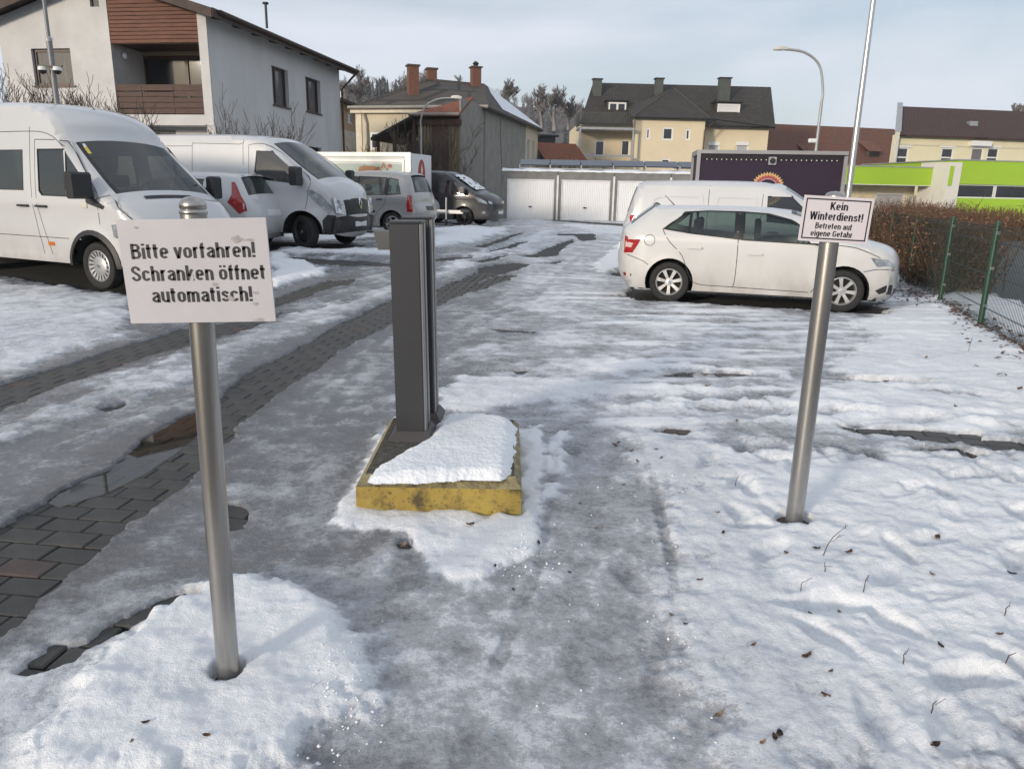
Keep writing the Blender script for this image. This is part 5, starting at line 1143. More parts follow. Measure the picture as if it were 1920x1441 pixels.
def paint(name, c, rough=.28, dirt=None, coat=.7, metal=0.0):
    """car paint with road dirt thrown up from below (its own shape: object height and noise)"""
    if name in MATS: return MATS[name]
    m = mat(name, c, rough, metal, var=.035, vs=1.5, coat=coat)
    t = m.node_tree; b = t.nodes['Principled BSDF']; tcn = t.nodes.new('ShaderNodeTexCoord'); sp = t.nodes.new('ShaderNodeSeparateXYZ'); t.links.new(tcn.outputs['Object'], sp.inputs['Vector'])
    n = t.nodes.new('ShaderNodeTexNoise'); n.inputs['Scale'].default_value = 4; n.inputs['Detail'].default_value = 7
    mpn = t.nodes.new('ShaderNodeMapping'); mpn.inputs['Scale'].default_value = (1, 1, .45); t.links.new(tcn.outputs['Object'], mpn.inputs['Vector']); t.links.new(mpn.outputs['Vector'], n.inputs['Vector'])
    mr = t.nodes.new('ShaderNodeMapRange'); mr.inputs['From Min'].default_value = .85; mr.inputs['From Max'].default_value = .18; mr.inputs['To Max'].default_value = 1.15; t.links.new(sp.outputs['Z'], mr.inputs['Value'])
    mu = t.nodes.new('ShaderNodeMath'); mu.operation = 'MULTIPLY'; t.links.new(mr.outputs['Result'], mu.inputs[0]); t.links.new(n.outputs['Fac'], mu.inputs[1])
    src = b.inputs['Base Color'].links[0].from_socket; mx_ = t.nodes.new('ShaderNodeMix'); mx_.data_type = 'RGBA'
    t.links.new(mu.outputs[0], mx_.inputs['Factor']); t.links.new(src, mx_.inputs['A']); mx_.inputs['B'].default_value = (*(dirt or (.24, .215, .19)), 1)
    t.links.new(mx_.outputs['Result'], b.inputs['Base Color'])
    ad = t.nodes.new('ShaderNodeMath'); ad.operation = 'MULTIPLY_ADD'; ad.inputs[1].default_value = .6; ad.inputs[2].default_value = rough; t.links.new(mu.outputs[0], ad.inputs[0]); t.links.new(ad.outputs[0], b.inputs['Roughness'])
    return m

class Body:
    def __init__(s, outline, w, roofw, belt, roofz, plan=(.10, .9, .06, .5), r=.09, crown=(.03, .10), arches=(), flare=.012, shoulder=.012, n=5):
        s.op = outline; s.n = n; s.o = np.array(sub(outline, n)); s.w = w; s.roofw = roofw; s.belt = belt; s.roofz = roofz; s.plan = plan; s.r = r; s.crown = crown; s.arch = arches; s.flare = flare; s.shoulder = shoulder
        s.x0 = s.o[:, 0].min(); s.x1 = s.o[:, 0].max()
        t = np.gradient(s.o, axis=0); t /= np.linalg.norm(t, axis=1)[:, None] + 1e-9; s.nrm = np.stack([-t[:, 1], t[:, 0]], 1)   # outward (path runs rear-bottom, over the roof, to front-bottom)
        s.Wb = s.W(s.o[:, 0], s.o[:, 1], d=np.zeros(len(s.o)))
    def W(s, x, z, d=None):
        x = np.asarray(x, float); z = np.asarray(z, float)
        tf, lf, tr, lr = s.plan
        e = np.clip((x - (s.x1 - lf)) / lf, 0, 1); g = np.clip(((s.x0 + lr) - x) / lr, 0, 1)
        w = s.w * (1 - tf * e ** 2.2) * (1 - tr * g ** 2.2)
        k = np.clip((z - s.belt) / (s.roofz - s.belt), 0, 1.2); w = w - (s.w - s.roofw) * (k ** 1.25)
        w = w - .05 * np.clip((.42 - z) / .3, 0, 1) ** 1.5
        w = w + s.shoulder * np.exp(-((z - s.belt + .10) / .07) ** 2) - .008 * np.exp(-((z - .62) / .1) ** 2) * np.exp(-((x - (s.x0 + s.x1) / 2) / 1.2) ** 2)
        for ax, az, ar in s.arch: w = w + s.flare * np.exp(-((np.hypot(x - ax, z - az) - ar) / .07) ** 2)
        if d is None:
            d = np.full(np.shape(x), 9.0); o = s.o
            for i in range(len(o) - 1):
                ex, ez = o[i + 1] - o[i]; t = np.clip(((x - o[i, 0]) * ex + (z - o[i, 1]) * ez) / (ex * ex + ez * ez + 1e-12), 0, 1)
                d = np.minimum(d, np.hypot(x - o[i, 0] - t * ex, z - o[i, 1] - t * ez))
        q = np.clip((s.r - d) / s.r, 0, 1); return w - s.r * (1 - np.sqrt(np.maximum(0, 1 - q * q)))
    def cap(s, i, t):
        """point of the over-the-top surface at outline position i (float) and cross position t in -1..1"""
        i = np.clip(np.asarray(i, float), 0, len(s.o) - 1); a = np.floor(i).astype(int); b = np.minimum(a + 1, len(s.o) - 1); f = i - a
        o = s.o[a] * (1 - f)[..., None] + s.o[b] * f[..., None]; nn = s.nrm[a] * (1 - f)[..., None] + s.nrm[b] * f[..., None]; W = s.Wb[a] * (1 - f) + s.Wb[b] * f
        c = (s.crown[0] * np.abs(nn[..., 1]) + s.crown[1] * np.abs(nn[..., 0])) * (1 - np.abs(t) ** 2.4)
        return np.stack([o[..., 0] + nn[..., 0] * c, t * W, o[..., 1] + nn[..., 1] * c], -1)
    def side(s, poly, holes=(), step=.09, off=0.0, sg=1, skirt=0.0):
        vs, fs = cdt(poly, holes, step); x = np.array([p[0] for p in vs]); z = np.array([p[1] for p in vs]); y = s.W(x, z) + off
        V = [(a, sg * b, c) for a, b, c in zip(x, y, z)]; Fq = [tuple(f) for f in fs]
        if skirt:
            for lp in [poly] + list(holes):
                n = len(lp); lx = np.array([p[0] for p in lp]); lz = np.array([p[1] for p in lp]); ly = s.W(lx, lz)
                b0 = len(V); V += [(lx[i], sg * (ly[i] + off), lz[i]) for i in range(n)] + [(lx[i], sg * (ly[i] + off - skirt), lz[i]) for i in range(n)]
                Fq += [(b0 + i, b0 + (i + 1) % n, b0 + n + (i + 1) % n, b0 + n + i) for i in range(n)]
        return V, Fq
    def end(s, poly, front=True, off=.004, step=.06, skirt=.006):
        """patch on the nose or tail; poly in (y,z)"""
        vs, fs = cdt(poly, (), step); m = len(s.o) - 1
        ii = np.linspace(m * (.62 if front else 0), m * (1 if front else .38), 220); lo = len(vs)
        pts = list(vs) + (list(poly) if skirt else []); V = []
        Wi = np.interp(ii, np.arange(len(s.Wb)), s.Wb)
        for k, (y, z) in enumerate(pts):
            t = np.clip(y / Wi, -.999, .999); p = s.cap(ii, t); j = int(np.argmin(np.abs(p[:, 2] - z) + (np.abs(y) > Wi) * (np.abs(y) - Wi))); sx = 1 if front else -1
            V.append((p[j, 0] + sx * off, y, z))
        Fq = [tuple(f) for f in fs]
        if skirt:
            n = len(poly); b1 = len(V); V += [(V[lo + i][0] - (1 if front else -1) * skirt * 3, V[lo + i][1], V[lo + i][2]) for i in range(n)]
            Fq += [(lo + i, lo + (i + 1) % n, b1 + (i + 1) % n, b1 + i) for i in range(n)]
        return V, Fq
    def strip(s, line, wd=.006, off=.0012, sg=1, n=4):
        """thin band along a polyline (x,z) on the side"""
        P = np.array(sub(line, n)) if len(line) > 2 else np.array([np.array(line[0]) * (1 - t) + np.array(line[1]) * t for t in np.linspace(0, 1, 12)])
        t = np.gradient(P, axis=0); t /= np.linalg.norm(t, axis=1)[:, None] + 1e-9; nr = np.stack([-t[:, 1], t[:, 0]], 1) * wd / 2
        A = P + nr; B = P - nr; V = [(a[0], sg * (float(s.W(a[0], a[1])) + off), a[1]) for a in A] + [(a[0], sg * (float(s.W(a[0], a[1])) + off), a[1]) for a in B]; k = len(P)
        return V, [(i, i + 1, k + i + 1, k + i) for i in range(k - 1)]
WHEEL_CACHE = {}
def wheel_meshes(R, wd, style):
    key = (R, wd, style)
    if key in WHEEL_CACHE: return WHEEL_CACHE[key]
    rr = R * .66; h = wd / 2
    t = MB().lathe([(rr, -h * .8), (rr + .02, -h * .95), (R - .05, -h), (R - .015, -h * .88), (R, -h * .6), (R - .004, -h * .3), (R, 0), (R - .004, h * .3), (R, h * .6), (R - .015, h * .88), (R - .05, h), (rr + .02, h * .95), (rr, h * .8)], 40, 'y')
    to = t.build('tyre', M_TYRE(), smooth=40)
    sil = M_RIMD() if style in ('black', 'steel') else M_RIM()
    b = MB().lathe([(rr, h * .84), (rr - .012, h * .90), (rr - .02, h * .78), (rr - .03, h * .3), (rr - .035, -h * .6)], 40, 'y')
    if style == 'steel':
        b.lathe([(rr - .03, h * .3), (rr * .72, h * .55), (rr * .5, h * .5), (rr * .3, h * .72), (.001, h * .74)], 32, 'y')
    elif style == 'vanes':
        b.lathe([(rr * .62, h * .7), (rr * .5, h * .82), (.001, h * .86)], 32, 'y')
        for k in range(18):
            a = 2 * math.pi * k / 18; q = []
            for (r_, da, yy) in ((rr * .6, -.12, h * .72), (rr * .6, .09, h * .72), (rr * .97, .02, h * .84), (rr * .97, -.20, h * .84)): q.append((r_ * math.cos(a + da), yy, r_ * math.sin(a + da)))
            b.add(q, [(0, 1, 2, 3)])
    else:
        ns, w0, w1 = {'seven': (7, .50, .40), 'five': (5, .42, .32), 'black': (5, .20, .16)}[style]
        b.lathe([(rr * .34, h * .66), (rr * .28, h * .78), (.001, h * .80)], 28, 'y')
        for k in range(ns):
            a = 2 * math.pi * (k + .25) / ns; q = []
            for r_, wv, yy in ((rr * .24, w0, h * .74), (rr * .6, w0 * .75, h * .80), (rr * .965, w1 * 1.25, h * .80)):
                for sg in (-1, 1):
                    da = sg * wv * (rr * .55 / r_) * .55 if r_ > rr * .3 else sg * .42
                    q.append((r_ * math.cos(a + da), yy, r_ * math.sin(a + da)))
            q2 = [(x, y - .022, z) for x, y, z in q]
            b.add(q + q2, [(0, 1, 3, 2), (2, 3, 5, 4), (0, 2, 8, 6), (2, 4, 10, 8), (1, 7, 9, 3), (3, 9, 11, 5)])
    ro = b.build('rim', sil, smooth=40, fix=False)
    back = MB().lathe([(rr - .02, h * .12), (.001, h * .12)], 32, 'y').build('wheel_shade_disc', mat('wheel_shade', (.012, .012, .012), .9), fix=False)  # black disc painted in for the shade behind the spokes
    hub = MB().lathe([(rr * .17, h * .80), (rr * .165, h * .88), (rr * .12, h * .9), (.001, h * .9)], 20, 'y').build('hub_cap', M_CHROME() if style != 'black' else M_RIMD(), smooth=40, fix=False)
    res = (to.data, ro.data, back.data, hub.data)
    for o in (to, ro, back, hub): bpy.data.objects.remove(o)
    WHEEL_CACHE[key] = res; return res
def add_wheel(parent, x, y, R, wd, style, steer=0):
    t, r, b, h = wheel_meshes(R, wd, style)
    w_ = inst('wheel', t, parent, (x, y, R), (0, 0, (math.pi if y < 0 else 0) + R_(steer)))
    w_.rotation_euler[1] = random.uniform(0, 6.28)
    inst('rim', r, w_); inst('wheel_shade_disc', b, w_); inst('hub_cap', h, w_)
def vehicle(name, label, cat, key, spec):
    (loc, deg) = key; S = spec; root = thing(name, label, cat, loc, R_(deg), S.get('group')); root.scale = S.get('scale', (1, 1, 1))
    R, wb = S['R'], S['wb']; ar = S.get('arch', R * 1.2); az = R * 1.0
    B = Body(S['outline'], S['w'], S['roofw'], S['belt'], S['roofz'], S.get('plan', (.10, .9, .06, .5)), S.get('r', .09), S.get('crown', (.03, .10)), [(0, az, ar), (-wb, az, ar)], S.get('flare', .012), S.get('shoulder', .012))
    o = B.o; n = B.n
    pm = S['paint']
    # side outline closed along the sill, with the wheel openings
    sill = S.get('sill', .22); low = []
    def archpts(cx):
        a0 = math.asin(np.clip((sill - az) / ar, -1, 1)); return [(cx + ar * math.cos(a), az + ar * math.sin(a)) for a in np.linspace(a0, math.pi - a0, 18)]
    low = archpts(0) + archpts(-wb)
    poly = [tuple(p) for p in o] + [(o[-1][0] - .04, sill)] * (1 if o[-1][1] > sill + .02 else 0) + low + ([(o[0][0] + .04, sill)] if o[0][1] > sill + .02 else [])
    wins = S['windows']; body = MB()
    ng = S.get('nose_dark')
    for sg in (1, -1): V, Fq = B.side(poly, wins, S.get('step', .085), 0, sg); body.add(V, Fq)
    # over the top: boot, roof, bonnet, bumpers
    tt = np.array([-1, -.975, -.93, -.86, -.72, -.52, -.28, 0, .28, .52, .72, .86, .93, .975, 1]); m = len(o)
    P = B.cap(np.repeat(np.arange(m), len(tt)).astype(float), np.tile(tt, m)); k = len(tt)
    def is_glass(i, j):
        c = (tt[j] + tt[j + 1]) / 2
        return any(a * n <= i < b * n and abs(c) < lim for a, b, lim in S['glass'])
    fs = [(i * k + j, i * k + j + 1, (i + 1) * k + j + 1, (i + 1) * k + j) for i in range(m - 1) for j in range(k - 1) if not is_glass(i, j)]
    body.add([tuple(p) for p in P], fs)
    bo = body.build('body', pm, root, smooth=38, merge=.0006)
    inner = S.get('glassmat') or mat_glass('car_glass', (.40, .48, .455), .0)
    for gi, (a, b, lim) in enumerate(S['glass']):
        mb = MB(); fr = MB(); i0, i1 = int(a * n), int(b * n)
        for i in range(i0, i1):
            for j in range(k - 1):
                if is_glass(i, j):
                    q = [P[i * k + j], P[i * k + j + 1], P[(i + 1) * k + j + 1], P[(i + 1) * k + j]]
                    edge = i in (i0, i1 - 1) and (i1 - i0) > 6 or abs(tt[j] + tt[j + 1]) / 2 > lim - .09
                    (fr if edge and S.get('frit', True) else mb).add([tuple(p) for p in q], [(0, 1, 2, 3)])
        g = mb.build('windscreen' if gi == 0 else 'rear_window', inner, root, smooth=180, merge=.0005, fix=False)
        if fr.v:
            for sg in (-1, 1):
                h = MB()
                for q in range(0, len(fr.v), 4):
                    if sum(fr.v[q + e][1] for e in range(4)) * sg > 0: h.add(fr.v[q:q + 4], [(0, 1, 2, 3)])
                if h.v: h.build('window_surround', M_SEAL(), g, smooth=180, merge=.0005, fix=False)
    for wp in wins:
        for sg in (1, -1):
            V, Fq = B.side(wp, (), .12, -.006, sg); g = MB().add(V, Fq).build('side_window', S.get('sideglass', inner), root, smooth=180, fix=False)
            big = [tuple(np.array(p) + (np.array(p) - np.mean(wp, 0)) / np.linalg.norm(np.array(p) - np.mean(wp, 0)) * .022) for p in wp]
            V, Fq = B.side(big, [wp], None, .002, sg, .012); MB().add(V, Fq).build('window_seal', M_SEAL(), g, fix=False)
    for nm, pl, holes, mt_, off in S.get('patches', ()):
        for sg in (1, -1): V, Fq = B.side(pl, holes, .08, off, sg, abs(off) + .006); MB().add(V, Fq).build(nm, mt_, root, smooth=30, fix=False)
    seams = MB()
    for ln in S.get('seams', ()):
        for sg in (1, -1): seams.add(*B.strip(ln, S.get('seamw', .010), .0012, sg))
    if seams.v: seams.build('panel_gap', M_SEAM(), bo, fix=False)
    for nm, pl, front, mt_, off in S.get('ends', ()):
        mir = [pl] if S['ends'] and all(abs(sum(p[0] for p in pl)) < .02 for _ in (0,)) else [pl, [(-p[0], p[1]) for p in pl]]
        for q in mir: V, Fq = B.end(q, front, off); MB().add(V, Fq).build(nm, mt_, root, smooth=40, fix=False)
    for (hx, hz, hw, mt_) in S.get('handles', ()):
        for sg in (1, -1):
            y = float(B.W(hx, hz)); mb = MB().box((hx - hw / 2, sg * (y - .005), hz - .016), (hx + hw / 2, sg * (y + .028), hz + .016), bev=.010); mb.build('door_handle', mt_, root, smooth=40)
    for (mx0, mz, msx, msy, msz, mt_) in S.get('mirrors', ()):
        for sg in (1, -1):
            y = float(B.W(mx0, mz)); mb = MB().box((mx0 - msx / 2, sg * (y + .07), mz), (mx0 + msx / 2, sg * (y + .07 + msy), mz + msz), bev=.03)
            mo = mb.build('mirror', mt_, root, smooth=40)
            MB().tube([(mx0, sg * (y - .02), mz + .02), (mx0, sg * (y + .10), mz + .05)], .022, 8).build('mirror_arm', M_BLK(), mo)
            gx = mx0 - msx / 2 - .002; MB().box((gx - .002, sg * (y + .09), mz + .02), (gx, sg * (y + .05 + msy), mz + msz - .02)).build('mirror_glass', mat('mirror_face', (.10, .11, .12), .15, .3), mo)
    # underneath: floor pan and wheel housings
    ub = MB(); yb = S['w'] - .32; ub.box((o[0][0] + .12, -S['w'] + .07, sill + .02), (o[-1][0] - .12, S['w'] - .07, sill + .06)) if False else None
    segs = [(B.x0 + .32, -wb - ar - .02), (-wb + ar + .02, -ar - .02), (ar + .02, B.x1 - .22)]
    for a, b in segs: ub.box((a, -S['w'] + .10, sill - .02), (b, S['w'] - .10, sill + .10))
    ub.box((B.x0 + .32, -yb, sill - .04), (B.x1 - .25, yb, sill + .16))
    for cx in (0, -wb):
        for sg in (1, -1):
            pts = archpts(cx); V = [(x, sg * (S['w'] - .035), z) for x, z in pts] + [(x, sg * yb, z) for x, z in pts]; q = len(pts)
            ub.add(V, [(i, i + 1, q + i + 1, q + i) for i in range(q - 1)] + [tuple(q + i for i in range(q))])
    ub.build('underbody', M_UNDER(), root, fix=False)
    for cx, st in ((0, S.get('steer', 0)), (-wb, 0)):
        for sg in (1, -1): add_wheel(root, cx, sg * (S['w'] - S.get('tyrew', .2) / 2 - .035), R, S.get('tyrew', .2), S['wheel'], st)
    # cabin
    cz = S.get('seatz', .55); im = S.get('intmat') or M_INT()
    for (sx, rows) in S.get('seats', ()):
        for sy in rows:
            st = MB().box((sx - .25, sy - .24, cz - .12), (sx + .25, sy + .24, cz), bev=.05)
            st.add([(sx - .20 - dx, sy + yy, zz) for dx, zz in ((0, cz - .02), (.14, cz + .48)) for yy in (-.22, .22)] + [(sx - .32 - dx, sy + yy, zz) for dx, zz in ((0, cz - .02), (.12, cz + .48)) for yy in (-.22, .22)], [(0, 1, 3, 2), (4, 6, 7, 5), (2, 3, 7, 6), (0, 2, 6, 4), (1, 5, 7, 3)])
            st.box((sx - .44, sy - .13, cz + .50), (sx - .34, sy + .13, cz + .70), bev=.03); st.build('seat', im, root, smooth=40)
    if 'dash' in S:
        dx, dz, dw = S['dash']; da = MB().box((dx - .28, -dw, dz - .35), (dx + .22, dw, dz), bev=.06).build('dashboard', M_INT(), root, smooth=40)
        sy = .36; MB().tube([(dx - .38 + .05 * math.cos(a), sy + .18 * math.cos(a), dz + .02 + .17 * math.sin(a)) for a in np.linspace(0, 2 * math.pi, 21)], .014, 6, False).build('steering_wheel', M_INT(), root, smooth=180)
    if 'bulkhead' in S:
        bx, z0, z1 = S['bulkhead']; MB().box((bx - .02, -S['roofw'] + .03, z0), (bx + .02, S['roofw'] - .03, z1)).build('bulkhead', mat('bulkhead_grey', (.10, .10, .105), .8), root)
    if 'wiper' in S:
        x_, z_ = S['wiper']
        for y0 in (-.45, .15): MB().tube([(x_, y0, z_), (x_ - .06, y0 + .55, z_ + .06)], .009, 5).build('wiper', M_BLK(), root)
    if 'aerial' in S:
        x_, z_, l_ = S['aerial']; MB().tube([(x_, 0, z_ - .01), (x_ - l_ * .75, 0, z_ + l_ * .66)], [.009, .003], 6).build('aerial', M_BLK(), root)
    return root, B

def ellip(cx, cz, a, b, n=16): return [(cx + a * math.cos(t), cz + b * math.sin(t)) for t in np.linspace(0, 2 * math.pi, n, endpoint=False)]
WHITE = paint('white_paint', (.57, .58, .595)); WARM = paint('cream_white_paint', (.61, .608, .595))
SILVER = paint('silver_paint', (.36, .355, .35), .3, metal=.45); ANTH = paint('anthracite_paint', (.035, .034, .036), .35, (.12, .11, .10), .35)

# --- white hatchback on the right
fab = dict(scale=(.955, .96, .965), R=.308, wb=2.47, w=.862, roofw=.56, belt=1.0, roofz=1.45, paint=WARM, wheel='seven', tyrew=.185, sill=.20, arch=.365,
    outline=[(-3.12, .24), (-3.22, .40), (-3.26, .62), (-3.24, .80), (-3.22, .95), (-3.17, 1.07), (-2.82, 1.36), (-2.70, 1.40), (-2.10, 1.415), (-1.5, 1.415), (-1.0, 1.385), (-.62, 1.305), (.06, 1.005), (.28, .965), (.53, .885), (.65, .78), (.69, .62), (.69, .42), (.67, .28), (.60, .20)],
    glass=[(10.6, 12, .93), (5.1, 6.5, .84)], plan=(.16, .75, .13, .5), crown=(.035, .13), r=.10,
    windows=[[(-2.56, 1.115), (-2.30, 1.33), (-2.24, 1.345), (-2.24, 1.065)], [(-2.20, 1.062), (-2.20, 1.35), (-1.98, 1.365), (-1.58, 1.365), (-1.56, 1.005)], [(-1.43, .995), (-1.45, 1.362), (-1.12, 1.345), (-.82, 1.275), (-.30, 1.005), (-.36, .965)]],
    patches=[('pillar_trim', [(-2.62, 1.10), (-2.32, 1.36), (-1.98, 1.385), (-1.48, 1.385), (-1.10, 1.365), (-.78, 1.288), (-.20, .985), (-.30, .945), (-1.40, .975), (-2.20, 1.045)],
              [[(-2.56, 1.115), (-2.30, 1.33), (-2.24, 1.345), (-2.24, 1.065)], [(-2.20, 1.062), (-2.20, 1.35), (-1.98, 1.365), (-1.58, 1.365), (-1.56, 1.005)], [(-1.43, .995), (-1.45, 1.362), (-1.12, 1.345), (-.82, 1.275), (-.30, 1.005), (-.36, .965)]], M_SEAL(), .009),
             ('tail_lamp', [(-3.20, .98), (-2.94, .93), (-2.98, .86), (-3.06, .73), (-3.20, .72)], (), M_RED(), .008), ('tail_lamp_centre', [(-3.18, .90), (-3.05, .875), (-3.08, .81), (-3.18, .80)], (), mat('pale_lamp', (.62, .45, .42), .2, coat=.8), .011),
             ('rear_reflector', [(-3.20, .42), (-3.06, .41), (-3.06, .37), (-3.19, .365)], (), M_REDD(), .006),
             ('headlamp', [(.32, .80), (.56, .775), (.64, .72), (.66, .655), (.42, .675)], (), M_LENS(), .008), ('bumper_grille', [(.44, .34), (.58, .42), (.68, .42), (.68, .28), (.50, .29)], (), M_BLK(), .004),
             ('fuel_flap', ellip(-2.80, .93, .085, .085), [ellip(-2.80, .93, .078, .078)], M_SEAM(), .0015)],
    seams=[[(-2.62, 1.10), (-2.50, .92), (-2.30, .72), (-2.18, .45), (-2.05, .31), (-1.6, .29), (-.45, .27)], [(-1.50, .99), (-1.495, .7), (-1.50, .40), (-1.52, .29)], [(-.30, .95), (-.27, .75), (-.30, .5), (-.42, .27)], [(-3.15, .70), (-2.90, .62), (-2.80, .56)], [(.25, .60), (.45, .64), (.68, .63)], [(-.25, .955), (.1, .93), (.45, .80)]],
    handles=[(-2.12, .845, .22, WARM), (-1.25, .79, .22, WARM)], mirrors=[(-.46, .985, .16, .17, .13, WARM)],
    ends=[('grille', [(-.45, .60), (.45, .60), (.45, .70), (-.45, .70)], True, M_BLK(), .004), ('number_plate', [(-.26, .42), (.26, .42), (.26, .53), (-.26, .53)], True, M_PLATE(), .012), ('tail_plate', [(-.26, .74), (.26, .74), (.26, .85), (-.26, .85)], False, M_PLATE(), .012), ('bumper_trim', [(-.55, .24), (.55, .24), (.55, .36), (-.55, .36)], True, M_BLK(), .005)],
    seats=[(-.85, (-.36, .36)), (-1.75, (-.36, .36))], seatz=.56, dash=(-.18, .93, .66), wiper=(-.02, 1.035), aerial=(-2.55, 1.45, .22))
fr_, FB = vehicle('hatchback', 'cream white five-door hatchback with silver wheel covers parked in front of a white van', 'car', VP['fabia'], fab)
# --- white panel van behind it
exw = [[(-1.08, 1.20), (-1.10, 1.66), (-.66, 1.66), (-.10, 1.17), (-.20, 1.13)]]
exp_ = dict(scale=(.90, .97, .93), R=.325, wb=3.0, w=.945, roofw=.80, belt=1.1, roofz=1.88, paint=WHITE, wheel='steel', tyrew=.21, sill=.26, arch=.39,
    outline=[(-3.84, .32), (-3.92, .5), (-3.94, .95), (-3.88, 1.2), (-3.72, 1.72), (-3.62, 1.84), (-3.40, 1.90), (-2.6, 1.925), (-1.6, 1.92), (-1.1, 1.88), (-.80, 1.80), (.12, 1.25), (.40, 1.13), (.70, .99), (.83, .82), (.87, .60), (.86, .40), (.78, .28)],
    glass=[(10, 11, .93), (3.2, 4.3, .84)], plan=(.14, .8, .06, .4), crown=(.03, .11), r=.10, windows=exw,
    patches=[('side_panel', sub([(-3.45, 1.10), (-3.42, 1.45), (-3.25, 1.68), (-2.55, 1.70), (-2.35, 1.64), (-2.32, 1.1)], 3), [sub([(-3.38, 1.12), (-3.35, 1.43), (-3.22, 1.60), (-2.58, 1.62), (-2.42, 1.57), (-2.40, 1.12)], 3)], WHITE, .012),
             ('side_panel', sub([(-2.15, 1.10), (-2.13, 1.60), (-2.02, 1.70), (-1.45, 1.69), (-1.32, 1.62), (-1.30, 1.1)], 3), [sub([(-2.07, 1.12), (-2.05, 1.56), (-1.97, 1.62), (-1.48, 1.61), (-1.40, 1.56), (-1.38, 1.12)], 3)], WHITE, .012),
             ('headlamp', [(.30, .98), (.62, .93), (.78, .80), (.60, .74), (.42, .84)], (), M_LENS(), .006), ('tail_lamp', [(-3.90, .75), (-3.78, .75), (-3.70, 1.25), (-3.80, 1.25)], (), M_RED(), .006)],
    seams=[[(-2.24, 1.85), (-2.24, .35)], [(-1.20, 1.84), (-1.22, 1.0), (-1.22, .35)], [(.05, 1.15), (.02, .8), (-.2, .35)]], handles=[(-.95, 1.0, .2, M_BLK()), (-2.05, 1.0, .2, M_BLK())],
    mirrors=[(-.30, 1.14, .16, .17, .24, M_BLK())], ends=[('bumper', [(-.75, .34), (.75, .34), (.75, .55), (-.75, .55)], True, M_BLK(), .01), ('grille', [(-.5, .62), (.5, .62), (.5, .78), (-.5, .78)], True, M_BLK(), .006)],
    seats=[(-.75, (-.5, .5))], seatz=.85, dash=(.0, 1.16, .78), bulkhead=(-1.22, .4, 1.75))
vehicle('delivery_van', 'white panel van with pressed side panels standing behind the cream white hatchback', 'van', VP['expert'], exp_)
# --- tall white minibus on the left
spw = [[(-1.04, 1.40), (-1.06, 1.97), (-.50, 1.97), (-.47, 1.33), (-.98, 1.34)], [(-.43, 1.325), (-.44, 1.93), (.12, 1.36), (.10, 1.30)], [(-2.75, 1.40), (-2.75, 1.97), (-1.42, 1.97), (-1.42, 1.40)], [(-4.35, 1.40), (-4.35, 1.97), (-3.0, 1.97), (-3.0, 1.40)]]
WHITE2 = paint('white_van_paint', (.56, .565, .57), .30)
DARKG = mat_glass('tinted_glass', (.14, .14, .13), .05)
spr = dict(scale=(1, 1, .965), R=.345, wb=3.55, w=.965, roofw=.80, belt=1.30, roofz=2.62, paint=WHITE2, wheel='vanes', tyrew=.225, sill=.36, arch=.45, flare=.02, sideglass=DARKG,
    outline=[(-4.62, .42), (-4.70, .7), (-4.70, 1.6), (-4.62, 2.30), (-4.48, 2.55), (-4.1, 2.66), (-2.5, 2.68), (-1.55, 2.66), (-1.05, 2.57), (-.68, 2.36), (-.46, 2.07), (.36, 1.36), (.58, 1.23), (.80, 1.03), (.92, .82), (.96, .62), (.95, .45), (.86, .34)],
    glass=[(10, 11, .93), (2.2, 3.1, .84)], plan=(.16, .9, .05, .4), crown=(.03, .11), r=.10, windows=spw,
    patches=[('wheel_arch_trim', [(ar_ * math.cos(a), .345 + ar_ * math.sin(a)) for ar_, aa in ((.52, np.linspace(-.02, math.pi + .02, 16)),) for a in aa] + [(.452 * math.cos(a), .345 + .452 * math.sin(a)) for a in np.linspace(math.pi + .02, -.02, 16)], (), M_BLK(), .014),
             ('rubbing_strip', [(-4.6, .985), (.60, .985), (.60, 1.035), (-4.6, 1.035)], (), WHITE2, .016), ('side_marker_lamp', [(-.98, .60), (-.84, .60), (-.84, .655), (-.98, .655)], (), M_ORANGE(), .008),
             ('mirror_base', [(-.02, 1.31), (.14, 1.31), (.34, 1.20), (.30, 1.16), (-.02, 1.24)], (), M_BLK(), .01), ('turn_lamp', [(-.10, 1.17), (.0, 1.17), (.0, 1.25), (-.10, 1.25)], (), mat('pale_turn_lamp', (.62, .58, .50), .2, coat=.5), .012),
             ('headlamp', [(.42, .95), (.70, .98), (.86, .84), (.60, .74), (.44, .78)], (), M_LENS(), .008)],
    seams=[[(-1.24, 2.30), (-1.22, 1.3), (-1.18, .9), (-1.08, .38)], [(-1.12, 2.12), (-1.12, 1.3), (-1.05, .9), (-.88, .38)], [(-1.12, 2.12), (-.55, 2.10), (-.40, 2.02), (.16, 1.44), (.20, 1.3), (.20, .95)], [(-4.6, .72), (-2.0, .72), (-.5, .72)], [(-4.6, 2.22), (-1.6, 2.24), (-.85, 2.20), (-.5, 2.02)], [(.36, 1.40), (.55, 1.2), (.80, .98)], [(.10, 1.26), (.38, 1.36)]],
    handles=[(-1.00, 1.17, .24, M_BLK()), (-1.42, 1.17, .24, M_BLK())], mirrors=[(.12, 1.30, .15, .22, .36, M_BLK())],
    ends=[('bumper', [(-.8, .38), (.8, .38), (.8, .66), (-.8, .66)], True, M_BLK(), .012), ('grille', [(-.5, .74), (.5, .74), (.46, .96), (-.46, .96)], True, M_BLK(), .008)],
    seats=[(-.85, (-.52, 0, .52))], seatz=.95, dash=(.05, 1.36, .82), wiper=(.30, 1.46), aerial=(-.95, 2.6, .16))
sr, SB = vehicle('minibus', 'tall white minibus with dark tinted side windows behind the Bitte vorfahren sign', 'minibus', VP['sprinter'], spr)
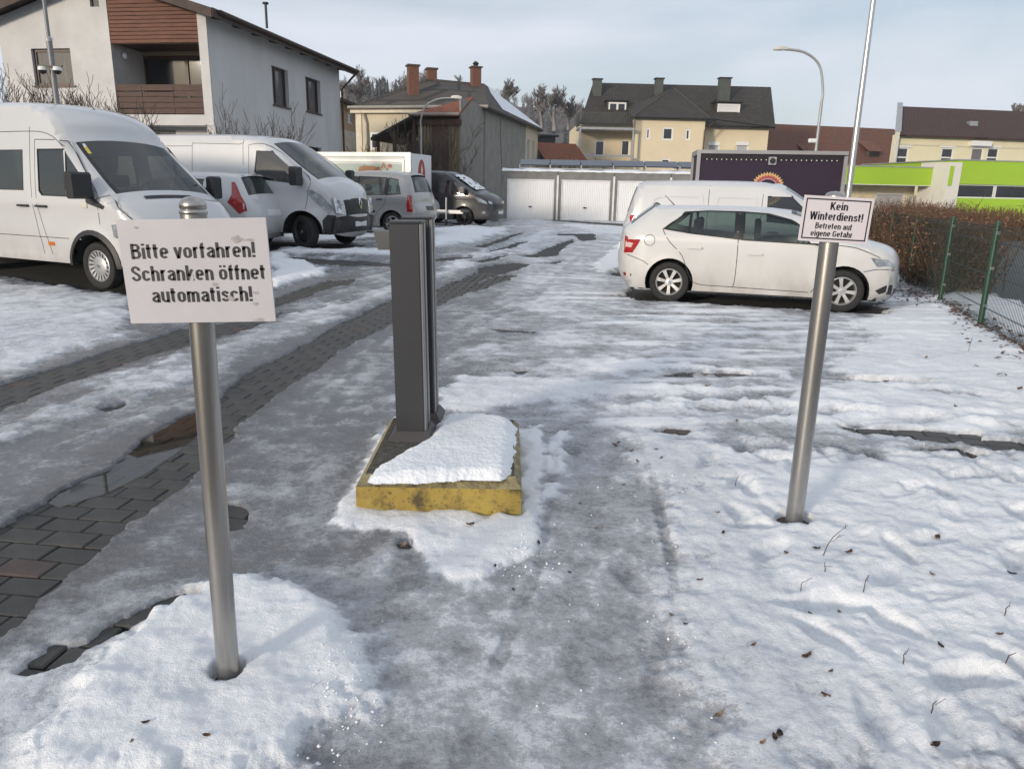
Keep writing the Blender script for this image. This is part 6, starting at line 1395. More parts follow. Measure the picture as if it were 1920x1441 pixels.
# air intake, flap and stickers on the minibus bonnet and screen
V = [];
def cap_patch(B, i0, i1, t0, t1, off, ni=6, nj=8):
    ii, jj = np.meshgrid(np.linspace(i0, i1, ni), np.linspace(t0, t1, nj), indexing='ij'); p = B.cap(ii.ravel(), jj.ravel()); a = np.floor(ii.ravel()).astype(int)
    nn = B.nrm[np.clip(a, 0, len(B.nrm) - 1)]; p[:, 0] += nn[:, 0] * off; p[:, 2] += nn[:, 1] * off
    return [tuple(q) for q in p], [(i * nj + j, i * nj + j + 1, (i + 1) * nj + j + 1, (i + 1) * nj + j) for i in range(ni - 1) for j in range(nj - 1)]
MB().add(*cap_patch(SB, 56.3, 58.6, -.55, .40, .008)).build('air_intake', M_BLK(), sr, fix=False)
MB().add(*cap_patch(SB, 50.6, 51.3, -.86, -.80, .004)).build('sticker', mat('yellow_sticker', (.62, .50, .10), .5), sr, fix=False)
MB().add(*cap_patch(SB, 50.25, 50.6, -.85, -.80, .004)).build('sticker', mat('white_sticker', (.7, .7, .7), .5), sr, fix=False)
# --- white small car between the vans, tail to the camera
jz = dict(scale=(.93, .93, .94), R=.30, wb=2.53, w=.845, roofw=.60, belt=1.0, roofz=1.5, paint=WHITE, wheel='five', tyrew=.185, sill=.21, arch=.355,
    outline=[(-3.10, .28), (-3.22, .42), (-3.25, .62), (-3.20, .86), (-3.13, 1.02), (-2.88, 1.40), (-2.74, 1.47), (-2.2, 1.52), (-1.5, 1.525), (-.95, 1.47), (-.62, 1.37), (.25, .99), (.45, .93), (.66, .78), (.74, .58), (.73, .36), (.66, .22)],
    glass=[(10, 11, .93), (4.1, 5.2, .86)], plan=(.16, .7, .10, .4), crown=(.035, .10), windows=[[(-2.62, 1.08), (-2.48, 1.36), (-2.25, 1.33), (-2.22, 1.09)], [(-2.15, 1.06), (-2.13, 1.40), (-1.45, 1.42), (-1.45, 1.0)], [(-1.35, 1.0), (-1.35, 1.42), (-.98, 1.38), (-.25, 1.02), (-.3, .98)]],
    patches=[('tail_lamp', [(-3.17, .80), (-3.02, .74), (-2.78, .96), (-2.86, 1.12), (-2.80, 1.36), (-2.86, 1.36), (-3.07, 1.06), (-3.14, .95)], (), M_RED(), .010), ('fuel_flap', ellip(-2.45, .88, .08, .08), [ellip(-2.45, .88, .073, .073)], M_SEAM(), .0015)],
    seams=[[(-2.2, 1.06), (-2.18, .8), (-2.08, .62)], [(-2.9, .62), (-2.78, .66), (-2.65, .60)], [(-1.4, 1.0), (-1.4, .3)]], handles=[(-2.18, .91, .2, WHITE), (-1.2, .88, .2, WHITE)],
    ends=[('number_plate', [(-.26, .70), (.26, .70), (.26, .82), (-.26, .82)], False, M_PLATE(), .014), ('bumper_trim', [(-.6, .28), (.6, .28), (.6, .36), (-.6, .36)], False, M_BLK(), .006)],
    mirrors=[(-.35, 1.0, .15, .16, .13, WHITE)], seats=[(-.85, (-.36, .36)), (-1.75, (-.36, .36))], seatz=.58, dash=(-.1, .95, .66))
jr, JB = vehicle('small_car', 'white small car with red boomerang tail lamps between the minibus and the black-bumpered van', 'car', VP['jazz'], jz)
MB().add(*cap_patch(JB, 25.6, 28.6, -.72, .72, .022)).build('tailgate_spoiler', WHITE, jr, fix=False)
MB().add(*cap_patch(JB, 26.2, 26.9, -.14, .14, .026)).build('brake_lamp', M_RED(), jr, fix=False)
# --- white van with black bumper
msw = [[(-1.06, 1.56), (-1.02, 1.99), (-.66, 1.99), (.06, 1.44), (-.06, 1.34), (-.80, 1.42)]]
mst = dict(scale=(.95, .96, .95), R=.345, wb=3.68, w=1.03, roofw=.90, belt=1.30, roofz=2.30, paint=WHITE, wheel='steel', tyrew=.225, sill=.33, arch=.45, flare=.02, sideglass=DARKG, steer=-22,
    outline=[(-4.62, .42), (-4.70, .6), (-4.70, 1.5), (-4.64, 2.12), (-4.52, 2.28), (-4.1, 2.33), (-2.6, 2.34), (-1.5, 2.32), (-1.05, 2.26), (-.74, 2.14), (.30, 1.42), (.50, 1.34), (.64, 1.19), (.70, 1.0), (.73, .75), (.73, .45), (.65, .30)],
    glass=[(9, 10, .93), (1.8, 2.7, .84)], plan=(.24, .9, .05, .4), crown=(.035, .13), r=.11, windows=msw,
    patches=[('headlamp', [(.14, 1.20), (.26, 1.22), (.46, 1.10), (.62, .90), (.69, .72), (.56, .74), (.30, .98)], (), M_LENS(), .010), ('front_bumper', [(.45, .60), (.55, .72), (.69, .70), (.72, .45), (.64, .31), (.46, .31)], (), M_BLK(), .014)],
    seams=[[(-2.62, 2.15), (-2.62, 1.5), (-2.62, .45)], [(-2.62, 2.15), (-1.45, 2.13), (-1.36, 2.10), (-1.34, .42)], [(-1.22, 2.12), (-1.2, 1.2), (-1.15, .40)], [(-1.22, 2.12), (-.72, 2.10), (.16, 1.50), (.18, 1.2), (.10, .82)], [(-4.5, 2.08), (-2.62, 2.09)]], handles=[(-1.02, 1.10, .2, M_BLK())],
    mirrors=[(.02, 1.30, .16, .20, .38, M_BLK())],
    ends=[('front_bumper', [(-.92, .32), (.92, .32), (.92, .66), (.5, .70), (-.5, .70), (-.92, .66)], True, M_BLK(), .012), ('grille', [(-.52, .70), (.52, .70), (.56, 1.02), (.2, 1.06), (-.2, 1.06), (-.56, 1.02)], True, M_BLK(), .010), ('headlamp', [(.60, .72), (.86, .76), (.90, 1.06), (.80, 1.08), (.60, .94)], True, M_LENS(), .010), ('number_plate', [(-.26, .46), (.26, .46), (.26, .57), (-.26, .57)], True, M_PLATE(), .022)],
    seats=[(-.75, (-.5, .5))], seatz=.98, dash=(.02, 1.38, .86), bulkhead=(-1.28, .5, 2.15), wiper=(.26, 1.46), aerial=(-.95, 2.27, .10))
mr_, MBd = vehicle('panel_van', 'white panel van with black front bumper and big grille in the parked row', 'van', VP['master'], mst)
ba = MB()
for zz in (.78, .86, .94): V, Fq = MBd.end([(-.50, zz), (.50, zz), (.50, zz + .03), (-.50, zz + .03)], True, .018); ba.add(V, Fq)
ba.build('grille_bar', M_SEAM(), mr_, fix=False)
V, Fq = MBd.end([(0, .82), (.075, .95), (0, 1.10), (-.075, .95)], True, .03); bd = MB().add(V, Fq).build('badge', M_CHROME(), mr_, fix=False)
V, Fq = MBd.end([(0, .88), (.035, .95), (0, 1.03), (-.035, .95)], True, .036); MB().add(V, Fq).build('badge_centre', M_BLK(), bd, fix=False)
# --- silver compact car, tail to the right
idw = [[(-2.78, 1.09), (-2.66, 1.44), (-2.40, 1.49), (-2.38, 1.05)], [(-2.28, 1.05), (-2.30, 1.50), (-1.50, 1.52), (-1.48, 1.03)], [(-1.36, 1.03), (-1.40, 1.52), (-1.0, 1.47), (-.14, 1.06), (-.2, 1.0)]]
ide = dict(R=.30, wb=2.51, w=.85, roofw=.62, belt=1.02, roofz=1.62, paint=SILVER, wheel='five', tyrew=.185, sill=.22, arch=.36,
    outline=[(-3.06, .30), (-3.20, .44), (-3.22, .62), (-3.14, .82), (-3.10, 1.03), (-2.93, 1.50), (-2.78, 1.60), (-2.2, 1.655), (-1.5, 1.65), (-.95, 1.58), (-.65, 1.48), (.30, 1.02), (.50, .95), (.70, .78), (.77, .58), (.75, .36), (.68, .24)],
    glass=[(10, 11, .93), (4.1, 5.1, .86)], plan=(.16, .7, .09, .4), crown=(.03, .09), windows=idw,
    patches=[('pillar_trim', [(-2.38, 1.05), (-2.40, 1.49), (-2.30, 1.50), (-2.28, 1.05)], (), M_SEAL(), .009), ('pillar_trim', [(-1.48, 1.03), (-1.50, 1.52), (-1.40, 1.52), (-1.36, 1.03)], (), M_SEAL(), .009),
             ('tail_lamp', [(-3.12, .62), (-2.97, .62), (-2.95, .80), (-2.99, 1.06), (-3.08, 1.04)], (), M_RED(), .01), ('rubbing_strip', [(-2.02, .585), (-1.42, .585), (-1.42, .64), (-2.02, .64)], (), M_BLK(), .012), ('rubbing_strip', [(-1.30, .585), (-.45, .585), (-.45, .64), (-1.30, .64)], (), M_BLK(), .012)],
    seams=[[(-2.34, 1.05), (-2.33, .85), (-2.2, .7), (-2.06, .55), (-2.0, .3)], [(-1.42, 1.03), (-1.40, .3)], [(-.2, 1.0), (-.25, .6), (-.42, .3)]], handles=[(-2.16, .93, .18, M_BLK()), (-1.2, .91, .18, M_BLK())],
    ends=[('number_plate', [(-.24, .66), (.24, .66), (.24, .77), (-.24, .77)], False, mat('dark_plate', (.04, .04, .04), .5), .012)],
    mirrors=[(-.3, 1.03, .15, .16, .14, SILVER)], seats=[(-.85, (-.36, .36)), (-1.8, (-.36, .36))], seatz=.62, dash=(-.1, 1.0, .66), aerial=(-2.6, 1.6, .24), intmat=M_INTL())
vehicle('compact_car', 'silver compact car with red tail lamp parked in front of the bakery trailer', 'car', VP['idea'], ide)
# --- dark grey van
cuw = [[(-1.12, 1.22), (-1.10, 1.66), (-.52, 1.66), (-.50, 1.14)], [(-.45, 1.13), (-.46, 1.63), (-.28, 1.55), (.20, 1.20), (.16, 1.13)], [(-2.3, 1.20), (-2.3, 1.66), (-1.34, 1.66), (-1.34, 1.20)]]
cus = dict(R=.335, wb=2.93, w=.985, roofw=.82, belt=1.15, roofz=1.95, paint=ANTH, wheel='black', tyrew=.215, sill=.27, arch=.41, sideglass=DARKG,
    outline=[(-3.86, .35), (-3.94, .55), (-3.96, 1.0), (-3.88, 1.6), (-3.76, 1.85), (-3.45, 1.95), (-2.5, 1.985), (-1.5, 1.975), (-1.0, 1.93), (-.70, 1.85), (.36, 1.25), (.66, 1.14), (.90, .98), (.98, .78), (1.0, .55), (.97, .36), (.85, .25)],
    glass=[(9, 10, .93), (2.5, 3.5, .84)], plan=(.17, .9, .06, .4), crown=(.035, .14), r=.10, windows=cuw,
    patches=[('headlamp', [(.42, 1.05), (.62, 1.03), (.86, .90), (.90, .82), (.60, .88)], (), M_LENS(), .008), ('fog_lamp', ellip(.76, .52, .08, .05), (), M_LENS(), .006)],
    seams=[[(-1.22, 1.85), (-1.22, 1.0), (-1.2, .35)], [(.2, 1.12), (.15, .8), (0.0, .75)], [(-2.5, 1.0), (-1.0, 1.0), (.2, .98)]], handles=[(-1.0, 1.03, .2, ANTH)], mirrors=[(.02, 1.16, .15, .17, .26, ANTH)],
    ends=[('grille', [(-.62, .62), (.62, .62), (.66, .88), (-.66, .88)], True, M_BLK(), .006), ('headlamp', [(.62, .82), (.88, .84), (.88, .94), (.66, .92)], True, M_LENS(), .008), ('number_plate', [(-.26, .46), (.26, .46), (.26, .57), (-.26, .57)], True, M_PLATE(), .014)],
    seats=[(-.75, (-.45, .45))], seatz=.85, dash=(.1, 1.2, .8), bulkhead=(-2.4, .5, 1.8), wiper=(.3, 1.3))
cr_, CB = vehicle('dark_van', 'dark grey van with black wheels and snow on its windscreen before the grey wall', 'van', VP['custom'], cus)
sn = cap_patch(CB, 46, 50, -.75, .6, .02, 12, 16); sv = [(x + .01 * random.random(), y, z + .03 * random.random()) for x, y, z in sn[0]]
M_SNOW = mat('clean_snow', (.84, .86, .89), .8, var=.04, vs=8, bump=.5, bs=60)
MB().add(sv, [f for f in sn[1] if random.random() < .8]).build('snow_on_screen', M_SNOW, cr_, smooth=180, fix=False)
# --- the nose of a white car between the trailer and the dark van
wk = dict(jz); wk.update(scale=(1, 1, 1), handles=[(-1.2, .88, .2, WHITE)], ends=[('grille', [(-.5, .50), (.5, .50), (.5, .66), (-.5, .66)], True, M_BLK(), .006)],
    patches=[('headlamp', [(.30, .80), (.50, .76), (.66, .66), (.56, .60), (.36, .68)], (), M_LENS(), .008)])
g0 = G(826, 421); vehicle('white_car', 'white car of which only the snowy nose shows between trailer and dark grey van', 'car', ((float(g0[0]) - .62, float(g0[1]) + 1.6, float(T(g0[0], g0[1] + 1))), -24), wk)

# ================================================================== trailers
def glyphs(name, body, pl, u, z, width, cap, n, m, parent, bold=0.0, ang=0.0):
    v, f = text_mesh(body, cap / .70, width, bold); ca, sa = math.cos(ang), math.sin(ang)
    return MB().add([pl.w(u + x * ca - y * sa, n, z + x * sa + y * ca) for x, y in v], f).build(name, m, parent, world=True, fix=False)
def bakery_trailer():
    c = at(770, 340, 26.5); f = hv(-17); pl = Plane(c[0], c[1], f[0], f[1]); fr = Plane(c[0], c[1], -f[1], f[0]); g = float(T(c[0], c[1]))
    t = thing('box_trailer', 'white box trailer with a bread picture on its pale green side', 'trailer', (float(c[0]), float(c[1]), g), 0)
    zb, zt = g + .38, pl.uz(770, 287)[1]; L_, W_ = 5.2, 1.8; al = mat('trailer_aluminium', (.55, .55, .53), .45, .4, var=.05); wh = mat('trailer_white', (.70, .71, .72), .45, var=.03)
    MB().box((-L_, -W_, zb), (0, 0, zt), pl.w).build('box', wh, t, world=True)
    MB().box((-L_ + .12, .0, zb + .12), (-.34, .012, zt - .36), pl.w).build('green_side_panel', mat('pale_green_print', (.40, .49, .44), .45, var=.03), t, world=True)
    for nm, a, b in (('top_rail', (-L_, .0, zt - .12), (.03, .05, zt + .02)), ('side_rail', (-L_, .0, zt - .30), (-.22, .03, zt - .22)), ('corner_post', (-.16, .0, zb), (.03, .05, zt - .12)), ('panel_edge', (-.30, .0, zb + .1), (-.24, .03, zt - .30)), ('bottom_rail', (-L_, 0, zb - .06), (.03, .04, zb + .08))):
        MB().box(a, b, pl.w).build(nm, al, t, world=True)
    for u in (-1.75, -3.35): MB().box((u, .012, zb + .12), (u + .012, .016, zt - .36), pl.w).build('panel_joint', M_SEAM(), t, world=True)
    def P(px, py): return pl.uz(px, py)
    ub, zbr = P(694, 325); br = [P(x, y) for x, y in ((673, 345), (672, 322), (674, 313), (682, 310.5), (700, 311), (712, 314), (718, 322), (720, 333), (721, 345))]
    MB().prism(br, lambda a, d, b: pl.w(a, d, b), .012, .018).build('bread_picture', mat('bread_print', (.34, .17, .075), .6, col2=(.47, .27, .14), vs=3), t, world=True)
    a, z = P(703, 325); MB().tube([pl.w(a - .2 + .4 * i / 16 - .05 * (i % 2), .02, z - .2 + .4 * i / 16 + .05 * (i % 2)) for i in range(17)], .012, 4).build('illegible_lettering', mat('dark_brown_print', (.14, .06, .03), .6), t, world=True)  # zigzag stroke added in place of unreadable lettering on the bread
    for px, py in ((722, 312), (726, 317), (719, 308), (716, 313)): a, z = P(px, py); MB().prism([(a - .05, z - .04), (a + .03, z - .06), (a + .06, z + .03), (a - .02, z + .05)], lambda a, d, b: pl.w(a, d, b), .012, .017).build('crumb', mat('bread_print', (.34, .17, .075), .6), t, world=True)
    a, z = P(731, 311); MB().prism(ellip(a, z, .09, .07, 12), lambda a, d, b: pl.w(a, d, b), .012, .017).build('red_blossom', mat('pale_red_print', (.45, .16, .16), .6), t, world=True)
    a, z = P(735, 330); MB().prism([(a - .14, z - .35), (a + .14, z - .35), (a + .13, z + .15), (a, z + .25), (a - .13, z + .15)], lambda a, d, b: pl.w(a, d, b), .012, .015).build('pale_picture', mat('pale_blue_print', (.52, .56, .58), .5), t, world=True)
    a, z = P(626, 330); glyphs('lettering', 'DORFBROT', pl, a, z, .66, .10, .016, mat('dark_print', (.05, .05, .055), .6), t, .002)
    a, z = P(599, 312); MB().prism(ellip(a, z, .17, .17, 20), lambda a, d, b: pl.w(a, d, b), .013, .016).build('logo_ring', mat('logo_white', (.66, .66, .62), .5), t, world=True); MB().prism(ellip(a, z, .10, .12, 16), lambda a, d, b: pl.w(a, d, b), .016, .020).build('logo_red', mat('logo_red', (.36, .03, .035), .5), t, world=True)
    # front end
    n0 = Plane(c[0], c[1], -f[1], f[0]); n0.n = f.copy(); MB().box((.06, .0, zb + .25), (W_ - .06, .014, zt - .14), n0.w).build('front_panel', wh, t, world=True)
    a = W_ * .5; zc = zb + (zt - zb) * .66; MB().prism(ellip(a, zc, .30, .52, 24), lambda a, d, b: n0.w(a, d, b), .015, .022).build('red_oval', mat('logo_red', (.36, .03, .035), .5), t, world=True)
    MB().prism([(a - .05, zc - .36), (a + .06, zc - .36), (a + .03, zc), (a + .09, zc + .16), (a, zc + .36), (a - .07, zc + .12)], lambda a, d, b: n0.w(a, d, b), .022, .026).build('oval_mark', mat('logo_white', (.66, .66, .62), .5), t, world=True)
    for k, (wd, zz) in enumerate(((.7, .36), (1.0, .28), (.85, .19), (.95, .11))):
        z_ = zb + (zt - zb) * zz; MB().tube([n0.w(a - wd / 2 + wd * i / 24, .02, z_ + .045 * math.sin(i * 1.9) + .04 * i / 24) for i in range(25)], .018, 4).build('script_stroke', mat('logo_red', (.36, .03, .035), .5), t, world=True)
    MB().box((0, -.02, zb - .12), (W_, .06, zb + .22), n0.w).build('front_rail', M_GALV, t, world=True)
    # drawbar with jockey wheel, axle wheels
    d0 = n0.w(W_ / 2, 0, g + .45); d1 = n0.w(W_ / 2, 1.55, g + .45); db = MB(); db.box((W_ / 2 - .05, 0, g + .40), (W_ / 2 + .05, 1.6, g + .52), n0.w); dbo = db.build('drawbar', M_GALV, t, world=True)
    for s in (-1, 1): MB().tube([n0.w(W_ / 2 + s * .75, -.1, g + .42), n0.w(W_ / 2, 1.1, g + .44)], .045, 6).build('drawbar_strut', M_GALV, t, world=True)
    MB().tube([n0.w(W_ / 2 - .12, 1.0, g + .12), n0.w(W_ / 2 - .12, 1.0, g + .95)], .028, 8).build('jockey_leg', M_GALV, dbo, world=True); MB().lathe([(.001, -.03), (.10, -.03), (.10, .03), (.001, .03)], 16, 'x', n0.w(W_ / 2 - .12, 1.0, g + .10)).build('jockey_wheel', M_TYRE(), dbo, world=True)
    MB().box((W_ / 2 - .06, 1.5, g + .44), (W_ / 2 + .06, 1.85, g + .56), n0.w, .03).build('coupling', M_BLK(), dbo, world=True)
    for u in (-2.2, -3.0):
        for n_ in (-.12, -W_ + .12): q = pl.w(u, n_, g + .30); MB().lathe([(.16, -.09), (.29, -.09), (.30, 0), (.29, .09), (.16, .09), (.001, .05)], 24, 'y', q).build('wheel', M_TYRE(), t, world=True, smooth=40)
bakery_trailer()
def dark_trailer():
    a = at(1307, 340, 20.0)[:2]; b = at(1580, 340, 19.5)[:2]; pl = Plane(a[0], a[1], *(b - a)); L_ = float(np.linalg.norm(b - a)); zt = pl.uz(1310, 283)[1]; zb = .55; W_ = 1.5
    t = thing('sales_trailer', 'dark aubergine sales trailer with scalloped top edge and a gold zigzag badge', 'trailer', (*pl.w(L_ / 2, 0, 0)[:2], 0.0)); dk = mat('aubergine_panel', (.020, .009, .028), .7, var=.1, vs=2); al = mat('dull_aluminium', (.34, .34, .345), .5, .4, var=.05)
    MB().box((0, -W_, zb), (L_, 0, zt), pl.w).build('box', dk, t, world=True)
    for nm, p, q in (('top_rail', (-.05, -.02, zt - .06), (L_ + .05, .05, zt + .03)), ('corner_post', (-.05, -.02, zb), (.04, .05, zt - .06)), ('corner_post', (L_ - .04, -.02, zb), (L_ + .05, .05, zt - .09)), ('bottom_rail', (-.05, -.02, zb - .12), (L_ + .05, .05, zb)), ('end_top_rail', (-.06, -W_, zt - .09), (.0, -.02, zt + .03)), ('end_post', (-.06, -W_, zb), (0, -W_ + .1, zt - .09))): MB().box(p, q, pl.w).build(nm, al, t, world=True)
    ns = 28; bl = mat('black_valance', (.010, .009, .012), .7); wd = (L_ - .16) / ns
    for k in range(ns):
        u = .08 + wd * (k + .5); pts = [(u - wd / 2, zt - .09)] + [(u + wd / 2 * math.cos(x), zt - .14 - .075 * math.sin(x)) for x in np.linspace(math.pi, 0, 9)][::1] + [(u + wd / 2, zt - .09)]
        MB().prism(pts, lambda a, d, b: pl.w(a, d, b), .003, .02).build('scallop', bl, t, world=True)
        MB().prism(ellip(u + wd / 2, zt - .20, .014, .014, 8), lambda a, d, b: pl.w(a, d, b), .002, .03).build('bulb', M_FR_WHITE, t, world=True) if k < ns - 1 else None
    cu, cz = pl.uz(1438, 355); R0 = .44; gold = mat('gold_print', (.62, .40, .16), .5); red = mat('dull_red_print', (.36, .075, .09), .5)
    MB().prism([(cu + (R0 if k % 2 else R0 * .86) * math.cos(6.28318 * k / 72), cz + (R0 if k % 2 else R0 * .86) * math.sin(6.28318 * k / 72)) for k in range(72)], lambda a, d, b: pl.w(a, d, b), .002, .008).build('gold_zigzag_ring', gold, t, world=True)
    MB().prism([(cu + (R0 * .84 if k % 2 else R0 * .74) * math.cos(6.28318 * k / 60), cz + (R0 * .84 if k % 2 else R0 * .74) * math.sin(6.28318 * k / 60)) for k in range(60)], lambda a, d, b: pl.w(a, d, b), .008, .012).build('red_ring', red, t, world=True)
    MB().prism(ellip(cu, cz, R0 * .60, R0 * .60, 32), lambda a, d, b: pl.w(a, d, b), .012, .015).build('badge_rim', mat('pale_print', (.60, .55, .55), .5), t, world=True); MB().prism(ellip(cu, cz, R0 * .575, R0 * .575, 32), lambda a, d, b: pl.w(a, d, b), .015, .018).build('badge_field', dk, t, world=True)
    u, z = pl.uz(1448, 302); o = MB().box((u - .10, 0, z - .10), (u + .10, .06, z + .10), pl.w, .01).build('lamp_box', M_GALV, t, world=True); MB().lathe([(.001, 0), (.07, 0), (.075, .02), (.05, .03)], 16, 'y').build('lamp_lens', M_BLK(), None) if False else MB().prism(ellip(u, z, .072, .072, 16), lambda a, d, b: pl.w(a, d, b), .06, .075).build('lamp_lens', M_BLK(), o, world=True)
    for u in (L_ * .42, L_ * .60):
        for n_ in (-.15, -W_ + .15): q = pl.w(u, n_, .30); MB().lathe([(.16, -.09), (.29, -.09), (.30, 0), (.29, .09), (.16, .09), (.001, .05)], 24, 'y', q).build('wheel', M_TYRE(), t, world=True, smooth=40)
    MB().box((L_ + .05, -W_ / 2 - .05, zb - .15), (L_ + 1.2, -W_ / 2 + .05, zb - .05), pl.w).build('drawbar', M_GALV, t, world=True)
dark_trailer()

# ================================================================== foreground
def steel(name, c=(.42, .40, .375)): return mat(name, c, .30, .92, var=.10, vs=6, stretch=(40, 40, .6), bump=.05, bs=60)
def sign_post(name, label, base, top, rad, rows, corners, pm, border, lean=0):
    """post with a flat panel clamped to its near side; corners are the panel's picture corners (TL, TR, BL, BR)"""
    t = thing(name, label, 'sign', (float(base[0]), float(base[1]), float(T(base[0], base[1])))); b = wmat(t).translation
    tp = Vector(top) - Vector(b); st = steel('brushed_steel')
    MB().tube([(0, 0, -.25), tuple(tp * .5), tuple(tp)], rad, 32).build('post', st, t, smooth=50)
    cm = MB().lathe([(rad, 0), (rad + .002, .002), (rad + .002, .010), (rad - .002, .014), (rad + .001, .017), (rad, .030), (rad - .006, .040), (rad - .018, .046), (.001, .049)], 32); cap = cm.build('post_cap', st, t, smooth=50); cap.location = tuple(tp)
    Y0 = b.y - rad - .012; q = [Vector(at(px, py, Y0)) for px, py in corners]
    e = ((q[1] - q[0]) + (q[3] - q[2])) / 2; w_ = e.length; u = e.normalized(); v = ((q[0] - q[2]) + (q[1] - q[3])) / 2; h_ = v.length; v = (v - u * v.dot(u)).normalized(); n = u.cross(v); c = (q[0] + q[1] + q[2] + q[3]) / 4
    fr = lambda a, d, z: tuple(c + u * a + v * z + n * d - Vector((0, 0, 0)))
    po = MB().box((-w_ / 2, -.004, -h_ / 2), (w_ / 2, 0, h_ / 2), fr, .0008).build('sign_panel', pm, t, world=True)
    for z in (h_ * .28, -h_ * .28): MB().lathe([(rad + .001, -.012), (rad + .005, -.012), (rad + .005, .012), (rad + .001, .012)], 24, 'z', tuple(b + tp * ((c.z + z - b.z) / tp.z))).build('clamp', M_GALV, t, world=True)
    ink = mat('sign_lettering', (.012, .013, .022), .5, var=.1)
    for body, cx, base_z, wd, cap_h in rows:
        vv, ff = text_mesh(body, cap_h / .70, wd, cap_h * .024); o = MB().add([fr(x + cx, .0006, y + base_z) for x, y in vv], ff).build('lettering', ink, po, world=True, fix=False)
    if border:
        i, k = border
        for a0, a1, z0, z1 in ((-w_ / 2 + i, w_ / 2 - i, h_ / 2 - i - k, h_ / 2 - i), (-w_ / 2 + i, w_ / 2 - i, -h_ / 2 + i, -h_ / 2 + i + k), (-w_ / 2 + i, -w_ / 2 + i + k, -h_ / 2 + i + k, h_ / 2 - i - k), (w_ / 2 - i - k, w_ / 2 - i, -h_ / 2 + i + k, h_ / 2 - i - k)): MB().add([fr(a0, .0006, z0), fr(a1, .0006, z0), fr(a1, .0006, z1), fr(a0, .0006, z1)], [(0, 1, 2, 3)]).build('border_line', ink, po, world=True, fix=False)
    return t, fr, po, w_, h_
pA = mat('weathered_sign_white', (.49, .485, .52), .45, var=.06, vs=5, detail=7); pB = mat('sign_white', (.66, .61, .64), .4, var=.03, vs=4)
tA = at(363, 402, float(POST_A[1])); 
_t, _fr, _po, _w, _h = sign_post('sign_post', 'large grey white sign reading Bitte vorfahren on a steel post in the snow mound', POST_A, tA, .0345,
    [('Bitte vorfahren!', -.004, .036, .338, .041), ('Schranken öffnet', .003, -.024, .366, .041), ('automatisch!', .006, -.083, .278, .041)], [(221, 411), (501, 409), (241, 608), (515, 601)], pA, None)
rnd = random.Random(2)
for (a, z, s1, s2) in ((.118, .085, .020, .012), (.15, .082, .022, .004), (.045, -.035, .010, .006), (.155, -.06, .010, .006), (.150, -.09, .010, .006), (.158, -.135, .022, .006), (.085, -.075, .012, .010), (-.15, .12, .008, .004), (-.015, -.018, .006, .014)):
    MB().add([_fr(a + s1 * math.cos(k) * rnd.uniform(.5, 1), .0011, z + s2 * math.sin(k) * rnd.uniform(.5, 1)) for k in np.linspace(0, 6.28, 11)[:-1]], [tuple(range(10))]).build('scuff_mark', mat('scuff', (.36, .34, .34), .7, var=.2, vs=60) if abs(a + .015) > .01 else pA, _po, world=True, fix=False)
tB = at(1564, 380, float(POST_B[1]))
sign_post('sign_post', 'small white sign with black border reading Kein Winterdienst on a steel post', POST_B, tB, .041,
    [('Kein', .005, .040, .076, .033), ('Winterdienst!', .0, -.004, .232, .034), ('Betreten auf', -.006, -.041, .160, .0255), ('eigene Gefahr', -.010, -.073, .183, .0255)], [(1508, 367), (1638, 371), (1497, 449), (1628, 460)], pB, (.011, .0055))
for P, r in ((POST_B, .085), (POST_A, .05)):
    z = float(T(P[0], P[1])); o = MB().lathe([(.001, .003), (r - .004, .003), (r, .0), (r, -.03)], 28, 'z', (P[0], P[1], z)).build('post_socket', mat('rusty_socket', (.10, .075, .06), .9, var=.3, vs=30)); tag(o, 'dark round socket in the ground around the %s signpost' % ('Kein Winterdienst' if P is POST_B else 'Bitte vorfahren'), 'socket')
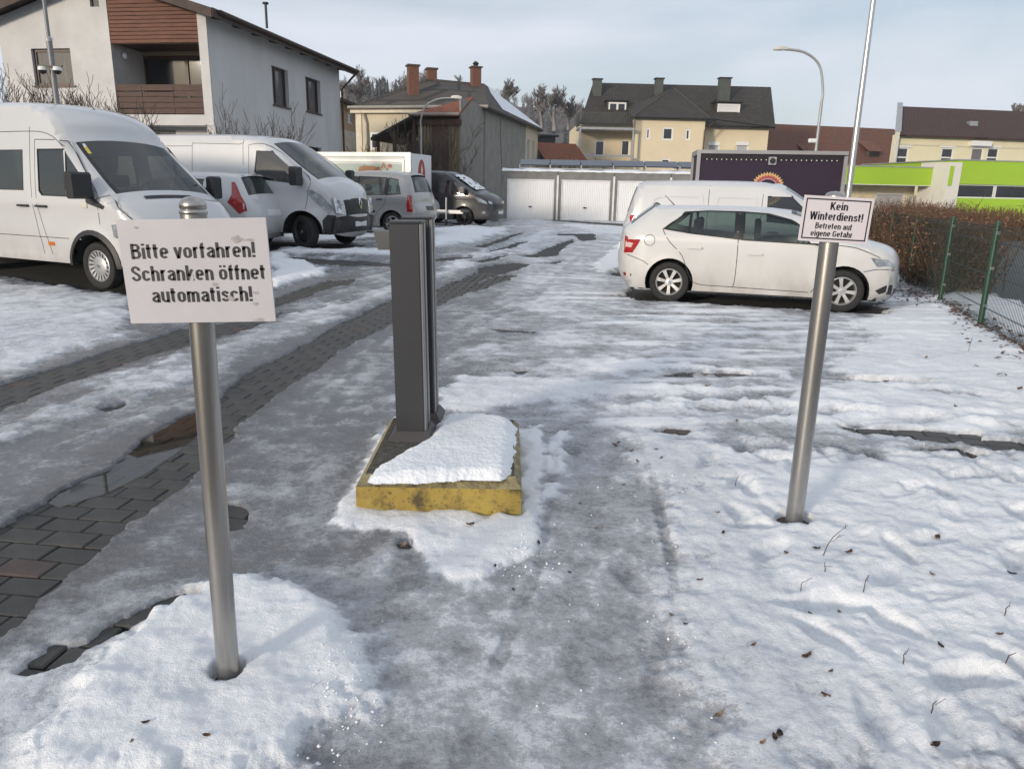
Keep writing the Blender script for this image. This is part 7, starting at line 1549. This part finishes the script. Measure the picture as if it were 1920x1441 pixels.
# --- concrete island with the barrier columns
PT = .195
def island():
    a, b = PLINTH; x0, x1, y0 = float(a[0]), float(b[0]), float((a[1] + b[1]) / 2); y1 = float(G(985, 784, PT)[1]); g = float(T(x0, y0))
    t = thing('concrete_plinth', 'worn yellow painted concrete plinth carrying the barrier columns', 'plinth', ((x0 + x1) / 2, (y0 + y1) / 2, g), R_(.5)); hx, hy = (x1 - x0) / 2, (y1 - y0) / 2; zc, zt = .155, PT; k = .035
    ym = bpy.data.materials.new('worn_yellow_paint'); ym.use_nodes = True; nt = ym.node_tree; bs = nt.nodes['Principled BSDF']; bs.inputs['Roughness'].default_value = .85
    tcn = nt.nodes.new('ShaderNodeTexCoord')
    def ns(sc, det, lo, hi, c0, c1):
        n = nt.nodes.new('ShaderNodeTexNoise'); n.inputs['Scale'].default_value = sc; n.inputs['Detail'].default_value = det; n.inputs['Roughness'].default_value = .65; nt.links.new(tcn.outputs['Object'], n.inputs['Vector']); r = nt.nodes.new('ShaderNodeValToRGB'); r.color_ramp.elements[0].position = lo; r.color_ramp.elements[1].position = hi; r.color_ramp.elements[0].color = c0; r.color_ramp.elements[1].color = c1; nt.links.new(n.outputs['Fac'], r.inputs['Fac']); return r.outputs['Color'], n.outputs['Fac']
    base, _ = ns(5, 4, .3, .7, (.29, .205, .05, 1), (.38, .28, .065, 1)); st, _ = ns(8, 8, .48, .62, (0, 0, 0, 1), (1, 1, 1, 1)); sp_, f2 = ns(70, 3, .62, .68, (0, 0, 0, 1), (1, 1, 1, 1))
    m1 = nt.nodes.new('ShaderNodeMix'); m1.data_type = 'RGBA'; nt.links.new(st, m1.inputs['Factor']); nt.links.new(base, m1.inputs['A']); m1.inputs['B'].default_value = (.085, .065, .03, 1)
    m2 = nt.nodes.new('ShaderNodeMix'); m2.data_type = 'RGBA'; nt.links.new(sp_, m2.inputs['Factor']); nt.links.new(m1.outputs['Result'], m2.inputs['A']); m2.inputs['B'].default_value = (.03, .027, .022, 1); nt.links.new(m2.outputs['Result'], bs.inputs['Base Color'])
    bp = nt.nodes.new('ShaderNodeBump'); bp.inputs['Strength'].default_value = .4; bp.inputs['Distance'].default_value = .004; nt.links.new(f2, bp.inputs['Height']); nt.links.new(bp.outputs['Normal'], bs.inputs['Normal'])
    lo = [(-hx, -hy), (hx, -hy), (hx, hy), (-hx, hy)]; up = [(-hx + k, -hy + k * 2.0), (hx - k, -hy + k * 2.0), (hx - k, hy - k), (-hx + k, hy - k)]
    body = MB().add([(x, y, -.06) for x, y in lo] + [(x, y, zc) for x, y in lo], [(i, (i + 1) % 4, 4 + (i + 1) % 4, 4 + i) for i in range(4)]).build('yellow_side', ym, t)
    MB().add([(x, y, zc) for x, y in lo] + [(x, y, zt) for x, y in up], [(i, (i + 1) % 4, 4 + (i + 1) % 4, 4 + i) for i in range(4)]).build('chamfer', mat('grimy_yellow_concrete', (.10, .085, .055), .9, col2=(.42, .36, .19), vs=16, detail=9, bump=.5, bs=70), t)
    MB().add([(x, y, zt) for x, y in up], [(0, 1, 2, 3)]).build('top_slab', mat('mossy_concrete', (.038, .035, .030), .95, col2=(.13, .12, .10), vs=26, detail=9, bump=.6, bs=90), t)
    # two columns
    bt = thing('barrier_columns', 'pair of dark grey metal barrier columns standing on the yellow plinth', 'barrier', tuple(G(772, 822, PT))); bx, by, bz = bt.location; bt.rotation_euler = (0, R_(-.9), 0)
    an = mat('anthracite_powder_coat', (.040, .041, .046), .42, .2, var=.06, vs=3, bump=.06, bs=260); al = mat('anodised_strip', (.26, .255, .25), .4, .7, var=.06, stretch=(30, 30, 1)); dk = mat('column_groove', (.02, .02, .022), .6)
    def column(cx, cy, wd, dp, h, nm):
        z0, z1 = .012, h
        c = MB(); c.box((cx - wd / 2, cy, z0), (cx + wd / 2 - .012, cy + dp, z1), None, .003); o = c.build(nm, an, bt)
        MB().box((cx + wd / 2 - .012, cy + .004, z0), (cx + wd / 2, cy + dp * .36, z1 - .002), None, .002).build('edge_strip', al, o); MB().box((cx + wd / 2 - .012, cy + dp * .36 + .006, z0), (cx + wd / 2 - .002, cy + dp * .62, z1 - .004)).build('groove', dk, o); MB().box((cx + wd / 2 - .012, cy + dp * .64, z0), (cx + wd / 2 + .001, cy + dp - .004, z1 - .002), None, .002).build('edge_strip', al, o)
        MB().box((cx - wd / 2 - .004, cy - .004, z1), (cx + wd / 2 + .004, cy + dp + .004, z1 + .012), None, .003).build('top_plate', an, o)
        fl = MB().add([(cx - wd / 2 - .05, cy - .06, -.004), (cx + wd / 2 + .04, cy - .06, -.004), (cx + wd / 2 + .04, cy + dp + .03, -.004), (cx - wd / 2 - .05, cy + dp + .03, -.004), (cx - wd / 2 - .004, cy - .006, .045), (cx + wd / 2 + .006, cy - .006, .045), (cx + wd / 2 + .006, cy + dp + .006, .045), (cx - wd / 2 - .004, cy + dp + .006, .045)], [(0, 1, 5, 4), (1, 2, 6, 5), (2, 3, 7, 6), (3, 0, 4, 7), (4, 5, 6, 7)]).build('foot_plate', mat('foot_plate_paint', (.075, .068, .068), .5, .2, var=.1), bt)
    h = float(at(765, 419, by)[2] - bz); column(0, 0, .168, .19, h, 'front_column')
    p2 = G(817, 788, PT); p2[0] += .065 - .084; column(float(p2[0] - bx) - .065, float(p2[1] - by), .168, .19, h + .01, 'rear_column')
    q = at(724, 448, float(p2[1]) + .05); rx, ry, rz = q[0] - bx, q[1] - by, q[2] - bz; xr = float(p2[0] - bx) - .065 - .084
    rb = MB().add([(rx - .045, ry - .06, rz + .05), (xr, ry - .06, rz + .05), (xr, ry - .06, rz - .055), (rx - .02, ry - .06, rz - .055), (rx - .045, ry + .08, rz + .05), (xr, ry + .08, rz + .05), (xr, ry + .08, rz - .055), (rx - .02, ry + .08, rz - .055)], [(3, 2, 1, 0), (4, 5, 6, 7), (0, 1, 5, 4), (2, 3, 7, 6), (3, 0, 4, 7), (1, 2, 6, 5)]).build('reader_box', mat('reader_grey', (.085, .087, .09), .45, .1), bt)
    # snow lying on the plinth
    poly = [tuple(G(px, py, PT)[:2]) for px, py in ((686, 903), (698, 882), (742, 856), (800, 828), (814, 804), (826, 786), (846, 780), (910, 781), (958, 789), (970, 802), (966, 852), (960, 890), (940, 900), (870, 899), (790, 905), (728, 906))]
    st_ = .007; xs = np.arange(min(p[0] for p in poly) - .03, max(p[0] for p in poly) + .03, st_); ys = np.arange(min(p[1] for p in poly) - .03, max(p[1] for p in poly) + .03, st_); X, Y = np.meshgrid(xs, ys); n1 = fbm(X * 9, Y * 9, 4, 3); n2 = fbm(X * 30, Y * 30, 3, 4); d = sdf(poly, X, Y) + .016 * n1 + .008 * n2
    Z = g + PT - .004 + .052 * np.sqrt(np.clip(sst(0, .075, d), 0, 1)) * sst(-.003, .018, d) * (.9 + .25 * fbm(X * 3, Y * 3, 3, 9)) * (.6 + .4 * sst(0, .2, X - min(p[0] for p in poly))) + .004 * n2 * (d > .01)
    idx = np.arange(X.size).reshape(X.shape); f = np.stack([idx[:-1, :-1].ravel(), idx[:-1, 1:].ravel(), idx[1:, 1:].ravel(), idx[1:, :-1].ravel()], 1); keep = (d.ravel()[f] > -.004).all(1); mb = MB(); f = f[keep]; us = np.unique(f); rm = -np.ones(X.size, int); rm[us] = np.arange(len(us)); P = np.stack([X.ravel(), Y.ravel(), Z.ravel()], 1)[us]
    mb.v = P.tolist(); mb.f = rm[f].tolist(); tag(mb.build('snow_patch', M_SNOW, smooth=180, fix=False), 'thick patch of clean snow lying on top of the yellow plinth', 'snow')
island()
# --- dead leaves, stalks and crumbs of ice
def litter():
    rnd = random.Random(11); lm = [mat('leaf_dark', (.045, .028, .020), .85, var=.3, vs=60), mat('leaf_brown', (.12, .065, .038), .85, var=.3, vs=60), mat('leaf_tan', (.24, .16, .10), .85, var=.3, vs=60)]; meshes = []
    for k in range(5):
        mb = MB(); n = 5; V = []
        for i in range(n + 1):
            u = i / n * 2 - 1; w_ = .48 * (1 - u * u) ** .7 + .02; z = .35 * u * u * rnd.uniform(.6, 1.2) + .06
            V += [(u, -w_, z + rnd.uniform(.1, .4)), (u, 0, z), (u, w_, z + rnd.uniform(.1, .5))]
        mb.add(V, [(3 * i + j, 3 * i + j + 1, 3 * i + 3 + j + 1, 3 * i + 3 + j) for i in range(n) for j in range(2)]); o = mb.build('fallen_leaf', lm[k % 3], smooth=180, fix=False); meshes.append(o.data); bpy.data.objects.remove(o)
    pts = [(880, 988, .035), (757, 1024, .03), (1755, 1014, .035), (1590, 1046, .032), (1530, 1036, .025), (1472, 1049, .025), (1152, 832, .03), (1185, 845, .02), (1270, 812, .03), (1327, 730, .035), (1508, 1241, .022), (1515, 1237, .02), (1461, 1391, .028), (1452, 1396, .02), (1750, 1407, .026), (1545, 1314, .022), (1348, 1339, .022), (1312, 1095, .018), (1258, 1157, .016), (963, 1103, .014), (928, 1065, .014), (1088, 940, .016), (1230, 850, .02), (1240, 865, .02), (1160, 828, .02), (1195, 868, .018), (1428, 1407, .016), (275, 1371, .018), (390, 1397, .018), (250, 1410, .012), (1760, 1225, .02), (1870, 1208, .018), (1895, 1082, .025), (1745, 1090, .02), (1555, 1275, .016), (1575, 1145, .016), (1518, 1156, .016), (1344, 968, .018), (1355, 1008, .02), (1412, 1218, .014), (1910, 735, .045), (1735, 680, .04), (1660, 722, .04), (1320, 703, .04), (1480, 775, .03), (1380, 790, .03), (1790, 770, .03), (1010, 1020, .02), (1120, 985, .016), (690, 960, .014), (1285, 1180, .014), (1068, 1070, .014), (1170, 905, .016)]
    zones = {}
    def zone(px, py):
        if py < 800: return 'on the icy car park beyond the plinth' if px < 1700 else 'on the snow near the mesh fence'
        if px < 600: return 'on the snow mound round the large signpost'
        if px < 1000: return 'by the front of the yellow plinth'
        if px < 1300: return 'along the icy path right of the plinth'
        return 'on the trodden snow above the middle of the snowfield' if py < 1180 else 'on the lower part of the trodden snowfield'
    for px, py, s in pts: zones.setdefault(zone(px, py), []).append((px, py))
    ordn = ['first', 'second', 'third', 'fourth', 'fifth', 'sixth', 'seventh', 'eighth', 'ninth', 'tenth', 'eleventh', 'twelfth', 'thirteenth', 'fourteenth', 'fifteenth', 'sixteenth', 'seventeenth', 'eighteenth']
    for px, py, s in pts:
        lab = 'dead leaf %s, %s from the left' % (zone(px, py), ordn[sorted(zones[zone(px, py)]).index((px, py))])
        s *= .72
        p = G(px, py, .02); sn, hh = snow_fields(np.array([p[0]]), np.array([p[1]])); z = float(T(p[0], p[1])) + float(hh[0])
        o = inst('fallen_leaf', rnd.choice(meshes), None, (float(p[0]), float(p[1]), z), (rnd.uniform(-.3, .3), rnd.uniform(-.3, .3), rnd.uniform(0, 6.28)), (s, s, s)); tag(o, lab, 'leaf', 'dead leaves scattered on the snow')
    HK = .7
    sm = mat('dry_stalk', (.085, .050, .038), .9, var=.3, vs=40)
    for (px, py, h, lean, lab) in ((1540, 1044, .20, .10, 'tallest dry weed stalk poking from the snow by the small signpost'), (1378, 905, .09, .02, 'bent dry stalk standing left of the small signpost'), (1616, 1120, .10, .02, 'thin dry stalk right of the tallest weed'), (1545, 1083, .06, .0, 'short dry stalk below the tallest weed'), (1690, 1258, .06, .01, 'thin twig in the middle of the snowfield'), (1500, 1112, .05, .01, 'little dry stalk left of the tallest weed'), (1745, 1335, .05, .02, 'little twig low in the snowfield'), (1880, 1165, .05, .02, 'little twig near the right edge'), (1815, 660, .22, .03, 'dry grass stalks on the snow before the fence'), (1880, 1255, .04, .04, 'bent twig at the right edge of the snowfield')):
        p = G(px, py, .03); _, hh = snow_fields(np.array([p[0]]), np.array([p[1]])); t = thing('dry_stalk', lab, 'stalk', (float(p[0]), float(p[1]), float(T(p[0], p[1])) + float(hh[0]))); mb = MB(); h = h * HK; q = [(0, 0, -.03), (lean * .2, 0, h * .35), (lean * .45, .01, h * .6), (lean, .01, h)]; mb.tube(q, [.0022, .002, .0017, .001], 5)
        for k in range(4 if h > .08 else 1): u = rnd.uniform(.4, 1); b0 = Vector((lean * u, .005, h * u)); mb.tube([b0, b0 + Vector((rnd.uniform(-.03, .04), rnd.uniform(-.02, .02), rnd.uniform(.0, .03)))], [.0012, .0008], 4)
        mb.build('stem', sm, t, fix=False)
    # crumbs of snow kicked off the mound
    cr = MB()
    for i in range(260):
        if i < 120: px, py = rnd.gauss(640, 35), rnd.gauss(1330, 70)
        elif i < 190: px, py = rnd.gauss(985, 30), rnd.gauss(1040, 30)
        else: px, py = rnd.uniform(1000, 1350), rnd.uniform(850, 1430)
        p = G(px, py, .02); _, hh = snow_fields(np.array([p[0]]), np.array([p[1]])); r = rnd.uniform(.002, .006) * (1.9 if rnd.random() < .12 else 1); z = float(T(p[0], p[1])) + float(hh[0]) + r * .4
        q = [(p[0] + r * rnd.uniform(.7, 1.2) * x, p[1] + r * rnd.uniform(.7, 1.2) * y, z + r * rnd.uniform(.6, 1) * zz) for x, y, zz in ((1, 0, 0), (-1, 0, 0), (0, 1, 0), (0, -1, 0), (0, 0, 1), (0, 0, -1))]; cr.add(q, [(0, 2, 4), (2, 1, 4), (1, 3, 4), (3, 0, 4), (2, 0, 5), (1, 2, 5), (3, 1, 5), (0, 3, 5)])
    tag(cr.build('snow_crumbs', M_SNOW, smooth=180, fix=False), 'loose crumbs of snow scattered beside the mound and the path', 'snow', kind='stuff')
litter()

# ================================================================== winter haze
def haze():
    o = MB().box((-4050, -4050, -1.5), (4050, 4050, 52)).build('haze', None); tag(o, 'thin pale winter haze filling the air over the whole scene', 'haze', kind='stuff')
    m = bpy.data.materials.new('thin_haze'); m.use_nodes = True; t = m.node_tree; t.nodes.clear(); out = t.nodes.new('ShaderNodeOutputMaterial'); v = t.nodes.new('ShaderNodeVolumePrincipled')
    v.inputs['Color'].default_value = (.90, .93, .97, 1); v.inputs['Density'].default_value = .00035; v.inputs['Anisotropy'].default_value = .2
    t.links.new(v.outputs['Volume'], out.inputs['Volume']); o.data.materials.append(m)
haze()
